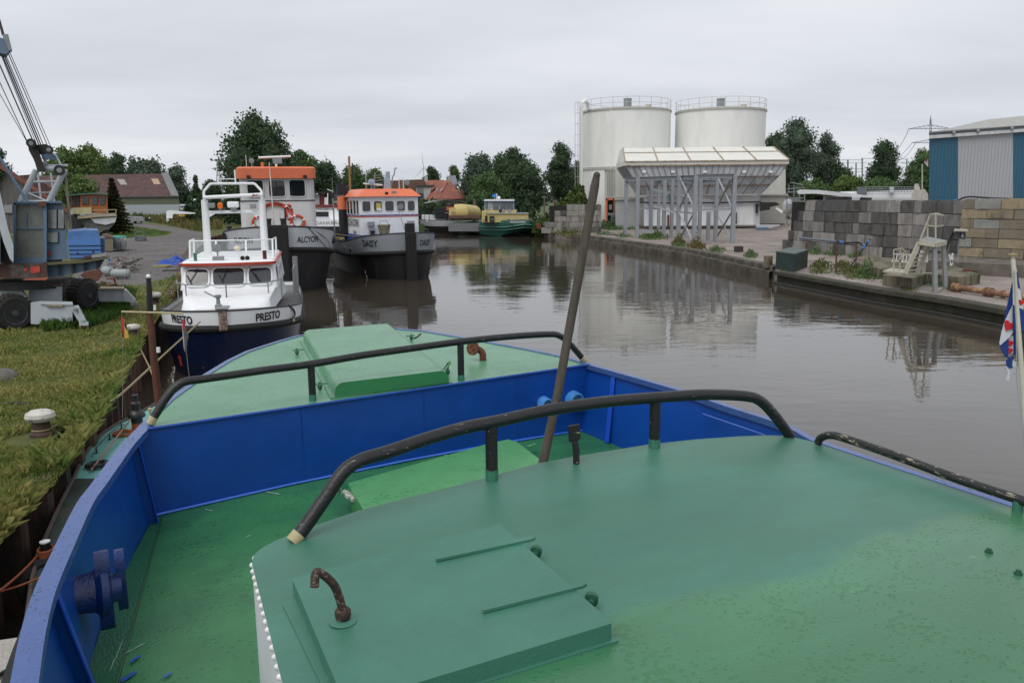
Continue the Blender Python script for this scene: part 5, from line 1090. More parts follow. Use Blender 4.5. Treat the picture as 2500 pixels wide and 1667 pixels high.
patch([(300,545),(300,528),(520,516),(700,516),(700,524),(545,530),(365,530)],3500,1.1,.08,leaf_mat('weeds_mat',(.035,.08,.02),(.10,.13,.035),.3),'green weeds along the long shed',seed=4,name='weeds')
patch([(105,812),(110,740),(250,700),(330,712),(330,760),(230,800)],6500,.26,.012,leaf_mat('green_tuft_mat',(.035,.10,.02),(.09,.16,.03),.8),'darker green grass round the crane outriggers',seed=6,name='grass')
# ---------------------------------------------------------------- bollards on the bank
BOLW=mat('bollard_white',(.55,.53,.48),.6,var=.15,sc=8,bump=.8,c2=(.10,.07,.05),c2at=.6,c2sc=7)
def bollard(px,py,k,label,z=HL):
    c=G(px,py,z); r=thing('mooring_bollard',label,'bollard',c,0,'mooring bollards on the left bank'); s=k
    mb=MB(); mb.lathe([(.21*s,-.02),(.2*s,.05*s),(.155*s,.08*s),(.15*s,.30*s)],(0,0,0),mat('bollard_rust',(.055,.035,.028),.8,var=.5,sc=8,bump=1,c2=(.12,.05,.03),c2at=.6,c2sc=6),18); mb.obj('post',r,True)
    mb=MB(); mb.lathe([(.15*s,.27*s),(.2*s,.29*s),(.235*s,.35*s),(.22*s,.42*s),(.15*s,.465*s),(0,.475*s)],(0,0,0),BOLW,20,sx=1.12); mb.obj('cap',r,True); return r
b1=bollard(103,1062,.88,'nearest mooring bollard in the grass, chipped white mushroom cap, rope round it'); bollard(378,745,1.0,'white capped bollard in the grass behind the mast crossbar'); bollard(327,822,.75,'small rusty bollard with a flat white top beside the red and yellow flag'); bollard(208,745,.55,'mooring bollard hidden low in the green grass near the crane leg')
# ---------------------------------------------------------------- turquoise boat between quay and workboat
TQ=mat('turquoise_deck',(.16,.42,.38),.5,var=.15,sc=3,bump=.3,c2=(.3,.22,.12),c2at=.7,c2sc=9); DGB=mat('dark_green_boat',(.02,.04,.03),.5,var=.5,sc=3,bump=.5,c2=(.06,.06,.055),c2at=.55,c2sc=2)
zt_=.85; c=G(260,1100,zt_); TB=thing('steel_launch','turquoise decked launch squeezed between the sheet piling and the workboat','boat',(c.x,c.y,0))
ti=TB.matrix_basis.inverted(); tl=[ti@G(x,y,zt_) for x,y in ((60,1560),(72,1470),(78,1420),(92,1360),(118,1300),(150,1228),(181,1168),(198,1128),(222,1090),(252,1058),(290,1034),(325,1018),(372,992),(405,965))]
tr=[ti@(OWN.matrix_basis@Vector((p.x-.12,p.y,zt_))) for p in (capL+foreL[1:4])]
def closest(pt,arr):  # point on the other side with the same y
    for a,b in zip(arr[:-1],arr[1:]):
        if a.y<=pt.y<=b.y: return a.lerp(b,(pt.y-a.y)/(b.y-a.y+1e-9))
    return arr[-1] if pt.y>arr[-1].y else arr[0]
rr_=[]
for i,p in enumerate(tl):
    q=closest(p,tr); rr_.append(Vector((min(max(q.x,p.x+.05),p.x+2.0),p.y,zt_)))
rr_[-1]=tl[-1]+Vector((.1,0,0))
mb=MB(); mb.grid([tl[6:],rr_[6:]],TQ,True); mb.obj('deck',TB)
mb=MB(); mb.grid([tl[:7],rr_[:7]],DGB,True); mb.obj('aft_cover',TB)
mb=MB(); mb.grid([tl,[Vector((p.x+.12,p.y,-.5)) for p in tl]],DGB); mb.obj('hull',TB,True); mb=MB(); mb.tube([p+Vector((0,0,.02)) for p in tl],.028,mat('coaming_brown',(.08,.06,.05),.7),6); mb.obj('gunwale',TB,True)
def TG(x,y,z=zt_): return ti@G(x,y,z)
b=TG(337,1052); s_=1
mb=MB(); mb.lathe([(.1,0),(.1,.16)],b,mat('stack_orange',(.35,.07,.03),.6,var=.4,sc=8),16); mb.lathe([(.1,.16),(.1,.26),(.15,.27),(.155,.30),(.13,.36),(.075,.40),(.07,.46),(.085,.47),(.085,.53),(.05,.56),(.045,.63),(.055,.64),(.055,.68),(0,.69)],b,mat('stack_black',(.02,.02,.02),.4,var=.5,sc=8,c2=(.09,.06,.05),c2at=.66,c2sc=9),18); mb.obj('vent_stack',TB,True)
mb=MB(); b=TG(368,1018); mb.lathe([(.02,0),(.02,.12),(.045,.13),(.045,.17),(.02,.19),(0,.19)],b,CREAM,12); mb.obj('vent_knob',TB,True)
mb=MB(); 
tp=[TG(x,y) for x,y in ((236,1106),(268,1073),(297,1047))]
for p in tp: mb.lathe([(.04,0),(.012,.02),(.012,.09),(.02,.1),(0,.11)],p,LET,8)
mb.tube([TG(225,1125)+Vector((0,0,.07))]+[p+Vector((0,0,.1)) for p in tp]+[TG(303,1040)+Vector((0,0,.02))],.008,LET,5); mb.obj('deck_cable',TB,True)
# mast with crossbar
Ym=12.9; m0=P(392,1004,Ym); m0.z=zt_-.1
mb=MB(TB,True); mb.tube([m0,P(374,860,Ym),P(366,768,Ym),P(366,762,Ym)],[.062,.056,.05,.05],mat('mast_rust_brown',(.10,.035,.018),.65,var=.3,sc=5),12); mst=mb.obj('mast',TB,True)
mb=MB(TB,True); mb.tube([P(366,763,Ym),P(365,720,Ym),P(363,683,Ym)],[.047,.045,.035],LET,12); mb.ball(P(362,675,Ym),.036,BWH,10,6); mb.lathe([(.04,0),(.04,.03)],P(363,684,Ym),LET,10); mb.obj('mast_top',mst,True)
mb=MB(TB,True); mb.rod(P(297,761,Ym-.05),P(447,765,Ym-.05),.017,CREAM,6); mb.obj('crossbar',mst,True)
mb=MB(TB,True); mb.rod(P(378,745,Ym-.02),P(378,757,Ym-.02),.02,BWH); mb.rod(P(386,848,Ym-.05),P(387,860,Ym-.05),.03,BWH); mb.obj('mast_lamp',mst,True)
mb=MB(); mb.tube([P(297,764,Ym),P(300,880,Ym),P(299,1020,Ym-.02)],.004,mat('line_grey',(.3,.28,.24),.9),4); solo(mb,'flag_line','thin grey line hanging straight down from the left end of the mast crossbar','line')
mb=MB(); mb.tube([P(447,767,Ym),P(455,860,Ym),P(463,930,Ym-.02)],.004,mat('line_grey',(0,0,0)),4); solo(mb,'flag_line','thin grey line hanging from the right end of the mast crossbar','line')
def pflag(rects,lab):
    mb=MB()
    for pix,m in rects: mb.pp(pix,Ym-.06,.006,m)
    solo(mb,'pennant',lab,'flag')
pflag([([(296,772),(303,778),(304,826),(299,824),(297,800)],mat('pen_red',(.42,.04,.05),.8)),([(303,778),(308,795),(315,824),(304,826)],mat('pen_yellow',(.55,.38,.05),.8)),([(304,781),(311,800),(309,806),(304,795)],mat('pen_blue',(.08,.12,.35),.8)),([(298,824),(300,800),(302,826)],mat('pen_yellow',(0,0,0)))],'small red, yellow and blue pennant on the left of the crossbar')
pflag([([(444,778),(450,783),(455,806),(449,803),(446,800)],mat('pen_red',(0,0,0))),([(446,800),(455,806),(461,820),(457,835),(456,856),(452,860),(450,830)],mat('pen_grey',(.09,.085,.10),.8)),([(444,776),(446,800),(450,830),(451,860),(448,845),(445,805)],mat('pen_white',(.4,.38,.38),.8))],'ragged red and dark grey pennant on the right of the crossbar')
OR=mat('rope_orange',(.33,.09,.03),.9,var=.3,sc=30,bump=.6,bsc=90)
mb=MB(); c=G(302,1062,zt_); mb.tube(coil(c,.16,7,.012,seed=3,squash=.9),.012,OR,5); solo(mb,'rope_coil','orange brown rope coiled on the turquoise deck','rope')
mb=MB(); c=G(238,1140,zt_); mb.tube(coil(c,.13,6,.018,seed=8,squash=1.1,rnd=.7),.011,LET,5); solo(mb,'rope_heap','tangled black rope on the turquoise deck','rope')
mb=MB(); mb.tube([G(222,1148,zt_+.05),G(320,1022,zt_+.14)],.016,mat('pole_brown',(.28,.16,.11),.6),8); solo(mb,'boat_hook','reddish brown pole lying across the turquoise deck','pole',smooth=True)
mb=MB(TB,True); q=G(114,1362,zt_); mb.lathe([(.055,0),(.055,.2)],q,LET,14); mb.lathe([(.058,.2),(.058,.215),(0,.216)],q,BWH,14); mb.obj('deck_bollard',TB,True)
mb=MB(); 
for k in range(4): mb.tube([q+Vector((.085*math.cos(a),.085*math.sin(a),.05+.022*k+.01*math.sin(a))) for a in [2*PI*i/14 for i in range(14)]],.013,OR,6,closed=True)
mb.tube(sag(q+Vector((-.08,0,.06)),G(-20,1455,zt_+.3),.03),.013,OR,6); solo(mb,'mooring_rope','orange rope looped round the small white topped bollard','rope',smooth=True)
mb=MB(); mb.tube(sag(G(106,1405,zt_+.1),G(-20,1448,zt_+.15),.02),.012,OR,6); solo(mb,'mooring_rope','second orange rope running to the left edge below the first','rope',smooth=True)
mb=MB(); c=G(92,1372,.9); 
mb.tube([c+Vector((.19*math.cos(a)*.5,.19*math.cos(a)*.86,.2*math.sin(a)-.25)) for a in [2*PI*i/22 for i in range(22)]],.08,RUB,8,closed=True); solo(mb,'tyre_fender','old black tyre fender hanging on the sheet piling','tyre',smooth=True)
# chequered pontoon in the lower left corner
mb=MB(); zq=1.25; a=[G(-60,1570,zq),G(45,1555,zq),G(26,1690,zq),G(-120,1760,zq)]; mb.prism([p-Vector((0,0,.2)) for p in a],(0,0,.2),mat('tread_plate_pale',(.42,.40,.36),.6,var=.2,sc=10,bump=1.5,bsc=60,c2=(.25,.2,.13),c2at=.6,c2sc=30)); solo(mb,'gangway_plate','pale chequered gangway plate in the lower left corner','gangway')
mb=MB(); mb.tube(spline([G(-30,1665,zq+.03),G(10,1640,zq+.03),G(32,1632,zq+.03)],5),.02,LET,7); solo(mb,'rope_end','thick black rope lying on the pale gangway plate','rope',smooth=True)
# mooring ropes
bb=G(103,1062,HL); bow=P(489,785,21.9)
mb=MB(); e_=[bb+Vector((.13*math.cos(a),.13*math.sin(a),.10)) for a in [2*PI*i/14 for i in range(14)]]; mb.tube(e_,.016,TAN,6,closed=True)
q=P(262,985,14.0); mb.tube(spline([bb+Vector((.12,0,.1)),G(160,1028,HL+.06),G(218,1003,HL+.07),G(262,984,HL+.06),P(300,958,13.6),P(400,866,17.5),bow],6),.02,TAN,7); solo(mb,'mooring_rope','long tan mooring rope from the nearest bollard to the white pilot boat','rope',smooth=True)
mb=MB(); mb.tube([G(340,846,HL),P(362,890,18),P(380,935,14.5)],.016,TAN,6); solo(mb,'mooring_rope','short tan rope slanting down from the bank edge behind the rusty mast','rope',smooth=True)
mb=MB(); mb.tube(spline([G(378,740,HL+.3),G(392,760,HL),P(370,798,24),G(345,826,HL+.02)],5),.018,TAN,6); solo(mb,'mooring_rope','slack tan rope along the bank edge near the bow of the pilot boat','rope',smooth=True)
a=AL.matrix_basis@al.pt(.1,1,1); b=DA.matrix_basis@da.pt(.3,1,-1)
mb=MB(); mb.tube(sag(P(761,560,46.5),P(903,577,53),.12),.03,TAN,6); solo(mb,'mooring_rope','tan rope stretched between the two tugs','rope',smooth=True)
# ================================================================ crane
CW=mat('crane_white',(.42,.46,.50),.5,var=.12,sc=2,bump=.2,c2=(.2,.09,.05),c2at=.7,c2sc=3); CB=mat('crane_blue_grey',(.10,.16,.24),.5,var=.2,sc=2,bump=.3,c2=(.16,.08,.05),c2at=.68,c2sc=4); CBB=mat('crane_blue',(.075,.19,.45),.5,var=.15,sc=2,bump=.2,c2=(.05,.13,.32),c2at=.6,c2sc=2)
CD=mat('crane_dark',(.02,.02,.02),.7,var=.5,sc=4,bump=.5); CR=mat('crane_rust',(.07,.035,.028),.75,var=.5,sc=3,bump=.8,c2=(.10,.11,.11),c2at=.56,c2sc=2); CRED=mat('crane_red',(.40,.05,.035),.6,var=.3,sc=5); PLK=mat('crane_plank',(.11,.10,.05),.85,var=.3,sc=4)
CG=mat('crane_glass',(.22,.23,.21),.12,var=.35,sc=1.2,bump=0,alpha=.62)
g=G(60,800,HL); CN=thing('mobile_crane','old wheeled mobile crane with blue cab, white outriggers and cable boom','crane',(g.x,25,HL))
def cpp(name,items,par=CN,bev=0):
    mb=MB(CN,True)
    for pix,Y,dY,m in items: mb.pp(pix,Y,dY,m)
    return mb.obj(name,par,bevel=bev)
def rc(x0,y0,x1,y1): return [(x0,y1),(x1,y1),(x1,y0),(x0,y0)]
cab=cpp('cab',[(rc(33,494,39,640),24.6,.10,CB),(rc(106,494,114,640),24.5,.12,CB),(rc(33,630,112,645),24.62,.1,CB),(rc(33,494,112,500),24.6,.1,CB),(rc(62,520,65,556),24.64,.05,CB),(rc(38,556,107,559),24.63,.06,CB),
   ([(112,636),(166,632),(160,560),(152,497),(112,497)],24.7,.08,CB),(rc(33,494,152,640),26.6,.06,mat('cab_back',(.16,.17,.18),.7)),([(34,640),(34,494),(37,494),(37,640)],24.7,1.9,CB),([(34,496),(152,496),(150,491),(36,492)],24.55,2.1,CB)])
cpp('windscreen',[(rc(39,500,106,630),24.68,.015,CG)],cab)
cpp('seat',[(rc(60,585,90,595),25.6,.5,mat('seat_cream',(.3,.29,.22),.7)),(rc(71,592,84,632),25.7,.3,mat('seat_cream',(0,0,0)))],cab)
for r in (rc(116,512,138,558),rc(142,512,156,558),rc(115,567,141,592)): 
    w_=cpp('window',[([(x+(-1.2 if x<(r[0][0]+r[1][0])/2 else 1.2),y+(1.2 if y>(r[0][1]+r[2][1])/2 else -1.2)) for x,y in r],24.665,.02,LET)],cab); cpp('pane',[(r,24.65,.01,mat('cab_pane',(.20,.21,.21),.15,var=.5,sc=3,bump=0))],w_)
cpp('warning_patch',[([(114+5+5*math.cos(2*PI*i/12),614+5+6*math.sin(2*PI*i/12)) for i in range(12)],24.66,.02,CRED)],cab)
cpp('beacon',[(rc(94,492,112,503),24.4,.3,RUST)],cab,.04)
eh=cpp('engine_cover',[([(164,566),(205,562),(241,563),(245,592),(166,594)],24.6,1.9,CBB)],CN,.02)
mb=MB(CN,True)
for k in range(4):
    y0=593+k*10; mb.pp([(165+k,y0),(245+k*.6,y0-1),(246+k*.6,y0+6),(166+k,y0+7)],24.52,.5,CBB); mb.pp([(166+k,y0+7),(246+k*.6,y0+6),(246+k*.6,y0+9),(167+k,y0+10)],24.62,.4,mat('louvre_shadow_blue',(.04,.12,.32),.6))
mb.obj('louvred_side',eh); cpp('cover_handle',[(rc(187,617,191,621),24.5,.05,LET),(rc(225,612,229,616),24.5,.05,LET)],eh)
cpp('tool_box',[(rc(245,581,256,600),24.9,1.,CB),(rc(245,601,256,619),24.9,1.,CB),([(204,632),(204,625),(224,624),(224,630)],24.5,.4,CR),([(224,630),(224,622),(258,618),(258,626)],24.5,.4,mat('plank_pale',(.3,.27,.26),.8))])
cpp('platform',[([(112,648),(200,642),(268,631),(268,627),(200,637),(112,643)],24.35,.5,PLK),([(113,678),(113,648),(255,634),(243,655),(165,672)],24.6,.15,CB)])
mb=MB(CN,True)
for x in (140,174,203,235): mb.pp([(x,672-(x-140)*.15),(x+5,672-(x-140)*.15),(x+5,645-(x-140)*.12),(x,645-(x-140)*.12)],24.45,.15,CD)
mb.obj('platform_ribs',CN)
cpp('turntable_frame',[([(0,679),(0,646),(34,645),(114,643),(117,676),(95,680)],24.3,1.8,CR),([(-60,679),(-60,640),(0,646),(0,679)],24.3,1.8,CR)])
cpp('red_paint_patch',[([(74,652),(97,649),(98,665),(75,668)],24.28,.02,CRED),([(58,656),(66,654),(67,661),(60,663)],24.28,.02,CRED)])
cpp('red_bumper',[([(55,684),(62,681),(118,678),(112,684)],24.2,.4,mat('bumper_red',(.36,.11,.06),.6))])
mb=MB(CN,True); mb.lathe([(.0,-.14),(1.05,-.14),(1.05,.12),(0,.12)],P(78,690,25.6),CD,24); mb.obj('slew_ring',CN,True)
cpp('chassis',[([(-90,745),(-90,700),(-10,700),(45,703),(60,717),(78,742),(40,742)],24.9,.8,CW),([(70,742),(70,702),(140,700),(152,697),(152,742)],25.2,1.9,CW),([(72,701),(70,697),(152,694),(154,699)],25.1,2.0,mat('chassis_top_rust',(.13,.07,.05),.8)),([(-90,700),(-90,696),(30,696),(45,701),(45,703)],24.8,1,CW)],CN,.015)
def crwheel(px,py,Y,r,w,ax,name='wheel'):
    c=CN.matrix_basis.inverted()@P(px,py,Y); ax=Vector(ax).normalized(); T=mat('tyre_black',(.022,.02,.018),.85,var=.4,sc=8,bump=1,bsc=20)
    mb=MB(); mb.lathe([(r*.55,-w/2),(r*.8,-w/2-.02),(r*.97,-w*.42),(r,-w*.2),(r,w*.2),(r*.97,w*.42),(r*.8,w/2+.02),(r*.55,w/2)],c,T,36,axis=ax)
    q=Vector((0,0,1)).rotation_difference(ax)
    for k in range(26):
        a=2*PI*k/26
        for s in (-1,1):
            p0=c+q@Vector((r*math.cos(a),r*math.sin(a),0)); p1=c+q@Vector((r*1.0*math.cos(a+.09),r*1.0*math.sin(a+.09),s*w*.47)); mb.bar(p0,p1,.05,.045,T,up=p0-c)
    o=mb.obj(name,CN,True)
    mb=MB(); mb.lathe([(r*.56,w*.45),(r*.6,w*.53),(r*.54,w*.5),(r*.48,w*.2),(r*.2,w*.15),(r*.2,w*.45),(r*.16,w*.55),(0,w*.56)],c,mat('rim_blue_grey',(.035,.05,.07),.5,var=.4,sc=10,c2=(.1,.09,.08),c2sc=12),24,axis=ax)
    for k in range(8): a=2*PI*k/8; mb.ball(c+q@Vector((r*.32*math.cos(a),r*.32*math.sin(a),w*.22)),.03,GALV,6,4)
    mb.obj('rim',o,True)
crwheel(30,764,24.2,.56,.45,(1,-.75,0)); crwheel(204,722,27.6,.56,.5,(1,-.25,0)); crwheel(166,716,29.6,.56,.5,(1,-.25,0))
og=cpp('outrigger',[(rc(98,743,177,785),24.0,.45,CW),([(75,790),(75,742),(102,738),(104,788),(90,792)],24.1,.4,CW),([(98,743),(98,740),(178,742),(178,745)],23.95,.55,CW),(rc(113,744,153,749),23.93,.05,mat('rust_strip',(.25,.2,.15),.8)),([(173,752),(192,750),(214,790),(200,796),(186,776)],23.9,.5,CW),(rc(193,788,216,795),23.8,.6,CW)],CN,.01)
mb=MB(CN,True); 
for (x,y) in ((169,779),(184,755),(203,786)): mb.lathe([(0,-.03),(.06,-.03),(.06,.03),(0,.04)],P(x,y,23.86),GALV,12,axis=(0,-1,0))
mb.obj('outrigger_pin',og,True)
cpp('striped_foot',[(rc(194,796,213,808),23.9,.4,mat('hazard_yellow',(.5,.38,.03),.6)),([(198,796),(203,796),(197,808),(194,806)],23.88,.02,LET),([(207,796),(212,796),(204,808),(199,808)],23.88,.02,LET)],og)
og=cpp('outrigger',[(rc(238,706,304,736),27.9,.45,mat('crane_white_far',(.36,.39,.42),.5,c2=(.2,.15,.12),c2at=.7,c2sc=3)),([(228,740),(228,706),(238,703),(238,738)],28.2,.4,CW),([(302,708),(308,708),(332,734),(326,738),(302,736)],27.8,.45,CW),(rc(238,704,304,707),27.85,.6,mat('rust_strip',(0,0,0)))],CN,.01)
cpp('foot_bucket',[([(318,738),(335,738),(333,757),(320,757)],27.7,.3,mat('bucket_grey',(.30,.31,.31),.5))],og)
# boom and A-frame
cpp('boom_foot',[([(0,642),(0,470),(8,505),(20,560),(33,600),(33,640),(24,632),(8,590),(0,560)],24.0,.5,CW),([(-120,640),(-60,330),(-40,330),(0,470),(0,642)],24.0,.5,CW),([(0,642),(0,560),(8,590),(24,632),(30,644)],24.3,.5,CD)],CN,.01)
def crod(name,segs,r,m,par=CN,n=10):
    mb=MB(CN,True)
    for (x0,y0,Y0_,x1,y1,Y1_) in segs: mb.rod(P(x0,y0,Y0_),P(x1,y1,Y1_),r,m,n)
    return mb.obj(name,par,True)
crod('boom_strut',[(-6,378,24.2,68,494,24.4)],.045,CB)
af=crod('a_frame_leg',[(88,416,24.8,50,494,24.8)],.085,CW); crod('a_frame_leg',[(158,414,24.8,119,494,24.8)],.085,CW)
for s_ in ((80,444,24.8,137,443,24.8),(70,471,25,122,470,25),(60,492,24.7,120,491,24.7),(110,404,24.8,165,404,24.8)): crod('a_frame_crossbar',[s_],.035 if s_[1]!=471 else .02,CW)
crod('a_frame_brace',[(70,472,24.7,114,490,24.7)],.02,CW); crod('back_stay',[(92,422,26.5,100,486,26.5)],.028,CW); crod('back_stay',[(124,422,26.5,133,494,26.5)],.028,CW); crod('back_stay',[(159,418,24.9,173,560,24.9)],.035,mat('stay_rust',(.2,.16,.14),.7))
crod('a_frame_head',[(112,412,24.8,150,412,24.8)],.09,CW)
sh=cpp('sheave_block',[([(88,354),(112,352),(122,358),(124,373),(92,375)],24.7,.7,CD),([(68,352),(80,340),(92,362),(104,395),(112,419),(92,420),(84,392),(70,366)],24.6,.25,CD),([(100,378),(126,374),(144,382),(142,391),(104,388)],24.7,.3,CB),([(104,386),(112,388),(116,402),(110,402)],24.75,.3,CW)],CN,.02)
mb=MB(CN,True)
for (x,y,r) in ((76,350,.13),(119,366,.12),(145,416,.15)): mb.lathe([(0,-.06),(r,-.06),(r*.85,0),(r,.06),(0,.06)],P(x,y,24.5),CD,18,axis=(.5,-1,0)); mb.lathe([(r*.3,.062),(r*.5,.063),(0,.065)],P(x,y,24.5),GALV,12,axis=(.5,-1,0))
mb.obj('pulley_wheel',CN,True)
crod('hook_strut',[(126,372,24.7,140,384,24.7),(138,382,24.7,156,418,24.7)],.03,CW)
mb=MB(CN,True); CBL=mat('steel_cable',(.06,.065,.07),.6)
for (x0,y0,x1,y1,r) in ((-30,138,66,345,.012),(-20,115,84,352,.018),(-4,118,90,354,.010),(2,126,95,354,.018),(8,130,100,354,.018),(12,130,106,354,.012),(18,126,116,356,.012),(22,124,128,368,.010),(-40,160,66,347,.010)): mb.rod(P(x0,y0,22.6),P(x1,y1,24.6),r,CBL,5)
tag(mb.obj('hoist_cables',CN),kind='stuff')
cpp('upper_block',[([(-30,92),(0,92),(16,98),(28,118),(22,125),(16,133),(0,130),(-30,128)],22.3,.5,CB),([(6,84),(20,84),(24,100),(28,116),(30,122),(22,124),(12,102)],22.2,.3,mat('block_grey',(.22,.24,.26),.6))],CN,.02)
crod('block_rope',[(-3,48,22.4,8,86,22.3)],.035,CD)
# ---------------------------------------------------------------- things on the yard
def far(name,label,cat,items,group=None,bev=0,Y=None):
    """items: (part name or None, [(pixels,Y,depth,material)...])"""
    X=[x for _,its in items for pix,_,_,_ in its for x,_ in pix]; Yb=min(Y_ for _,its in items for _,Y_,_,_ in its); yb=max(y for _,its in items for pix,_,_,_ in its for _,y in pix)
    c=P((min(X)+max(X))/2,yb,Yb); r=thing(name,label,cat,c,0,group)
    for nm,its in items:
        mb=MB(r,True)
        for pix,Y_,dY,m in its: mb.pp(pix,Y_,dY,m)
        mb.obj(nm,r,bevel=bev)
    return r
YK=1.9
BRD=mat('grey_boards',(.11,.105,.10),.85,var=.35,sc=2,bump=.8,stretch=(3,3,.3),corr=('X',4,.03)); TILE=mat('red_tile',(.22,.075,.05),.8,var=.35,sc=3,bump=1.2,bsc=14,c2=(.12,.06,.045),c2at=.55,c2sc=2)
far('wooden_barn','weathered grey plank barn with a red tiled verge behind the crane','barn',[('wall',[([(-90,570),(-90,350),(0,410),(166,520),(166,570)],47,.3,BRD)]),('roof',[([(-90,344),(-90,330),(0,398),(168,512),(168,522),(0,412)],46.8,.5,TILE)]),('window',[(rc(10,500,30,520),46.9,.2,mat('barn_window',(.25,.25,.25),.4))])])
YK=1.0
WOOD=mat('varnished_wood',(.30,.10,.03),.45,var=.25,sc=4,stretch=(2,2,.4)); WOODD=mat('wood_dark',(.14,.05,.025),.5,var=.3,sc=4)
YK=1.87
wb_=far('cabin_boat','old wooden cabin boat with orange brown wheelhouse propped up on land','boat',[('hull',[([(190,536),(188,530),(212,525),(284,523),(285,530),(279,548),(266,560),(236,566),(214,560),(203,548)],49,2.6,mat('boat_hull_grey',(.10,.105,.11),.6)),([(221,534),(285,530),(281,543),(258,549),(232,545)],48.9,.2,BLGR),([(190,535),(188,528),(240,523),(284,521),(285,528),(240,530)],48.8,2.8,mat('sheer_cream',(.34,.3,.22),.6))]),('keel',[(rc(251,548,266,572),49.6,.5,mat('keel_grey',(.14,.14,.14),.7))]),('wheelhouse',[([(196,520),(196,476),(222,473),(262,476),(263,521)],49.2,.12,WOOD),([(172,508),(173,478),(197,475),(197,512)],49.3,1.8,WOODD)]),('coachroof',[([(178,523),(177,508),(223,506),(224,522)],49.05,1.6,mat('boat_cream',(.45,.41,.25),.6))]),('roof',[([(168,478),(170,475),(222,471),(264,473),(264,476),(222,474)],49,2.2,mat('roof_edge_green',(.06,.15,.12),.6))]),('rail',[([(170,516),(170,515),(283,511),(283,512.5)],48.8,.05,CREAM),(rc(282,511,284,523),48.8,.05,CREAM),(rc(262,511,264,523),48.8,.05,CREAM)])])
for r_ in (rc(201,482,216,500),rc(224,481,238,500),rc(243,480,256,500)):
    mb=MB(wb_,True); mb.pp(r_,49.14,.05,mat('pane_grey',(.06,.065,.07),.15)); mb.obj('window',wb_)
for r_ in (rc(176,482,184,502),rc(187,481,194,502)):
    mb=MB(wb_,True); mb.pp(r_,49.26,.05,mat('pane_grey',(0,0,0))); mb.obj('window',wb_)
YK=1.0
YK=2.1
far('tarped_stack','dark grey tarpaulin covered stack between the crane cab and the cabin boat','stack',[('cover',[([(170,566),(170,526),(182,522),(196,526),(206,545),(206,566)],45,1.8,mat('tarp_grey',(.06,.065,.07),.7,bump=1,bsc=4))])])
YK=1.0
YK=1.8
far('storage_crate','beige wooden box behind the blue engine cover','crate',[('box',[(rc(256,581,275,613),34,1.1,mat('box_beige',(.17,.15,.095),.8))]),('lid',[([(250,583),(250,575),(262,572),(277,579),(277,583)],34,1.1,mat('lid_brown',(.14,.09,.07),.8))])])
pb=far('pallet_box','grey plastic pallet box heaped with turquoise net','pallet box',[('box',[(rc(276,586,309,609),34.5,1.2,mat('box_grey',(.20,.21,.23),.7))]),('ribs',[(rc(277,589,280,609),34.4,.1,mat('box_rib',(.14,.15,.16),.7)),(rc(290,589,293,609),34.4,.1,mat('box_rib',(0,0,0))),(rc(305,589,308,609),34.4,.1,mat('box_rib',(0,0,0)))])])
mb=MB(); mb.tube(coil(P(284,584,35),.6,6,.05,seed=2,squash=.8),.08,mat('net_turquoise',(.10,.32,.30),.9),5); solo(mb,'fishing_net','turquoise net heaped on the grey pallet box','net')
mb=MB(); q=random.Random(2); mb.tube([P(298+q.uniform(-9,9),583+q.uniform(-1,2),35+q.uniform(-.3,.4)) for _ in range(12)],.06,mat('rag_pink',(.4,.3,.26),.9),5); solo(mb,'rag_heap','pale pink rags lying on the right of the grey pallet box','rags')
YK=1.0
YK=1.86
mb=MB(); 
for (x0,y0,x1,y1) in ((331,553,331,586),(355,564,355,586),(331,566,356,566),(331,585,357,585)): mb.bar(P(x0,y0,42),P(x1,y1,42),.1,.1,mat('frame_green_grey',(.10,.12,.12),.7),up=(0,1,0))
mb.pr(332,577,356,585,42,.6,mat('frame_green_grey',(0,0,0))); 
for x0,x1 in ((331,331),(355,355)): mb.bar(P(x0,585,42),P(x1,583,43),.1,.1,mat('frame_green_grey',(0,0,0)),up=(0,0,1))
solo(mb,'steel_stand','small grey steel stand alone on the gravel','stand')
YK=1.0
YK=1.78
tr_=far('flat_trailer','grey flat car trailer parked by the spruce','trailer',[('bed',[([(300,541),(300,530),(322,529),(350,531),(350,540)],78,2.5,mat('trailer_grey',(.28,.29,.30),.6))]),('wheel',[([(330+4*math.cos(2*PI*i/14),543+3.4*math.sin(2*PI*i/14)) for i in range(14)],78.2,.2,RUB),([(345+3*math.cos(2*PI*i/14),541+2.6*math.sin(2*PI*i/14)) for i in range(14)],78.2,.2,RUB)]),('ramp',[([(322,529),(320,528),(331,518),(333,519)],78.4,.2,mat('trailer_dark',(.06,.06,.06),.7))])])
far('motorcycle','dark covered motorcycle beside the flat trailer','motorcycle',[('body',[([(353,540),(354,533),(360,530),(366,533),(369,540)],80,.6,CD)]),('lamp',[(rc(363,531,366,534),79.9,.1,BWH)])])
far('gooseneck_trailer','white gooseneck trailer frame rusting in the tall grass','trailer',[('gooseneck',[([(406,533),(406,516),(414,514),(440,516),(477,520),(477,522),(436,523),(426,522),(422,524),(421,533)],70,1.2,BWH)]),('lamp_bar',[(rc(436,525,451,528),70,.1,mat('lamp_amber',(.6,.3,.02),.5))]),('wheel',[([(409+3.5*math.cos(2*PI*i/14),537+4*math.sin(2*PI*i/14)) for i in range(14)],69.8,.3,BLGR)]),('axle_beam',[(rc(425,533,460,536),70.2,.3,RUST)])])
YK=1.0
YK=1.65
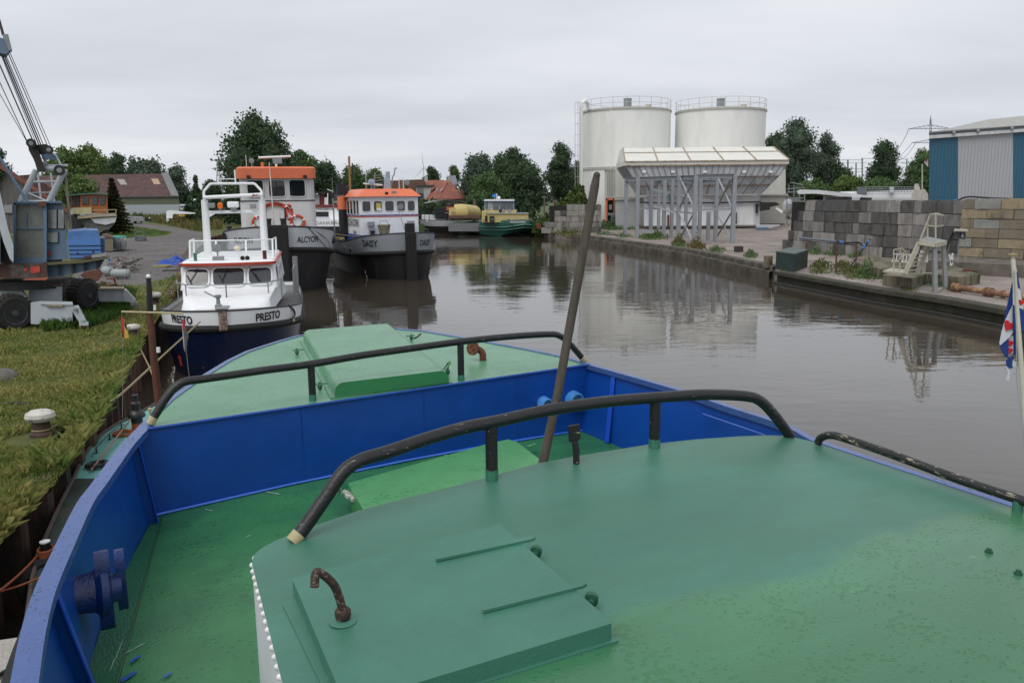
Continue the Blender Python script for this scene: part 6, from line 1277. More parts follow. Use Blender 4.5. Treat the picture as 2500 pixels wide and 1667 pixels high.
far('cabin_cruiser','white cabin cruiser laid up beyond the shed','boat',[('cabin',[([(461,499),(463,486),(480,485),(493,487),(495,499)],96,2.5,BWH)]),('window',[(rc(465,489,471,496),95.9,.1,GLS),(rc(473,489,480,496),95.9,.1,GLS),(rc(484,489,491,496),95.9,.1,GLS)]),('hull',[([(440,512),(438,499),(500,499),(500,505),(470,515)],95.6,3,BGW),(rc(440,503,458,505.5),95.5,.1,mat('blue_stripe',(.02,.08,.35),.5))])])
YK=1.0
TANKG=mat('tank_grey',(.28,.31,.31),.45,var=.2,sc=4,c2=(.15,.12,.09),c2at=.68,c2sc=5)
for (x,y,w_,r,Y,ax,lab) in ((295,667,20,.22,39.5,(1,-.1,0),'grey gas tank on feet lying nearest the bollard post'),(262,660,13,.22,41,(.8,-.6,0),'second grey gas tank end-on behind the first one')):
    c=P(x,y,Y); c.z=HL+r+.06; h_=w_/2000*Y; mb=MB(); mb.lathe([(0,-h_-.08),(r*.6,-h_-.06),(r,-h_+.03),(r,h_-.03),(r*.6,h_+.06),(0,h_+.08)],c,TANKG,18,axis=ax)
    for s in (-1,1): mb.box(c+Vector(ax).normalized()*s*h_*.6-Vector((0,0,r+.02)),(.04,.2,.12),TANKG)
    solo(mb,'gas_tank',lab,'gas tank',smooth=True)
q=random.Random(11); c=P(302,655,32)
SC=[RUST,CD,GALV,mat('scrap_brown',(.09,.06,.05),.8)]
lab=['long thin bar','bent rusty rod','pale galvanised strip','dark flat iron','rusty angle iron','short grey tube','dark rod standing up','rusty grid bar','lower black bar','brown plank','short brown beam','thin strip on top']
mb=MB()
for k in range(60):
    a=G(305+q.uniform(-24,24),660+q.uniform(-14,6),HL+.05)
    a.z+=q.uniform(0,.45); b=a+Vector((q.uniform(-.6,.6),q.uniform(-.5,.5),q.uniform(-.15,.25))); mb.bar(a,b,.04+.05*q.random(),.03,SC[k%4])
solo(mb,'scrap_heap','tangled heap of rusty scrap metal on the gravel behind the gas tanks','scrap heap',kind='stuff')
mb=MB(); mb.lathe([(.10,0),(.22,0),(.22,.28),(.1,.28)],G(300,664,HL+.25),mat('drum_dark',(.05,.04,.035),.7),16,axis=(.7,-.7,.2)); solo(mb,'cable_drum','round dark drum ring standing in the scrap heap','drum',smooth=True)
YK=1.26
far('rusty_plate','rust brown steel plate leaning behind the rear crane wheel','plate',[('plate',[([(196,672),(206,664),(244,657),(252,670),(240,686),(212,688)],29.5,.25,mat('plate_red_brown',(.12,.05,.035),.8,var=.3))])])
YK=1.0
mb=MB()
for s_ in ((278,678,286,707),(248,686,252,706),(250,700,284,692),(278,680,262,680)): mb.rod(P(s_[0],s_[1],34),P(s_[2],s_[3],34 if s_[1]>680 else 34.3),.04,mat('frame_red',(.2,.05,.035),.7),6)
solo(mb,'red_trestle','thin red painted metal frame in the grass before the gas tanks','frame')
YK=1.45
far('white_slat_rack','pale ribbed panel standing under the crane platform','panel',[('panel',[([(248,662),(246,636),(261,634),(262,660)],30,.1,mat('panel_pale',(.36,.37,.36),.6,corr=('X',14,.02)))]),('post',[(rc(266,632,269,654),29.8,.08,CBB),(rc(263,633,273,636),29.8,.08,CBB)])])
YK=1.0
# blue tarpaulin, rope and mat on the gravel
c=G(428,645,HL); mb=MB(); q=random.Random(5); n=14
rows=[]
for i in range(n):
    r=[]
    for j in range(n):
        u=i/(n-1)*2-1; v=j/(n-1)*2-1; d=max(abs(u),abs(v)); hgt=max(0,1-d**2)*(.34+.18*math.sin(u*5+1)*math.cos(v*4))+q.uniform(0,.07)*(1-d*.9)
        r.append(Vector((c.x+u*.85+q.uniform(-.07,.07),c.y+v*1.0+q.uniform(-.07,.07),HL+.008+hgt)))
    rows.append(r)
mb.grid(rows,mat('tarp_blue',(.012,.06,.33),.45,var=.2,sc=5,bump=.6,bsc=8)); solo(mb,'blue_tarpaulin','crumpled blue tarpaulin heaped on the gravel','tarpaulin',smooth=True)
mb=MB(); c=G(397,652,HL); mb.tube(coil(c,.42,7,.02,seed=9,squash=.75,rnd=.6),.035,mat('rope_straw',(.25,.22,.09),.9),5); solo(mb,'rope_heap','straw coloured rope heap next to the blue tarpaulin','rope')
mb=MB(); c=G(424,660,HL+.03); mb.box(c,(1.1,.35,.06),CD,.1); solo(mb,'black_beam','flat black beam lying before the blue tarpaulin','beam')
# tyre half buried in the grass at the left edge, boulder
mb=MB(); c=G(18,925,HL); mb.ball(c+Vector((-.1,0,-.02)),.34,mat('stone_grey',(.12,.115,.10),.9,var=.4,sc=6,bump=2,bsc=8),12,7,.75); solo(mb,'boulder','round grey stone in the grass at the left edge','stone',smooth=True)
mb=MB(); mb.tube(spline([G(-10,990,HL+.03),G(20,984,HL+.06),G(60,985,HL+.05),G(82,988,HL+.02)],5),.03,LET,6); solo(mb,'black_hose','short black hose lying in the grass above the near bollard','hose',smooth=True)
# long shed with the red brown roof
YK=1.3; Y=150; SHD=far('long_shed','long low shed with a red brown corrugated roof, green upper and white lower wall','shed',[('wall',[([(110,527),(110,502),(438,499),(438,525)],Y,.6,mat('shed_white',(.36,.39,.41),.8,var=.1))]),('upper_wall',[([(110,502),(110,483),(437,480),(438,499)],Y,.6,mat('shed_green',(.13,.14,.09),.8,var=.15,corr=('X',2,.05)))]),('gutter',[([(100,484),(100,482),(437,479),(437,480.5)],Y-.3,.4,mat('gutter_grey',(.3,.31,.33),.6))])])
RF=mat('shed_roof',(.095,.045,.04),.85,var=.35,sc=.7,bump=.8,c2=(.05,.035,.03),c2at=.55,c2sc=.5,corr=('X',1.2,.12))
mb=MB(SHD,True); A=P(95,481,Y-.4);B=P(437,479,Y-.4);C_=P(411,424,Y+11);D_=P(40,430,Y+11); n=8
mb.grid([[A.lerp(B,i/20).lerp(D_.lerp(C_,i/20),j/n) for i in range(21)] for j in range(n+1)],RF); mb.add([C_,D_,D_+Vector((-8,11,-6)),C_+Vector((-12,11,-6))],[(0,1,2,3)],RF); mb.obj('roof',SHD)
mb=MB(SHD,True); E1=P(437,479,Y-.45);E2_=P(411,424,Y+11); mb.prism([E1,E1+Vector((-1.8,0,.05)),E2_+Vector((-1.8,-.05,.12)),E2_+Vector((0,-.05,.12))],(0,0,.1),mat('verge_grey',(.17,.17,.17),.8)); mb.obj('verge',SHD)
for (x,c_) in ((302,(.30,.27,.25)),(380,(.38,.26,.16))):
    mb=MB(SHD,True); s=(440-424)/57.; a=A.lerp(B,(x-95)/342.); d=D_.lerp(C_,(x-40)/371.)
    def rp(px_,t): 
        i=(px_-95)/342.; return A.lerp(B,i).lerp(D_.lerp(C_,i),t)+Vector((0,-.12,.06))
    x_=x+12; mb.poly([rp(x_,.50),rp(x_+16,.50),rp(x_+16,.76),rp(x_,.76)],mat('skylight%d'%(x>350) if 0 else ('skylight_warm' if x>350 else 'skylight_pale'),c_,.6)); mb.obj('skylight',SHD)
far('back_shed','second red brown roofed shed seen behind the crane frame','shed',[('roof',[([(30,480),(30,430),(78,426),(140,470),(140,482)],130,6,RF)]),('wall',[(rc(100,482,175,512),131,4,mat('shed_green',(0,0,0)))])])

YK=1.0
# ================================================================ right bank: walls, silos, loading frame
def gp(px,py,z=HR): return G(px,py,z)
BLK_=[mat('block_a',(.13,.125,.115),.9,var=.45,sc=1.6,bump=1.2,bsc=18,c2=(.055,.05,.047),c2at=.5,c2sc=1.6,stretch=(1,1,.4),c3=(.12,.13,.07),c3at=.66,c3sc=3),mat('block_b',(.20,.19,.18),.9,var=.4,sc=1.6,bump=1.2,bsc=18,c2=(.08,.075,.07),c2at=.6,c2sc=1.2,stretch=(1,1,.4)),mat('block_c',(.27,.255,.235),.9,var=.35,sc=1.6,bump=1.2,bsc=18,c2=(.08,.075,.07),c2at=.6,c2sc=1.2,stretch=(1,1,.4)),mat('block_d',(.09,.088,.085),.9,var=.45,sc=1.6,bump=1.2,bsc=18,stretch=(1,1,.4))]
BLT_=[mat('tan_a',(.30,.245,.155),.9,var=.25,sc=1.6,bump=1.,bsc=18,c2=(.16,.13,.09),c2at=.6,c2sc=1.2),mat('tan_b',(.23,.19,.13),.9,var=.25,sc=1.6,bump=1,bsc=18,c2=(.11,.095,.075),c2at=.58,c2sc=1.2),mat('tan_c',(.19,.165,.125),.9,var=.3,sc=1.6,bump=1,bsc=18),mat('tan_d',(.25,.25,.23),.9,var=.25,sc=1.6,bump=1)]
JT=mat('joint_dark',(.02,.018,.016),.95)
def blockwall(name,label,A,B,z0,rows,rh,bl,mats,seed,steps=None,dep=.8,topz=None,rag=True,weights=None):
    r=thing(name,label,'wall',A,math.atan2(B.y-A.y,B.x-A.x)); L_=(B-A).xy.length; q=random.Random(seed)
    core=MB(); core.box((L_/2+.4,dep/2,rows*rh/2-.04),(L_-1.2,dep-.12,rows*rh-.1),JT); core.obj('core',r)
    mb=MB()
    for k in range(rows):
        x=(steps[k] if steps else 0)+(bl/2 if k%2 and not steps else 0)*(-1)*0
        x0=x; first=True
        while x<L_-.05:
            w_=bl*q.choice([1,1,1,.5]) if not first else bl*(.5 if k%2 else 1); first=False
            w_=min(w_,L_-x); m=q.choices(mats,weights or [1]*len(mats))[0]
            dz=0
            mb.box((x+w_/2,dep/2+q.uniform(-.04,.04),k*rh+rh/2),(w_-.025,dep+q.uniform(-.01,.01),rh-.03),m,rx=q.uniform(-.012,.012),rz=q.uniform(-.012,.012)); 
            if k==rows-1 and rag:
                for s in range(int(w_/.32)): mb.box((x+.2+s*.32,dep/2,rows*rh+.015),(.2,dep*.8,.07),m)
            x+=w_
    mb.obj('blocks',r,bevel=.02); return r
A=gp(1909,608); B=gp(2345,650); kd=(A.y)/FP
blockwall('block_wall','dark grey concrete block wall with a stepped left end','' and 0 or A,B,HR,5,(607-504)/5*kd*1.12,1.28,BLK_,3,steps=[0,.75,1.35,1.95,2.7],weights=[3,3,2,2])
A2=G(2338,626,1.3); B2=A2+(G(2570,638,1.3)-A2)*2.6
blockwall('block_wall','tan and yellow concrete block wall on the raised kerb at the right edge',A2,B2,1.3,6,(5+(471-486)/-FP*-1*0+((474-488)/FP*A2.y)-1.3)/6 if 0 else (P(2338,488,A2.y).z-1.3)/6,1.45,BLT_,8,weights=[3,3,2,1],dep=.8)
c=G(1322,552,.7); e=G(1405,560,.7); c.y=e.y=102; c.x=P(1322,552,102).x; e.x=P(1468,560,102).x
blockwall('block_wall','small stacked grey block wall below the silos',Vector((c.x,102,.6)),Vector((e.x,102,.6)),.6,5,.69,1.5,BLK_[:3],5,steps=[0,.4,1.6,1.6,3.1],weights=[1,2,3])
# raised kerb and concrete foundations
CK=mat('kerb_concrete',(.15,.13,.11),.9,var=.35,sc=1,bump=1,c2=(.08,.07,.055),c2at=.55,c2sc=1.2)
CM=mat('mossy_concrete',(.20,.17,.12),.9,var=.35,sc=1.5,bump=1,c2=(.04,.05,.02),c2at=.52,c2sc=1.6,stretch=(1,1,.5))
mb=MB(); a=[G(x,y,1.3) for x,y in ((2262,636),(2860,666),(2860,634),(2275,612))]; mb.prism([Vector((p.x,p.y,HR-.05)) for p in a],(0,0,1.3-HR+.05),CK); solo(mb,'raised_kerb','long raised concrete kerb under the tan wall','kerb',bevel=.03)
def gblock(name,label,cat,base,top,m,z=HR,bev=.02,**kw):
    """base: ground corners in the photo; top: photo height of the first corner's top edge"""
    b=[G(x,y,z) for x,y in base]; h=P(base[0][0],top,b[0].y).z-z; mb=MB(); mb.prism(b,(0,0,h),m); return solo(mb,name,label,cat,bevel=bev,**kw),h
gblock('foundation_block','pale stained concrete block under the foot of the stairs','concrete block',[(2153,697),(2226,707),(2262,694),(2190,686)],671,CM)
gblock('foundation_block','long dark mossy concrete beam with weeds, left of the stairs','concrete block',[(2085,662),(2152,682),(2250,672),(2130,645)],640,CM)
gblock('foundation_block','large concrete block right of the stair posts','concrete block',[(2262,692),(2338,702),(2392,694),(2320,668)],668,CM)
gblock('foundation_block','low broken concrete slab lying on top of the mossy beam','concrete block',[(2080,634),(2230,650),(2240,640),(2110,628)],630,mat('slab_pinkish',(.22,.16,.13),.9,var=.3))
# dark green chest
b=[G(x,y,HR) for x,y in ((1893,657),(1939,665),(1971,652))]; b.append(b[0]+b[2]-b[1]); h=P(1939,620,b[1].y).z-HR
r=thing('storage_chest','dark green steel chest on the quay edge','chest',b[1]); DG=mat('chest_green',(.018,.04,.035),.5,var=.2,sc=2,bump=.2)
mb=MB(r,True); mb.prism(b,(0,0,h-.08),DG); mb.obj('body',r,bevel=.02); cc=sum(b,Vector())/4; mb=MB(r,True); mb.prism([cc+(p-cc)*1.03+Vector((0,0,h-.08)) for p in b],(0,0,.1),mat('chest_lid',(.05,.085,.07),.5,c2=(.2,.17,.03),c2at=.66,c2sc=4)); mb.obj('lid',r,bevel=.02)
mb=MB(); p=G(1885,655,HR); mb.box(p+Vector((-.1,.5,.35)),(.35,.5,.75),CM,.2); solo(mb,'timber_post','short weathered block beside the green chest','post',bevel=.03)
mb=MB(); p=G(1803,615,HR); p2=P(1803,601,p.y); mb.box((p.x,p.y,(p.z+p2.z)/2),(.6,.6,p2.z-p.z),mat('post_dark',(.045,.035,.03),.8)); solo(mb,'mooring_post','short dark mooring post on the quay edge by the loading frame','bollard',bevel=.04)
mb=MB(); p=G(1315,555,.7); mb.box(P(1315,552,98),(.5,.5,.6),RUST); solo(mb,'rusty_post','rusty stub post at the corner of the far quay','bollard')
# quay timber edge
TM=mat('quay_timber',(.06,.05,.04),.9,var=.5,sc=1.2,bump=1.2,c2=(.03,.04,.015),c2at=.52,c2sc=2)
def edgebeam(pts,name,label,sec,m,z):
    mb=MB(); n=len(pts); nr=[]
    for i in range(n):
        t=(pts[min(i+1,n-1)]-pts[max(i-1,0)]); t.z=0; t.normalize(); nr.append(Vector((t.y,-t.x,0)))
    mb.grid([[Vector((p.x,p.y,0))+q*d+Vector((0,0,z+h_)) for p,q in zip(pts,nr)] for d,h_ in sec],m); solo(mb,name,label,'quay edge')
near=[p for p in ER]; near=resample(near,.8)
edgebeam(near,'quay_beam','mossy dark timber beam along the near right quay',[(.4,.03),(.4,.07),(-.30,.07),(-.32,.02),(-.32,-.14),(-.06,-.16),(-.06,-.9)],TM,HR)
farq=resample(E2,1.); edgebeam(farq,'quay_beam','crumbling concrete quay edge below the loading frame',[(.5,.02),(.5,.16),(-.1,.16),(-.12,.1),(-.12,-.15),(-.35,-.17),(-.35,-.35),(-.3,-.9)],mat('old_quay_concrete',(.12,.105,.085),.9,var=.45,sc=.8,bump=1.4,c2=(.05,.045,.03),c2at=.52,c2sc=1.1),HR)
edgebeam([p+Vector((0,0,0)) for p in near],'waterline_beam','dark wet timber ledge at the waterline under the near quay beam',[(.0,.0),(-.34,.0),(-.36,-.06),(-.36,-.6)],mat('wet_timber',(.02,.018,.014),.5,var=.5,sc=1.5,bump=1),.14)
# hose on stands
ST=mat('stand_rust',(.10,.04,.03),.8); HS=mat('hose_black',(.015,.016,.02),.5); HG=mat('hose_grey_blue',(.10,.12,.16),.5); HBL=mat('hose_tie_blue',(.06,.17,.42),.6)
Yh=49.
hs=thing('hose_stand','rusty posts carrying a blue taped black hose in front of the grey wall','hose',G(2040,668,HR))
for (x,yb,Y_) in ((1967,618,58),(2041,668,46.5),(2090,640,49.5)):
    b=P(x,yb,Y_); b.z=HR; mb=MB(hs,True); mb.rod(b,P(x+1,592,Y_),.05,ST,8); mb.obj('post',hs)
mb=MB(hs,True); mb.rod(P(1952,581,56),P(2042,590,48),.075,HG,8); mb.obj('grey_pipe',hs,True)
mb=MB(hs,True); mb.tube(spline([P(2042,590,48),P(2070,593,48),P(2095,592,49),(P(2108,601,48.5))],5),.06,HS,8); mb.tube([P(2125,584,48.2),P(2110,604,48.3),P(2090,630,47.5),P(2068,663,46.5)],.05,HS,8); mb.obj('black_hose',hs,True)
mb=MB(hs,True)
for (x,y,Y_) in ((1954,582,55.7),(2052,591,48),(2057,592,48),(2110,600,48),(2108,605,48),(2120,590,48)): mb.ball(P(x,y,Y_-.05),.095,HBL,8,5)
mb.obj('blue_tape',hs,True); 
mb=MB(); mb.tube(spline([P(2255,508,60),P(2300,505,57),P(2330,494,55),P(2362,481,54),P(2420,484,54),P(2520,487,54)],6),.06,HS,8); mb.tube(spline([P(2330,494,52),P(2333,520,51.5),P(2328,555,50.5),P(2312,600,49.5),P(2298,648,46)],6),.08,HS,8); mb.ball(P(2332,493,52),.14,HBL); solo(mb,'pressure_hose','thick black hose draped over the gap between the grey and tan walls','hose',smooth=True)
# access stairs
SW_=mat('stair_cream',(.42,.40,.32),.6,var=.2,sc=4,c2=(.22,.13,.07),c2at=.66,c2sc=4); SG=mat('stair_grey',(.26,.27,.27),.6,var=.2,sc=4)
g0=G(2282,714,HR); Ys=g0.y; stn=thing('access_stairs','cream painted steel stairs and landing with grey posts on the quay','stairs',g0)
def sb_(name,segs,w_,m,par=stn):
    mb=MB(stn,True)
    for (x0,y0,d0_,x1,y1,d1_) in segs: mb.bar(P(x0,y0,Ys+d0_),P(x1,y1,Ys+d1_),w_,w_,m,up=(0,1,0))
    return mb.obj(name,par)
sb_('post',[(2281,595,0,2283,713,0)],.17,SG); sb_('post',[(2303,592,1.2,2308,708,1.2)],.15,SG); sb_('foot_bar',[(2284,712,0,2300,704,1)],.08,SW_)
mb=MB(stn,True); mb.prism([P(2243,592,Ys+.1),P(2282,599,Ys-.1),P(2306,592,Ys+1.2),P(2262,584,Ys+1.5)],(0,0,.12),SG); lg=mb.obj('landing',stn); sb_('landing_edge',[(2243,592,.05,2282,598,-.15),(2282,598,-.15,2306,592,1.15)],.2,SW_,lg)
sb_('stringer',[(2244,592,.1,2209,669,.1)],.16,SW_); sb_('stringer',[(2269,594,.8,2240,666,.8)],.16,SW_)
for k in range(7):
    t=(k+.7)/7.5; sb_('tread',[(2244-35*t,592+77*t,.1,2269-29*t,594+72*t,.8)],.06,SW_)
sb_('guard_rail',[(2247,585,.4,2271,524,.4),(2271,524,.4,2286,521,1.3),(2284,524,0,2304,526,1.0),(2286,521,1.3,2304,526,1.0),(2284,524,0,2284,592,0),(2271,524,.4,2284,524,0),(2265,545,.4,2264,588,.4),(2265,551,.4,2284,553,0),(2284,553,0,2303,551,1)],.055,SW_); 
sb_('lower_handrail',[(2182,610,1,2203,606,1),(2203,606,1,2222,630,1),(2182,610,1,2182,664,1),(2198,608,1,2196,662,1),(2196,640,1,2206,616,1),(2184,640,1,2200,636,1)],.05,SW_)
mb=MB(stn,True); mb.prism([P(2155,665,Ys+1.2),P(2210,671,Ys+.1),P(2222,664,Ys+1.2),P(2178,659,Ys+2.4)],(0,0,.09),SW_); mb.obj('bottom_plate',stn)
sb_('stay_rod',[(2249,597,.9,2230,664,.9)],.05,mat('stay_dark',(.05,.04,.035),.6)); sb_('stay_rod',[(2255,597,.9,2215,664,.6)],.03,mat('stay_dark',(0,0,0)))
mb=MB(); 
for k in range(7): mb.bar(P(2183+k*8,620,44),P(2179+k*8,639,44),.03,.03,BWH,up=(0,1,0))
mb.bar(P(2180,620,44),P(2240,623,44),.04,.04,BWH,up=(0,1,0)); mb.bar(P(2176,638,44),P(2236,641,44),.04,.04,BWH,up=(0,1,0)); solo(mb,'aluminium_ladder','white ladder lying on its side behind the stairs','ladder')
mb=MB(); mb.pr(2236,612,2266,641,43,.8,mat('cabinet_white',(.42,.43,.43),.6)); solo(mb,'white_cabinet','plain white cabinet behind the stairs','cabinet',bevel=.03)
mb=MB()
for s_ in ((2317,622,2325,646),(2326,618,2321,648)): mb.bar(P(s_[0],s_[1],44),P(s_[2],s_[3],44),.07,.07,BWH,up=(0,1,0))
mb.bar(P(2318,632,44),P(2328,632,44),.06,.06,BWH,up=(0,1,0)); solo(mb,'trestle','small white trestle behind the stair posts','trestle')
mbx=far('meter_box','grey meter box with pale lid on two thin legs before the tan wall','meter box',[('box',[([(2331,583),(2331,564),(2358,566),(2358,584)],42.5,.7,mat('meter_grey',(.07,.07,.07),.5)),([(2346,579),(2349,568),(2353,579)],42.4,.1,mat('meter_label',(.3,.33,.38),.5))]),('lid',[([(2328,565),(2330,561),(2362,562),(2364,566)],42.2,1.1,mat('meter_lid',(.38,.36,.3),.6))]),('leg',[(rc(2338,584,2340.5,642),42.8,.1,SG)]),('leg',[(rc(2355,584,2357.5,636),43,.1,SG)])])
PR_=mat('pipe_rust',(.20,.10,.06),.75,var=.3,sc=3,bump=.8,c2=(.40,.28,.14),c2at=.6,c2sc=1.6)
mb=MB(); a=G(2330,712,HR); a.z+=.2; b=G(2530,742,HR); b.z+=.2; mb.rod(a,b,.13,PR_,14); 
d=(b-a).normalized()
for t,r_ in ((.0,.2),(.06,.19),(.42,.2),(.47,.2),(.62,.17)): mb.rod(a.lerp(b,t)-d*.06,a.lerp(b,t)+d*.06,r_,PR_,14)
solo(mb,'rusty_pipe','orange rusty dredging pipe with flanges lying on the gravel quay','pipe',smooth=True)
mb=MB()
for s_ in ((2373,662,2373,700),(2380,664,2380,701),(2352,660,2386,664)): mb.bar(P(s_[0],s_[1],41),P(s_[2],s_[3],41),.12,.12,SG if s_[0]!=2352 else RUST,up=(0,1,0))
solo(mb,'steel_trestle','rust topped steel trestle right of the concrete block','trestle')
# ---------------------------------------------------------------- silos
YK=1.22
SIL=mat('silo_white',(.78,.785,.75),.5,var=.05,sc=.5,bump=.1,c2=(.70,.70,.66),c2at=.62,c2sc=.35,stretch=(1,1,.25)); SIL2=mat('silo_trim',(.40,.39,.35),.6,var=.15,sc=2,c2=(.25,.17,.1),c2at=.7,c2sc=3); RAILW=mat('silo_rail',(.45,.45,.42),.6)
SLU=mat('silo_top_blue',(.17,.24,.26),.6)
def silo(px,label,Yc,capx):
    c=P(px,480,Yc); R_=104/FP*c.y; zt=P(px,272,Yc).z; r=thing('silo',label,'silo',(c.x,c.y,HR),0,'storage silos'); t=zt-HR
    mb=MB(); mb.lathe([(R_,0),(R_,t)],(0,0,0),SIL,64); mb.lathe([(R_+.04,t-.02),(R_*.5,t+.35),(.9,t+.62),(0,t+.65)],(0,0,0),SIL,48); mb.obj('shell',r,True)
    mb=MB(); mb.lathe([(R_+.0,t-.35),(R_+.14,t-.35),(R_+.14,t-.1),(R_,t-.1)],(0,0,0),SIL2,64); mb.obj('rim',r,True)
    mb=MB(); N_=22
    for k in range(N_):
        a=2*PI*k/N_; p=Vector((R_*math.cos(a),R_*math.sin(a),t-.1)); mb.rod(p,p+Vector((0,0,1.55)),.035,RAILW,5)
    for h_ in (.75,1.55): mb.tube([Vector((R_*math.cos(2*PI*i/48),R_*math.sin(2*PI*i/48),t-.1+h_)) for i in range(48)],.03,RAILW,5,closed=True)
    mb.obj('railing',r)
    mb=MB(); mb.lathe([(.62,t+.4),(.62,t+1.7)],(capx,0,0),mat('duct_grey',(.22,.23,.23),.6,corr=('X',8,.02)),16); mb.lathe([(.64,t+1.68),(.66,t+1.9),(0,t+2.0)],(capx,0,0),SLU,16); mb.obj('roof_vent',r,True)
    mb=MB(); mb.box((3.2,-1.5,t+.55),(.8,.6,.6),SIL2); mb.obj('roof_hatch',r,bevel=.05); return r,R_,t
s1,R1,t1=silo(1526,'left one of two big white silos, caged ladder and curved pipe at its side',108,.2)
s2,R2,t2=silo(1752,'right one of two big white silos, thin pipe down its right side',108,0)
mb=MB(); gz=P(1526,413,102.5).z-HR; mb.lathe([(R1+.0,gz),(R1+.1,gz),(R1+.1,gz+.4),(R1,gz+.4)],(0,0,0),SIL2,64); mb.obj('girth_band',s1,True)
mb=MB(s1,True); q0=[P(1419,y,104) for y in (495,440,350,262)]; mb.tube(q0+[P(1421,252,104),P(1428,246,104.4),P(1436,252,105),P(1436,268,105.2)],.28,SIL,12); mb.obj('fill_pipe',s1,True)
mb=MB(s1,True); x0,x1=1404,1411
for x in (x0,x1,1416): mb.rod(P(x,495,103.6),P(x,248,103.6),.035,RAILW,5)
for k in range(10): y=250+k*26; mb.tube([P(x0,y,103.6),P(1407,y+1,102.9),P(x1,y,103.6),P(1416,y,103.6)],.03,RAILW,5)
mb.obj('caged_ladder',s1)
mb=MB(s1,True); mb.rod(P(1491,268,102.4),P(1491,410,102.4),.07,SIL,6); mb.obj('drain_pipe',s1)
mb=MB(s2,True); mb.tube([P(1853,264,106),P(1859,265,106),P(1860,276,106),P(1857,362,106)],.12,SIL,8); mb.obj('drain_pipe',s2,True)
# clad building between the silos' feet
CL=mat('cladding_white',(.55,.55,.51),.6,var=.08,sc=1,corr=('X',.9,.05),c2=(.3,.28,.24),c2at=.7,c2sc=1.2); 
bl_=far('silo_base_building','pale clad base building below the silos','building',[('wall',[(rc(1476,413,1918,552),98,8,CL)]),('lower_wall',[([(1855,546),(1855,478),(1918,476),(1917,546)],97.6,.6,mat('beige_panel',(.38,.37,.33),.7,var=.1))]),('trim',[(rc(1424,411,1500,415),97.8,.6,SIL2),(rc(1850,474,1920,478),97.4,.6,SIL2),(rc(1480,481,1580,484),97.7,.4,SIL2)]),('louvre',[(rc(1481+k*4,415,1483+k*4,482),97.8,.25,mat('louvre_white',(.5,.5,.46),.6)) for k in range(5)]),('door_frame',[(rc(1479,485,1501,489),97.5,.6,ORG),(rc(1479,485,1483,540),97.5,.6,ORG),(rc(1497,485,1500,520),97.5,.5,mat('frame_rust',(.3,.1,.04),.7))]),('doorway',[(rc(1483,489,1498,540),97.9,.2,CD)]),('machinery',[(rc(1487,500,1494,512),97.3,.6,GALV),(rc(1484,520,1500,526),97.3,.6,GALV),(rc(1492,526,1498,545),97.2,.4,CB)])])
far('grey_container','plain grey steel container left of the loading frame','container',[('body',[([(1503,557),(1502,488),(1552,486),(1552,556)],92,3,mat('container_grey',(.36,.37,.37),.6,var=.1,sc=.6))]),('roof_edge',[([(1500,489),(1500,484),(1553,482),(1553,487)],91.8,3.3,SIL2)])])
# hopper with white lid
GM=mat('hopper_galv',(.44,.46,.48),.55,metal=.1,var=.25,sc=.8,bump=.2,c2=(.2,.2,.2),c2at=.6,c2sc=.7,stretch=(1,1,.3),c3=(.2,.1,.05),c3at=.73,c3sc=2); HW=mat('hopper_lid_white',(.68,.67,.62),.6,var=.08,sc=.6,c2=(.35,.26,.17),c2at=.74,c2sc=1.5)
hp=thing('loading_hopper','long galvanised loading hopper with a white hipped lid before the silos','hopper',P(1700,552,88))
Yf,Yb_=88.,95.
Xl=P(1528,403,Yf).x; Xr=P(1922,400,Yf).x; z1=P(1700,403,Yf).z; z2=P(1700,432,Yf).z; z3=P(1700,475,Yf).z; z4=P(1700,362,(Yf+Yb_)/2+1).z
def loop(xl,xr,yf,yb,z): yf*=YK; yb*=YK; return [Vector((xl,yf,z)),Vector((xr,yf,z)),Vector((xr,yb,z)),Vector((xl,yb,z))]
def frust(mb,a,b,m): mb.add(a+b,[(0,1,5,4),(1,2,6,5),(2,3,7,6),(3,0,4,7)],m)
T=loop(Xl,Xr,Yf,Yb_,z1);M_=loop(Xl+.95,Xr-1.0,Yf+.08,Yb_-.5,z2);Bq=loop(P(1568,475,89).x,P(1858,475,89).x,Yf+1.1,Yb_-2.0,z3)
mb=MB(hp,True); frust(mb,T,M_,GM); frust(mb,M_,Bq,GM); mb.obj('hopper_body',hp)
mb=MB(hp,True); nr=26
for i in range(nr+1):
    t=i/nr; a=T[0].lerp(T[1],t);b=M_[0].lerp(M_[1],t);c=Bq[0].lerp(Bq[1],t)
    mb.bar(a-Vector((0,.05,.1)),b-Vector((0,.05,0)),.08,.08,mat('hopper_rib',(.19,.20,.21),.6)); 
    if i%2==0: mb.bar(b-Vector((0,.05,0)),c-Vector((0,.05,0)),.08,.08,mat('hopper_rib',(0,0,0)))
for L_l in (M_,): mb.bar(L_l[0]-Vector((0,.08,0)),L_l[1]-Vector((0,.08,0)),.14,.1,mat('rust_beam',(.16,.09,.06),.8))
a=M_[0].lerp(Bq[0],.5);b=M_[1].lerp(Bq[1],.5); mb.bar(a-Vector((0,.1,0)),b-Vector((0,.1,0)),.1,.1,mat('rust_beam',(0,0,0)))
for i in range(7): t=i/6; mb.bar(T[0].lerp(T[3],t)-Vector((.05,0,.1)),M_[0].lerp(M_[3],t)-Vector((.05,0,0)),.08,.08,mat('hopper_rib',(0,0,0)))
tag(mb.obj('body_ribs',hp),kind='stuff')
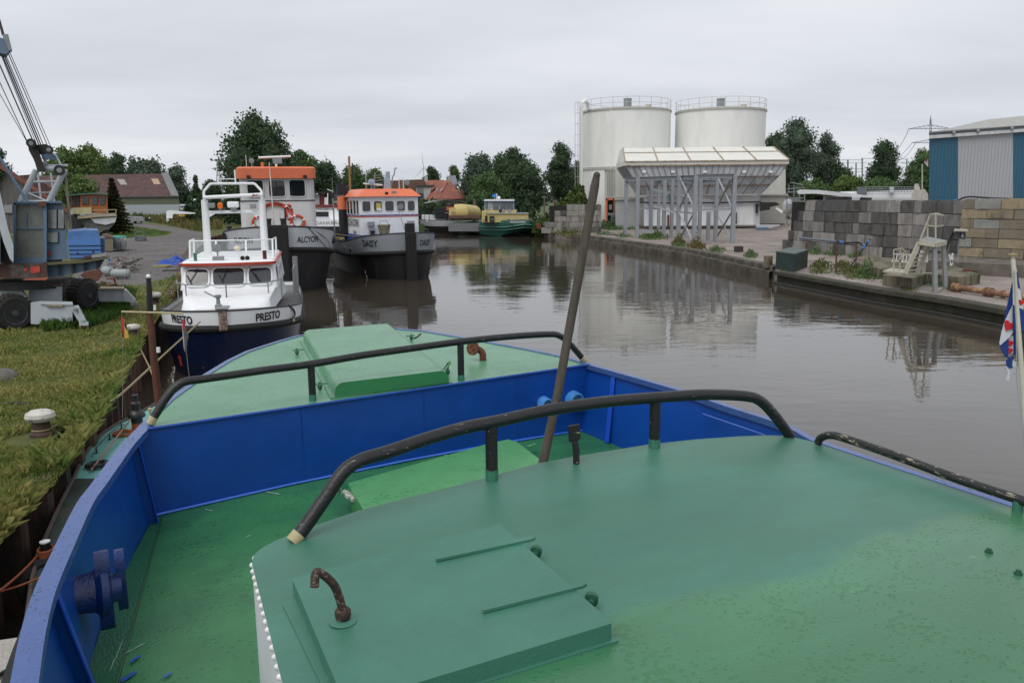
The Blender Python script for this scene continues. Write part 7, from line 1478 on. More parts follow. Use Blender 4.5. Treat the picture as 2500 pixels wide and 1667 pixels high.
mb=MB(hp,True); E=loop(Xl-.15,Xr+.15,Yf-.15,Yb_+.15,z1+.55); Rr=[Vector((P(1500,362,92.8).x+.9,0,z4)),Vector((P(1880,361,92.2).x,0,z4))]; RF_=loop(Rr[0].x,Rr[1].x,91.2,93.4,z4)
frust(mb,E,[RF_[0],RF_[1],RF_[2],RF_[3]],HW); mb.poly(RF_,HW); frust(mb,loop(Xl-.15,Xr+.15,Yf-.15,Yb_+.15,z1),E,HW); hl=mb.obj('lid',hp)
mb=MB(hp,True); RB=mat('lid_rib',(.38,.33,.26),.7,c2=(.2,.1,.05),c2at=.55,c2sc=2)
for i in range(6): t=i/5; mb.bar(E[0].lerp(E[1],t)+Vector((0,-.02,.04)),RF_[0].lerp(RF_[1],t)+Vector((0,0,.04)),.14,.12,RB)
a=[E[0].lerp(RF_[0],.62),E[1].lerp(RF_[1],.62)]; mb.bar(a[0]+Vector((0,-.05,.05)),a[1]+Vector((0,-.05,.05)),.09,.08,RB)
mb.bar(E[0]+Vector((0,-.1,-.05)),E[1]+Vector((0,-.1,-.05)),.12,.12,RB); mb.bar(T[0]+Vector((0,-.15,0)),T[1]+Vector((0,-.15,0)),.2,.16,RB); mb.obj('lid_ribs',hl)
for x in (1573,1643,1721,1817,1882): mb=MB(hp,True); mb.pp(rc(x-4.5,417,x+4.5,422),87.9,.06,BWH); mb.obj('name_plate',hp)
WP=mat('weathered_panel',(.50,.54,.60),.6,var=.25,sc=1,corr=('X',.8,.08),c2=(.84,.84,.82),c2at=.47,c2sc=.45,c2soft=.12,stretch=(1,1,.12),c3=(.25,.12,.06),c3at=.70,c3sc=2.5)
mb=MB(hp,True); mb.pp([(1572,552),(1572,480),(1700,477),(1856,478),(1855,549)],90.2,4.5,WP); lw=mb.obj('lower_casing',hp)
mb=MB(hp,True); mb.tube([P(1556,494,89.8),P(1640,496,89.8),P(1760,495,89.8),P(1858,493,89.8)],.1,CD,6); mb.obj('air_hose',hp,True)
mb=MB(hp,True); mb.pr(1794,518,1799,546,89.9,.2,CD); mb.pr(1845,498,1850,521,89.9,.2,CD); mb.pr(1629,525,1634,552,89.9,.2,RUST); mb.obj('casing_slot',hp)
mb=MB(hp,True); mb.pp([(1855,516),(1855,494),(1895,494),(1905,500),(1880,506),(1880,512)],89,1.2,CD); mb.pp([(1893,509),(1895,506),(1911,514),(1911,519),(1907,520)],88.8,.3,BWH); mb.obj('conveyor_end',hp)
far('steel_plate','flat pale steel plate on the ground right of the hopper','plate',[('plate',[([(1845,556),(1847,550),(1905,550),(1880,557)],86,1.5,BLGR),([(1845,563),(1845,556),(1876,556),(1876,564)],85,.9,CB)])])
YK=1.0
# steel loading frame
FM=mat('frame_grey',(.29,.31,.335),.5,metal=.1,var=.12,sc=2,c2=(.15,.16,.17),c2at=.66,c2sc=2)
frm=thing('steel_portal','grey steel portal frame standing in front of the hopper','steel frame',G(1694,596,HR))
def hpost(x,yb,yt,w_=.34):
    b=G(x,yb,HR); t=P(x+ (x-1250)*.003,yt,b.y); t.x=b.x; mb=MB(frm,True); mb.bar(b,t,w_,.03,FM,up=(0,1,0)) if 0 else None
    mb.box(((b.x),b.y,(b.z+t.z)/2),(w_*.12,w_,t.z-b.z),FM)
    for s in (-1,1): mb.box((b.x,b.y+s*w_/2,(b.z+t.z)/2),(w_,.03,t.z-b.z),FM)
    mb.box((b.x,b.y,b.z+.03),(w_*1.3,w_*1.3,.05),FM); mb.obj('post',frm); return b,t
PS={}
for k,(x,yb,yt) in enumerate(((1527,576,434),(1555,582,433),(1588,580,432),(1620,581,432),(1655,592,430),(1694,596,428),(1788,594,426),(1607,572,438),(1639,580,440),(1673,580,440),(1707,586,438),(1746,590,440),(1728,588,517))): PS[k]=hpost(x,yb,yt,.36 if k<7 else .32)
def beam(a,b,w_=.3,name='beam'):
    mb=MB(frm,True); mb.bar(a,b,w_,.04,FM); mb.bar(a-Vector((0,0,w_*.9)),b-Vector((0,0,w_*.9)),w_,.04,FM); mb.bar(a-Vector((0,0,w_*.45)),b-Vector((0,0,w_*.45)),.04,w_*.9,FM); mb.obj(name,frm)
beam(PS[0][1],PS[5][1],.4); beam(PS[5][1]+Vector((0,0,.05)),PS[6][1]+Vector((0,0,.05)),.4); beam(PS[7][1],PS[11][1],.34); beam(PS[0][1],PS[7][1],.3)
def rail_(a,b,r_=.07,name='brace',dz=0): mb=MB(frm,True); mb.bar(a,b,.16,.05,FM,up=(0,1,0)); mb.obj(name,frm)
for i,j,f in ((0,3,.48),(3,5,.45),(5,6,.5)): rail_(PS[i][0].lerp(PS[i][1],f),PS[j][0].lerp(PS[j][1],f),name='cross_rail')
rail_(PS[4][0],PS[5][0].lerp(PS[5][1],.48)); rail_(PS[5][0],PS[4][0].lerp(PS[4][1],.48)); rail_(PS[4][0].lerp(PS[4][1],.5),PS[5][1]); rail_(PS[5][0].lerp(PS[5][1],.5),PS[4][1])
rail_(P(1748,582,82),P(1785,520,78)); rail_(P(1752,525,82),P(1786,585,78)); rail_(P(1752,432,82),P(1786,505,78)); rail_(P(1784,436,78),P(1752,505,82)); rail_(P(1594,463,90),P(1740,492,84)); rail_(P(1602,505,86),P(1650,521,80))
mb=MB(frm,True); mb.pr(1632,475,1637,492,84,.3,mat('box_green',(.05,.15,.13),.6)); mb.obj('switch_box',frm)
for (x,y,w_,h_,lab) in ((1610,577,50,10,'grey steel beam offcut lying at the foot of the loading frame'),):
    mb=MB(); mb.pr(1560,562,1597,570,84,.5,FM); solo(mb,'steel_offcut',lab,'beam')
mb=MB(); mb.pr(1478,572,1510,575,86,1.2,CK); solo(mb,'loose_slab','flat concrete slab in the weeds left of the loading frame','slab')
# ---------------------------------------------------------------- plant behind the grey wall
TW=mat('tanker_white',(.60,.62,.63),.35,var=.06,sc=1)
tk=thing('tank_trailer','long white cylindrical tank with a caged walkway behind the grey wall','tank',P(2150,500,74))
mb=MB(tk,True); mb.tube([P(2048,486,75),P(2052,485,75),P(2250,482,75),P(2254,483,75)],[.5,.62,.66,.5],TW,18); mb.obj('tank',tk,True)
mb=MB(tk,True); 
for y in (457,462,468): mb.rod(P(2100,y,74.3),P(2232,y,74.3),.03,GALV,4)
for k in range(18): mb.rod(P(2100+k*7.7,457,74.3),P(2100+k*7.7,470,74.3),.025,GALV,4)
mb.pr(2092,456,2116,474,74.2,.9,mat('cage_grey',(.14,.15,.16),.6)); mb.pr(2172,456,2182,470,74,.5,BLGR); mb.obj('walkway_cage',tk)
for x in (2075,2150,2235): mb=MB(tk,True); mb.pr(x,488,x+14,592,75,.8,GALV); mb.obj('saddle',tk)
far('white_vessel','white flanged pressure vessel beside the blue cladded hall','vessel',[('body',[([(2224,595),(2225,474),(2232,464),(2258,462),(2266,474),(2266,595)],70,1.6,mat('vessel_cream',(.42,.41,.36),.5,c2=(.3,.18,.08),c2at=.66,c2sc=2))]),('neck',[(rc(2232,456,2246,464),70.2,.7,mat('vessel_cream',(0,0,0))),([(2238+6*math.cos(2*PI*i/14),454+6*math.sin(2*PI*i/14)) for i in range(14)],70.3,.5,mat('vessel_cream',(0,0,0)))]),('lamp_post',[(rc(2250,400,2253,462),71,.1,SIL2),([(2255,396),(2258,390),(2266,390),(2266,408)],71,.3,SIL2),(rc(2257,389,2264,393),70.9,.2,RUST)])])
far('white_container','white shipping container behind the stepped end of the grey wall','container',[('body',[(rc(2014,480,2080,606),66,2.5,mat('container_white',(.45,.46,.46),.6,corr=('X',3,.04)))]),('opening',[(rc(1990,478,2014,600),66.4,2,CD)])])
mb=MB(); letters(mb,'MBALJ',.35,lambda x,y:P(2024,497,65.9)+Vector((x,0,y-.1)),mat('letter_faded',(.12,.13,.15),.7),1.2,.02); solo(mb,'container_lettering','faded dark lettering on the white container','lettering')
far('conveyor_cover','long white sloping conveyor cover above the grey wall','conveyor',[('cover',[([(1946,466),(1953,463),(2000,464),(2128,478),(2128,482),(2060,480),(1990,473),(1948,474)],64,2.2,TW)]),('support',[(rc(2010,476,2014,606),64.3,.3,GALV),(rc(2086,482,2090,606),64.3,.3,GALV)]),('end_plate',[([(2080,500),(2082,482),(2101,481),(2092,500)],63.8,.4,BLGR),([(2093,500),(2101,482),(2130,483),(2122,500)],64,.3,CD)])])
far('red_container','red roofed container half hidden by the grey wall','container',[('body',[([(2122,612),(2122,491),(2150,494),(2272,494),(2272,612)],62,2.4,mat('container_red',(.25,.05,.04),.6,corr=('X',3,.04)))]),('roof',[([(2122,492),(2124,489.5),(2200,490),(2272,492),(2272,495),(2150,495)],61.9,2.6,mat('container_roof_red',(.33,.12,.09),.7))])])
mb=MB(); ste=mat('gear_steel',(.18,.19,.19),.6)
for (x0,y0,x1,y1) in ((1921,470,1921,546),(1938,452,1938,545),(1952,470,1952,545),(1964,462,1964,500),(1921,484,1960,484),(1925,500,1955,500),(1921,462,1964,458),(1921,470,1964,468),(1930,446,1960,452),(1944,484,1970,525),(1950,484,1976,525),(1930,520,1950,520),(1930,532,1950,532),(1926,452,1926,470)): mb.bar(P(x0,y0,73),P(x1,y1,73),.09,.5,ste,up=(0,1,0)) if 0 else mb.rod(P(x0,y0,73),P(x1,y1,73),.055,ste,5)
for k in range(7): mb.rod(P(1945+k*4.2,488+k*6,73),P(1953+k*4.2,488+k*6,73),.05,ste,4)
solo(mb,'platform_scaffold','grey steel stair and platform tangle left of the grey wall','scaffold')
mb=MB(); q=random.Random(9)
for k in range(9): mb.ball(P(1922+k*4.5,510+q.uniform(-14,18),74),.35+.25*q.random(),(SIL2,BLGR,ste)[k%3],8,5)
solo(mb,'pump_set','cream and grey pump bodies under the steel platform','pump',smooth=True)
# blue and grey hall
Yb=78.; hl_=thing('industrial_hall','large hall clad in blue and light grey ribbed sheet','hall',P(2380,582,Yb))
BC=mat('hall_blue',(.02,.10,.165),.45,var=.08,sc=.4,corr=('X',3.2,.06)); GC=mat('hall_grey',(.37,.385,.40),.5,var=.05,sc=.4,corr=('X',3.2,.06))
def hq(name,pix,Y,dY,m,par=hl_): mb=MB(hl_,True); mb.prism([P(x,y,Y) for x,y in pix],(dY*.62,dY,0),m); return mb.obj(name,par)
tp=lambda x: 337-(x-2270)*.075
for a,b,m,n_ in ((2269,2339,BC,'blue_cladding'),(2339,2473,GC,'grey_cladding'),(2473,2900,BC,'blue_cladding')): hq(n_,[(a-2 if a==2269 else a,582),(b,582),(b,tp(b)),(a,tp(a))],Yb,14,m)
hq('eaves_gutter',[(2268,331),(2900,287),(2900,293),(2268,339)],Yb-.35,.6,mat('gutter_white',(.5,.51,.52),.5)); hq('fascia',[(2268,322),(2900,278),(2900,288),(2268,332)],Yb-.2,.5,mat('fascia_grey',(.16,.18,.2),.6))
mb=MB(hl_,True); A=P(2267,325,Yb-.4);B=P(2920,275,Yb-.4);C_=P(2920,241,Yb+12);D_=P(2412,292,Yb+12)
mb.grid([[A.lerp(B,i/12).lerp(D_.lerp(C_,i/12),j/5) for i in range(13)] for j in range(6)],mat('hall_roof',(.36,.36,.33),.7,corr=('X',1.,.08))); mb.add([D_,C_,C_+Vector((0,12,-4)),D_+Vector((0,12,-4))],[(3,2,1,0)],MATS['hall_roof']); mb.obj('roof',hl_)
for x in (2329,2388,2471): mb=MB(hl_,True); p=P(x,tp(x)-8,Yb-.5); mb.ball(p,.16,GALV,8,5); mb.obj('flood_lamp',hl_,True)
# ================================================================ far background
PY=mat('pylon_steel',(.20,.22,.24),.6)
def pylon(px,yt,yb,Y,arms,label,k=1.):
    c=P(px,yb,Y); r=thing('electricity_pylon',label,'pylon',(c.x,Y,1.2),0,'electricity pylons'); s=Y/FP
    mb=MB(r,True); hgt=yb-yt
    wd=lambda y: (2.2+ (y-yt)/hgt*11)*k
    ys=[yt+6,yt+hgt*.16,yt+hgt*.26,yt+hgt*.38,yt+hgt*.5,yt+hgt*.62,yt+hgt*.74,yt+hgt*.88,yb]
    th=max(.12,s*.8)
    for i,(a,b) in enumerate(zip(ys[:-1],ys[1:])):
        wa,wb_=wd(a),wd(b)
        for d in (-1,1):
            for s1_ in (-1,1):
                mb.rod(P(px+s1_*wa/2,a,Y+d*wa*s/2),P(px+s1_*wb_/2,b,Y+d*wb_*s/2),th,PY,4)
            mb.rod(P(px-wa/2,a,Y+d*wa*s/2),P(px+wb_/2,b,Y+d*wb_*s/2),th*.6,PY,4); mb.rod(P(px+wa/2,a,Y+d*wa*s/2),P(px-wb_/2,b,Y+d*wb_*s/2),th*.6,PY,4)
    mb.rod(P(px,yt-2,Y),P(px,yt+8,Y),th,PY,4); mb.obj('lattice_tower',r)
    for (ya,x0,x1) in arms:
        mb=MB(r,True); h_=(x1-x0)*.06
        for d in (-1,1):
            mb.rod(P(x0,ya,Y),P(x1,ya,Y+d*s*2),th*.8,PY,4); mb.rod(P(x0,ya,Y),P(px,ya-h_*1.6,Y+d*s*2),th*.7,PY,4); mb.rod(P(x1,ya,Y),P(px,ya-h_*1.6,Y+d*s*2),th*.7,PY,4)
        n=10
        for i in range(n): a=x0+(x1-x0)*i/n; b=x0+(x1-x0)*(i+.5)/n; f=lambda x:1-abs(x-px)/((x1-x0)/2+1); mb.rod(P(a,ya,Y),P(b,ya-h_*1.6*f(b),Y),th*.5,PY,4); mb.rod(P(b,ya-h_*1.6*f(b),Y),P(x0+(x1-x0)*(i+1)/n,ya,Y),th*.5,PY,4)
        mb.obj('cross_arm',r)
    return r
pylon(2272,284,478,330,[(315,2218,2325),(349,2226,2318)],'tall lattice pylon with two long cross arms behind the blue hall')
pylon(533,386,480,520,[(392,518,548),(412,516,550)],'distant lattice pylon left of the largest tree')
wr=mat('power_wire',(.10,.11,.12),.6)
for (x0,y0,Y0_,x1,y1,Y1_,lab) in ((2219,316,330,2180,372,420,'upper power line sagging left from the tall pylon'),(2226,350,330,2150,410,420,'lower power line sagging left from the tall pylon'),(2235,350,330,2190,390,420,'middle power line sagging left from the tall pylon')):
    mb=MB(); mb.tube(sag(P(x0,y0,Y0_),P(x1,y1,Y1_),2.,10),.09,wr,4); solo(mb,'power_line',lab,'power line','power lines')
# substation gantries
SGn=mat('gantry_green',(.16,.22,.20),.6)
def gantry(label,segs,Y=300):
    mb=MB()
    for (x0,y0,x1,y1,t) in segs: mb.bar(P(x0,y0,Y),P(x1,y1,Y),t*Y/FP,t*Y/FP,SGn,up=(0,1,0))
    solo(mb,'substation_gantry',label,'gantry','substation gantries')
gantry('pale green substation gantry, tall left mast with long top bar',[(2070,390,2070,480,3),(2045,391,2108,391,1),(2045,398,2108,398,.8),(2041,385,2041,480,1.5),(2072,413,2108,413,1),(2072,420,2108,420,1)])
gantry('pale green substation gantry in the middle',[(2090,398,2090,480,2.5),(2105,386,2105,480,2.5),(2106,387,2216,389,1),(2106,398,2216,399,.8)])
gantry('pale green substation gantry right of the single dark tree',[(2214,388,2214,480,2),(2200,397,2216,397,1)],302)
# wind turbines
def turbine(px,py,yb,Y,blades_,label,w_=2.2):
    c=P(px,yb,Y); r=thing('wind_turbine',label,'wind turbine',(c.x,Y,1.2),0,'wind turbines'); s=Y/FP; WT=mat('turbine_white',(.55,.58,.6),.5)
    mb=MB(r,True); mb.rod(P(px+.5,yb,Y),P(px,py,Y),w_*.6*s,WT,10,r2=w_*.4*s); mb.obj('tower',r,True); mb=MB(r,True); mb.box(P(px,py,Y),(4*s*.6,6*s,3*s*.6),WT); mb.obj('nacelle',r)
    for (x,y) in blades_: 
        mb=MB(r,True); a=P(px,py,Y-3);b=P(x,y,Y-3); mb.tube([a,a.lerp(b,.2),b],[.8*s,1.1*s,.3*s],WT,6); mb.obj('blade',r,True)
turbine(1034,409,445,1500,((1029,372),(1013,434),(1053,420)),'white wind turbine above the red roofs')
turbine(797,388,470,2500,((792,377),(788,398),(807,392)),'tiny distant wind turbine between the trees above the big tug',1.4)
# houses
RT=mat('roof_tile_red',(.26,.085,.055),.8,var=.3,sc=1.2,bump=1.,bsc=8,c2=(.16,.07,.05),c2at=.55,c2sc=.8); WH=mat('house_white',(.42,.42,.38),.8,var=.1)
Y=165; ho=thing('red_roofed_house','white house with a red hipped tile roof, chimney and two roof windows','house',P(1095,500,Y))
def hpoly(mb,pts,m): mb.add([P(x,y,Y+d) for x,y,d in pts],[tuple(range(len(pts)))],m)
mb=MB(ho,True); hpoly(mb,[(1042,487,0),(1140,488,0),(1098,442,9)],RT) if 0 else None
hpoly(mb,[(1040,486,4),(1072,487,-1),(1095,443,8),(1078,441,12)],RT); hpoly(mb,[(1072,487,-1),(1146,487,1),(1097,443,8)],RT); hpoly(mb,[(1146,487,1),(1146,487,14),(1097,443,8)],RT); mb.obj('roof',ho,solid=.2)
mb=MB(ho,True); mb.pp([(1046,500),(1046,487),(1142,488),(1142,500)],Y+1.5,9,WH); mb.obj('wall',ho); mb=MB(ho,True); mb.pr(1092,436,1104,446,Y+7.5,1,mat('chimney_cream',(.36,.33,.25),.8)); mb.obj('chimney',ho)
for x in (1062,1074): mb=MB(ho,True); mb.pp([(x,467),(x+4,459),(x+7,459),(x+3,467)],Y+2.5,.4,mat('roof_window',(.45,.5,.55),.2)); mb.obj('roof_window',ho)
Y=172; h2=thing('long_red_house','long house with red tile roof and a white dormer, left of the hipped roof','house',P(1020,500,Y))
mb=MB(h2,True); hpoly(mb,[(960,466,2),(1060,486,2),(1085,441,9),(985,444,9)],RT); mb.obj('roof',h2,solid=.3); mb=MB(h2,True); mb.pr(975,466,1045,500,Y+3,6,WH); mb.obj('wall',h2)
mb=MB(h2,True); mb.pp([(1016,488),(1016,455),(1056,455),(1044,488)],Y-1,5,WH); mb.pp([(1014,456),(1016,453),(1062,452),(1060,456)],Y-1.3,5.5,mat('dormer_dark',(.03,.04,.045),.6)); dm=mb.obj('dormer',h2)
for k in range(3): mb=MB(h2,True); mb.pr(1018+k*5.5,459,1022+k*5.5,472,Y-1.1,.2,GLS2); mb.obj('window',dm)
mb=MB(h2,True); mb.pr(1016,473,1034,488,Y-1.1,.2,mat('shutter_blue',(.02,.035,.06),.6)); mb.obj('shutter',dm)
Y=180; h3=thing('dark_roofed_house','dark roofed house with a white verge right of the hipped roof','house',P(1140,490,Y))
mb=MB(h3,True); hpoly(mb,[(1118,455,6),(1160,455,6),(1148,482,0),(1130,482,0)],mat('roof_dark_red',(.09,.04,.035),.8)); mb.pp([(1143,483),(1155,462),(1158,462),(1146,484)],Y-.3,.4,BWH); mb.pr(1120,480,1146,500,Y+1,6,WH); mb.obj('roof',h3)
Y=190; h4=thing('grey_roofed_house','grey roofed house peeping over the hipped roof','house',P(1108,460,Y)); mb=MB(h4,True); hpoly(mb,[(1090,452,0),(1118,452,0),(1112,428,6),(1094,430,6)],mat('roof_slate',(.16,.17,.2),.7)); mb.pr(1092,450,1116,500,Y+1,6,WH); mb.obj('roof',h4)
Y=168; h5=thing('brown_roofed_barn','low brown roofed barn behind the second tug','barn',P(960,500,Y)); mb=MB(h5,True); mb.pp([(930,490),(935,442),(1030,438),(1040,445),(1015,490)],Y+4,8,mat('roof_brown',(.13,.075,.05),.8)); mb.pr(1036,430,1044,444,Y+4,1,WH); mb.obj('roof',h5)
# masts seen above the tugs
for (x0,y0,x1,y1,Y_,r_,m,lab) in ((854,452,852,382,84,.11,mat('mast_varnish',(.33,.16,.05),.5),'thin varnished wooden mast behind the black funnel'),(862,452,860,398,86,.06,LET,'thin black mast next to the varnished one')):
    mb=MB(); a=P(x0,y0,Y_); mb.rod(Vector((a.x,Y_,.5)),P(x1,y1,Y_),r_,m,8); solo(mb,'boat_mast',lab,'mast','boat masts',smooth=True)
# ================================================================ trees
LD=leaf_mat('leaf_dark',(.034,.066,.036),(.095,.15,.07)); LM=leaf_mat('leaf_mid',(.055,.105,.042),(.14,.22,.08)); LL=leaf_mat('leaf_light',(.065,.12,.035),(.17,.24,.075)); LW=leaf_mat('leaf_willow',(.055,.09,.06),(.14,.19,.13)); LS=leaf_mat('leaf_spruce',(.014,.022,.008),(.055,.055,.018),.8)
tr_list=[
('dark tree cut off by the left edge above the barn',-5,80,352,480,90,LD,1,'round',1),
('tall light green tree directly behind the crane pulley',165,110,362,500,225,LL,2,'round',1.2),
('broad bright green tree behind the cabin boat roof',236,125,356,500,228,LL,3,'round',1.3),
('leafy bush in front of the shed roof beside the crane',188,110,428,500,130,LL,35,'round',1),
('dark round tree right of the bright green ones',300,70,372,490,215,LD,4,'round',1),
('soft willow green tree above the right half of the long shed',365,130,390,520,232,LW,5,'round',1.2),
('feathery willow bush at the right end of the long shed',435,90,404,525,226,LW,6,'round',1.1),
('dark low conifer right of the long shed',482,50,430,515,222,LD,7,'cone',1),
('dark bush left of the largest tree trunk',520,60,440,500,140,LD,8,'round',1),
('largest tree, dark and round, towering over the big tug',638,176,276,495,130,LD,9,'round',2.2),
('loose birch on the right shoulder of the largest tree',745,90,366,480,140,LM,10,'round',1.1),
('dark dense tree behind the varnished mast',800,90,395,490,135,LD,11,'round',1.2),
('mid green tree above the second tug funnel',868,80,402,490,150,LM,12,'round',1),
('pale bush row tree above the second tug roof',918,70,412,490,160,LM,13,'round',1),
('low dark tree behind the big tug, left part',600,120,400,500,125,LD,14,'round',1.2),
('low dark tree behind the big tug, right part',700,120,405,500,128,LD,15,'round',1.2),
('spiky small dark tree by the wind turbine',1055,44,405,470,200,LD,16,'round',.7),
('second small dark tree right of the wind turbine',1108,36,402,460,205,LM,17,'round',.6),
('willow green tree above the dark roofed house',1170,110,376,500,165,LW,18,'round',1.4),
('tallest tree of the grove behind the green barge',1245,120,366,505,150,LD,19,'round',1.6),
('mid green tree in the grove left of the green barge wheelhouse',1195,110,425,530,138,LM,20,'round',1.3),
('dark green tree right above the green barge wheelhouse',1285,120,395,525,142,LD,21,'round',1.5),
('dark upright tree just left of the silo ladder',1368,86,345,500,150,LD,22,'round',1.4),
('dark tree low behind the silo foot',1415,60,390,500,155,LD,23,'round',1),
('tall blue green poplar right of the silos',1935,110,284,480,145,LW,24,'round',1.8),
('darker poplar behind the tall blue green one',1890,90,318,490,155,LD,25,'round',1.2),
('rounded blue green poplar with drooping right side',2010,80,320,470,150,LW,26,'round',1.3),
('low dark bush under the rounded poplar',2040,90,405,480,150,LD,27,'round',1),
('single dark conical tree between the gantries',2154,92,342,480,140,LD,28,'cone2',1.6),
('dark tree touching the left edge of the blue hall',2250,80,362,480,130,LM,29,'round',1.3),
('light willow shrub in front of the gantries',2075,90,430,482,125,LL,30,'round',.9),
('light willow shrub right of the first one',2140,90,436,482,122,LM,31,'round',.9),
('green shrub at the end of the scaffold',1985,90,440,485,120,LM,32,'round',.9),
('green shrub left of the tank cage',2210,70,440,482,124,LD,33,'round',.8),
]
for (lab,x,w_,t_,b_,Y_,lf,sd,sh,dn) in tr_list:
    tree(lab,x,w_,t_,b_,Y_,lf,z0=1.2 if Y_>122 else HR if x>1280 else HL,n=8500,seed=sd,shape='round' if sh!='cone' and sh!='cone2' else ('cone' if sh=='cone' else 'egg'),dens=dn,lobes=22)
# spruce by the boat
sp_=thing('spruce_tree','dark drooping spruce between the cabin boat and the long shed','tree',Vector((P(283,560,96).x,96,HL)),0,None)
rs=np.random.RandomState(4); n=9000; zt=P(283,440,96).z-HL; f=rs.rand(n)**.8; lay=np.floor(f*15)/15; a=rs.rand(n)*6.28; r_=(1-f)*(2.2)*(.55+.45*((a*2.5+lay*9)%1))*(.3+.7*rs.rand(n))+.05
C=np.stack([r_*np.cos(a)+.15*(1-f),r_*np.sin(a),(lay+.02)*zt*.97+.4-.22*r_+.14*rs.rand(n)],1); quads('crown',C,None,np.full(n,.17),LS,sp_,2.5)
mb=MB(); mb.tube([(0,0,-.2),(0,0,zt*.95)],[.2,.03],BARK,7); mb.tube([(.2,0,1.5),(1.1,-.2,-.05)],[.09,.07],BARK,6); mb.obj('trunk',sp_,True)
# undergrowth hill on the right bank behind the green barge
hp_=[(1288,566,112),(1330,540,114),(1365,502,116),(1395,474,118),(1412,462,119),(1424,470,120)]
mb=MB(); rows=[[P(x,y,Y_) for x,y,Y_ in hp_],[P(x+20,y+0,Y_+14)-Vector((0,0,2)) for x,y,Y_ in hp_]]; low=[Vector((P(x,560,Y_-9).x+1,Y_-9,HR+.02)) for x,y,Y_ in hp_]
mb.grid([low,rows[0],rows[1]],leaf_mat('hill_soil',(.03,.05,.015),(.10,.10,.035),.4)); tag(mb.obj('hill'),kind='structure')
def cover(name,label,surf,n,s,m,seed=1,thick=.5,z=None,parent=None,cat='undergrowth'):
    rs=np.random.RandomState(seed); C=[]
    for _ in range(n):
        i=rs.randint(len(surf)); A_,B_,C_,D_=surf[i]; u,v=rs.rand(2); dm=1.
        if name=='weeds': u=min(max(.5+.24*rs.normal(),0),1); v=min(max(.5+.24*rs.normal(),0),1); dm=.25+1.1*math.exp(-((u-.5)**2+(v-.5)**2)*9)
        p=(A_*(1-u)+B_*u)*(1-v)+(D_*(1-u)+C_*u)*v; C.append((p.x,p.y,p.z+dm*thick*rs.rand()**1.3*(0.65+.45*math.sin(p.x*4.3)*math.cos(p.y*3.1))))
    C=np.array(C); o=quads(name,C,None,np.full(n,s*(.7 if name=='weeds' else 1)),m,None,3. if name=='weeds' else 1.6); tag(o,label,cat,kind='stuff'); return o
sf=[(low[i],low[i+1],rows[0][i+1],rows[0][i]) for i in range(5)]
cover('undergrowth','green creeper covered slope rising to the silos',sf,9000,.34,leaf_mat('creeper',(.03,.07,.015),(.11,.14,.035),.35),2,1.0)
def gq(x0,y0,x1,y1,z=HR): return (G(x0,y1,z),G(x1,y1,z),G(x1,y0,z),G(x0,y0,z))
cover('weeds','tall yellow green weeds along the far quay corner',[gq(1300,546,1352,562),(G(1320,562,HR),G(1405,585,HR),G(1450,556,HR),G(1345,550,HR))],5200,.2,leaf_mat('weed_mix',(.05,.09,.02),(.17,.16,.05),.6),3,1.3)
cover('weeds','green tufts at the foot of the loading frame',[gq(1560,574,1630,586)],1500,.13,LL,4,.9)
cover('weeds','dry brown weeds on the quay edge before the frame posts',[gq(1680,598,1722,612),gq(1640,592,1672,600)],1500,.12,leaf_mat('weed_dry',(.08,.08,.025),(.2,.15,.06),.6),5,.9)
cover('weeds','green weeds round the grey container',[gq(1440,548,1560,562)],3500,.2,LM,6,1.2)
cover('weeds','pale green weeds between the hose posts',[gq(1978,640,2030,668),gq(2030,640,2085,672),gq(2060,655,2110,682)],2600,.075,leaf_mat('weed_mix',(0,)*3,(0,)*3),7,.45)
cover('weeds','dark green weeds against the mossy beam',[gq(2085,664,2150,682)],1600,.08,LM,8,.75)
cover('weeds','green tuft at the foot of the green chest',[gq(1905,655,1928,662)],500,.06,LM,9,.35)
cover('weeds','weeds between stairs and large block',[gq(2255,688,2330,700)],900,.06,LM,10,.4)
for i,(x,y,s,lab) in enumerate(((1800,600,26,0),(1960,640,18,0))): pass
sh_=[]
for x0,x1,yt,Y_ in ((455,640,496,132),(640,820,492,131),(820,960,495,131),(955,1060,500,129),(1055,1180,505,129),(1170,1300,500,129)):
    a=P(x0,yt,Y_);b=P(x1,yt,Y_); sh_.append((Vector((a.x,Y_-2,1.2)),Vector((b.x,Y_-2,1.2)),Vector((b.x,Y_,b.z)),Vector((a.x,Y_,a.z))))
cover('hedge','dark green scrub filling the bank behind the moored ships',sh_,16000,.42,LD,12,1.2)
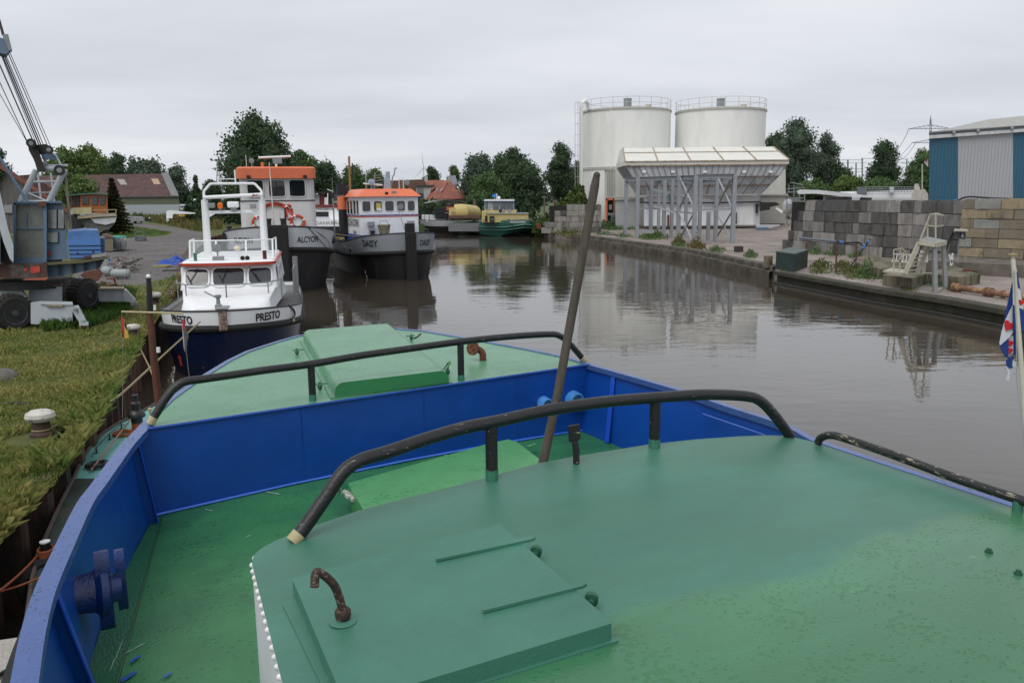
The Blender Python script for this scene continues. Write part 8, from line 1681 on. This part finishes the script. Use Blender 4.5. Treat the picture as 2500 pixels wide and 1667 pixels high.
# far tree line closing the horizon
rs=np.random.RandomState(77); C=[];S=[]
for k in range(26000):
    a=(rs.rand()-.5)*2.0; d=560+rs.rand()*60; x=math.sin(a)*d; y=math.cos(a)*d; hgt=(5+5*abs(math.sin(a*23)+.6*math.sin(a*61+1))*.6+1.5*math.sin(a*140)); C.append((x,y,1.2+hgt*rs.rand()**.7)); 
tag(quads('distant_woods',np.array(C),None,np.full(26000,1.6),leaf_mat('leaf_far',(.03,.045,.03),(.06,.08,.05),.05),None),'thin line of woods on the flat horizon','woods',kind='stuff')
# scattered stones on the right quay gravel
rs=np.random.RandomState(8); C=[]
poly=[G(x,y,HR) for x,y in ((2000,672),(2150,700),(2300,722),(2500,750),(2500,700),(2390,690),(2150,700),(2080,668))]
for _ in range(2600):
    x=rs.uniform(11,20); y=rs.uniform(24,47)
    if in_poly(x,y,poly): C.append((x,y,HR+.01+.03*rs.rand()))
tag(quads('gravel_stones',np.array(C),None,np.full(len(C),.045),mat('stone_pale',(.34,.31,.28),.9,var=.4,sc=6),None,1.1),'pale gravel stones scattered on the near right quay','gravel',kind='stuff')

cover('weeds','scattered green tufts along the concrete quay edge below the loading frame',[gq(1450,568,1500,576),gq(1500,572,1545,582),gq(1725,606,1770,622),gq(1640,596,1680,606),gq(1815,618,1850,632)],1500,.11,LM,21,.45)
cover('weeds','low moss and grass tufts on the near right quay edge',[gq(1975,660,2010,672),gq(2100,672,2150,690),gq(2310,700,2330,712),gq(2200,700,2240,714)],900,.045,leaf_mat('weed_mix',(0,)*3,(0,)*3),22,.22)
cover('weeds','weeds at the foot of the grey block wall',[gq(1975,612,2010,622),gq(2010,616,2060,626),gq(2070,622,2110,632)],1200,.09,LM,23,.6)
rs=np.random.RandomState(31); C=[]
yd=yp
for _ in range(3800):
    x=rs.uniform(-32,-12); y=1/(1/34.+(1/120.-1/34.)*rs.rand())
    if in_poly(x,y,yd): C.append((x,y,HL+.012+.03*rs.rand()))
tag(quads('gravel_stones',np.array(C),None,np.full(len(C),.06),mat('stone_grey_small',(.17,.16,.15),.9,var=.5,sc=4),None,1.2),'grey stones and crumbs scattered over the gravel yard','gravel',kind='stuff')
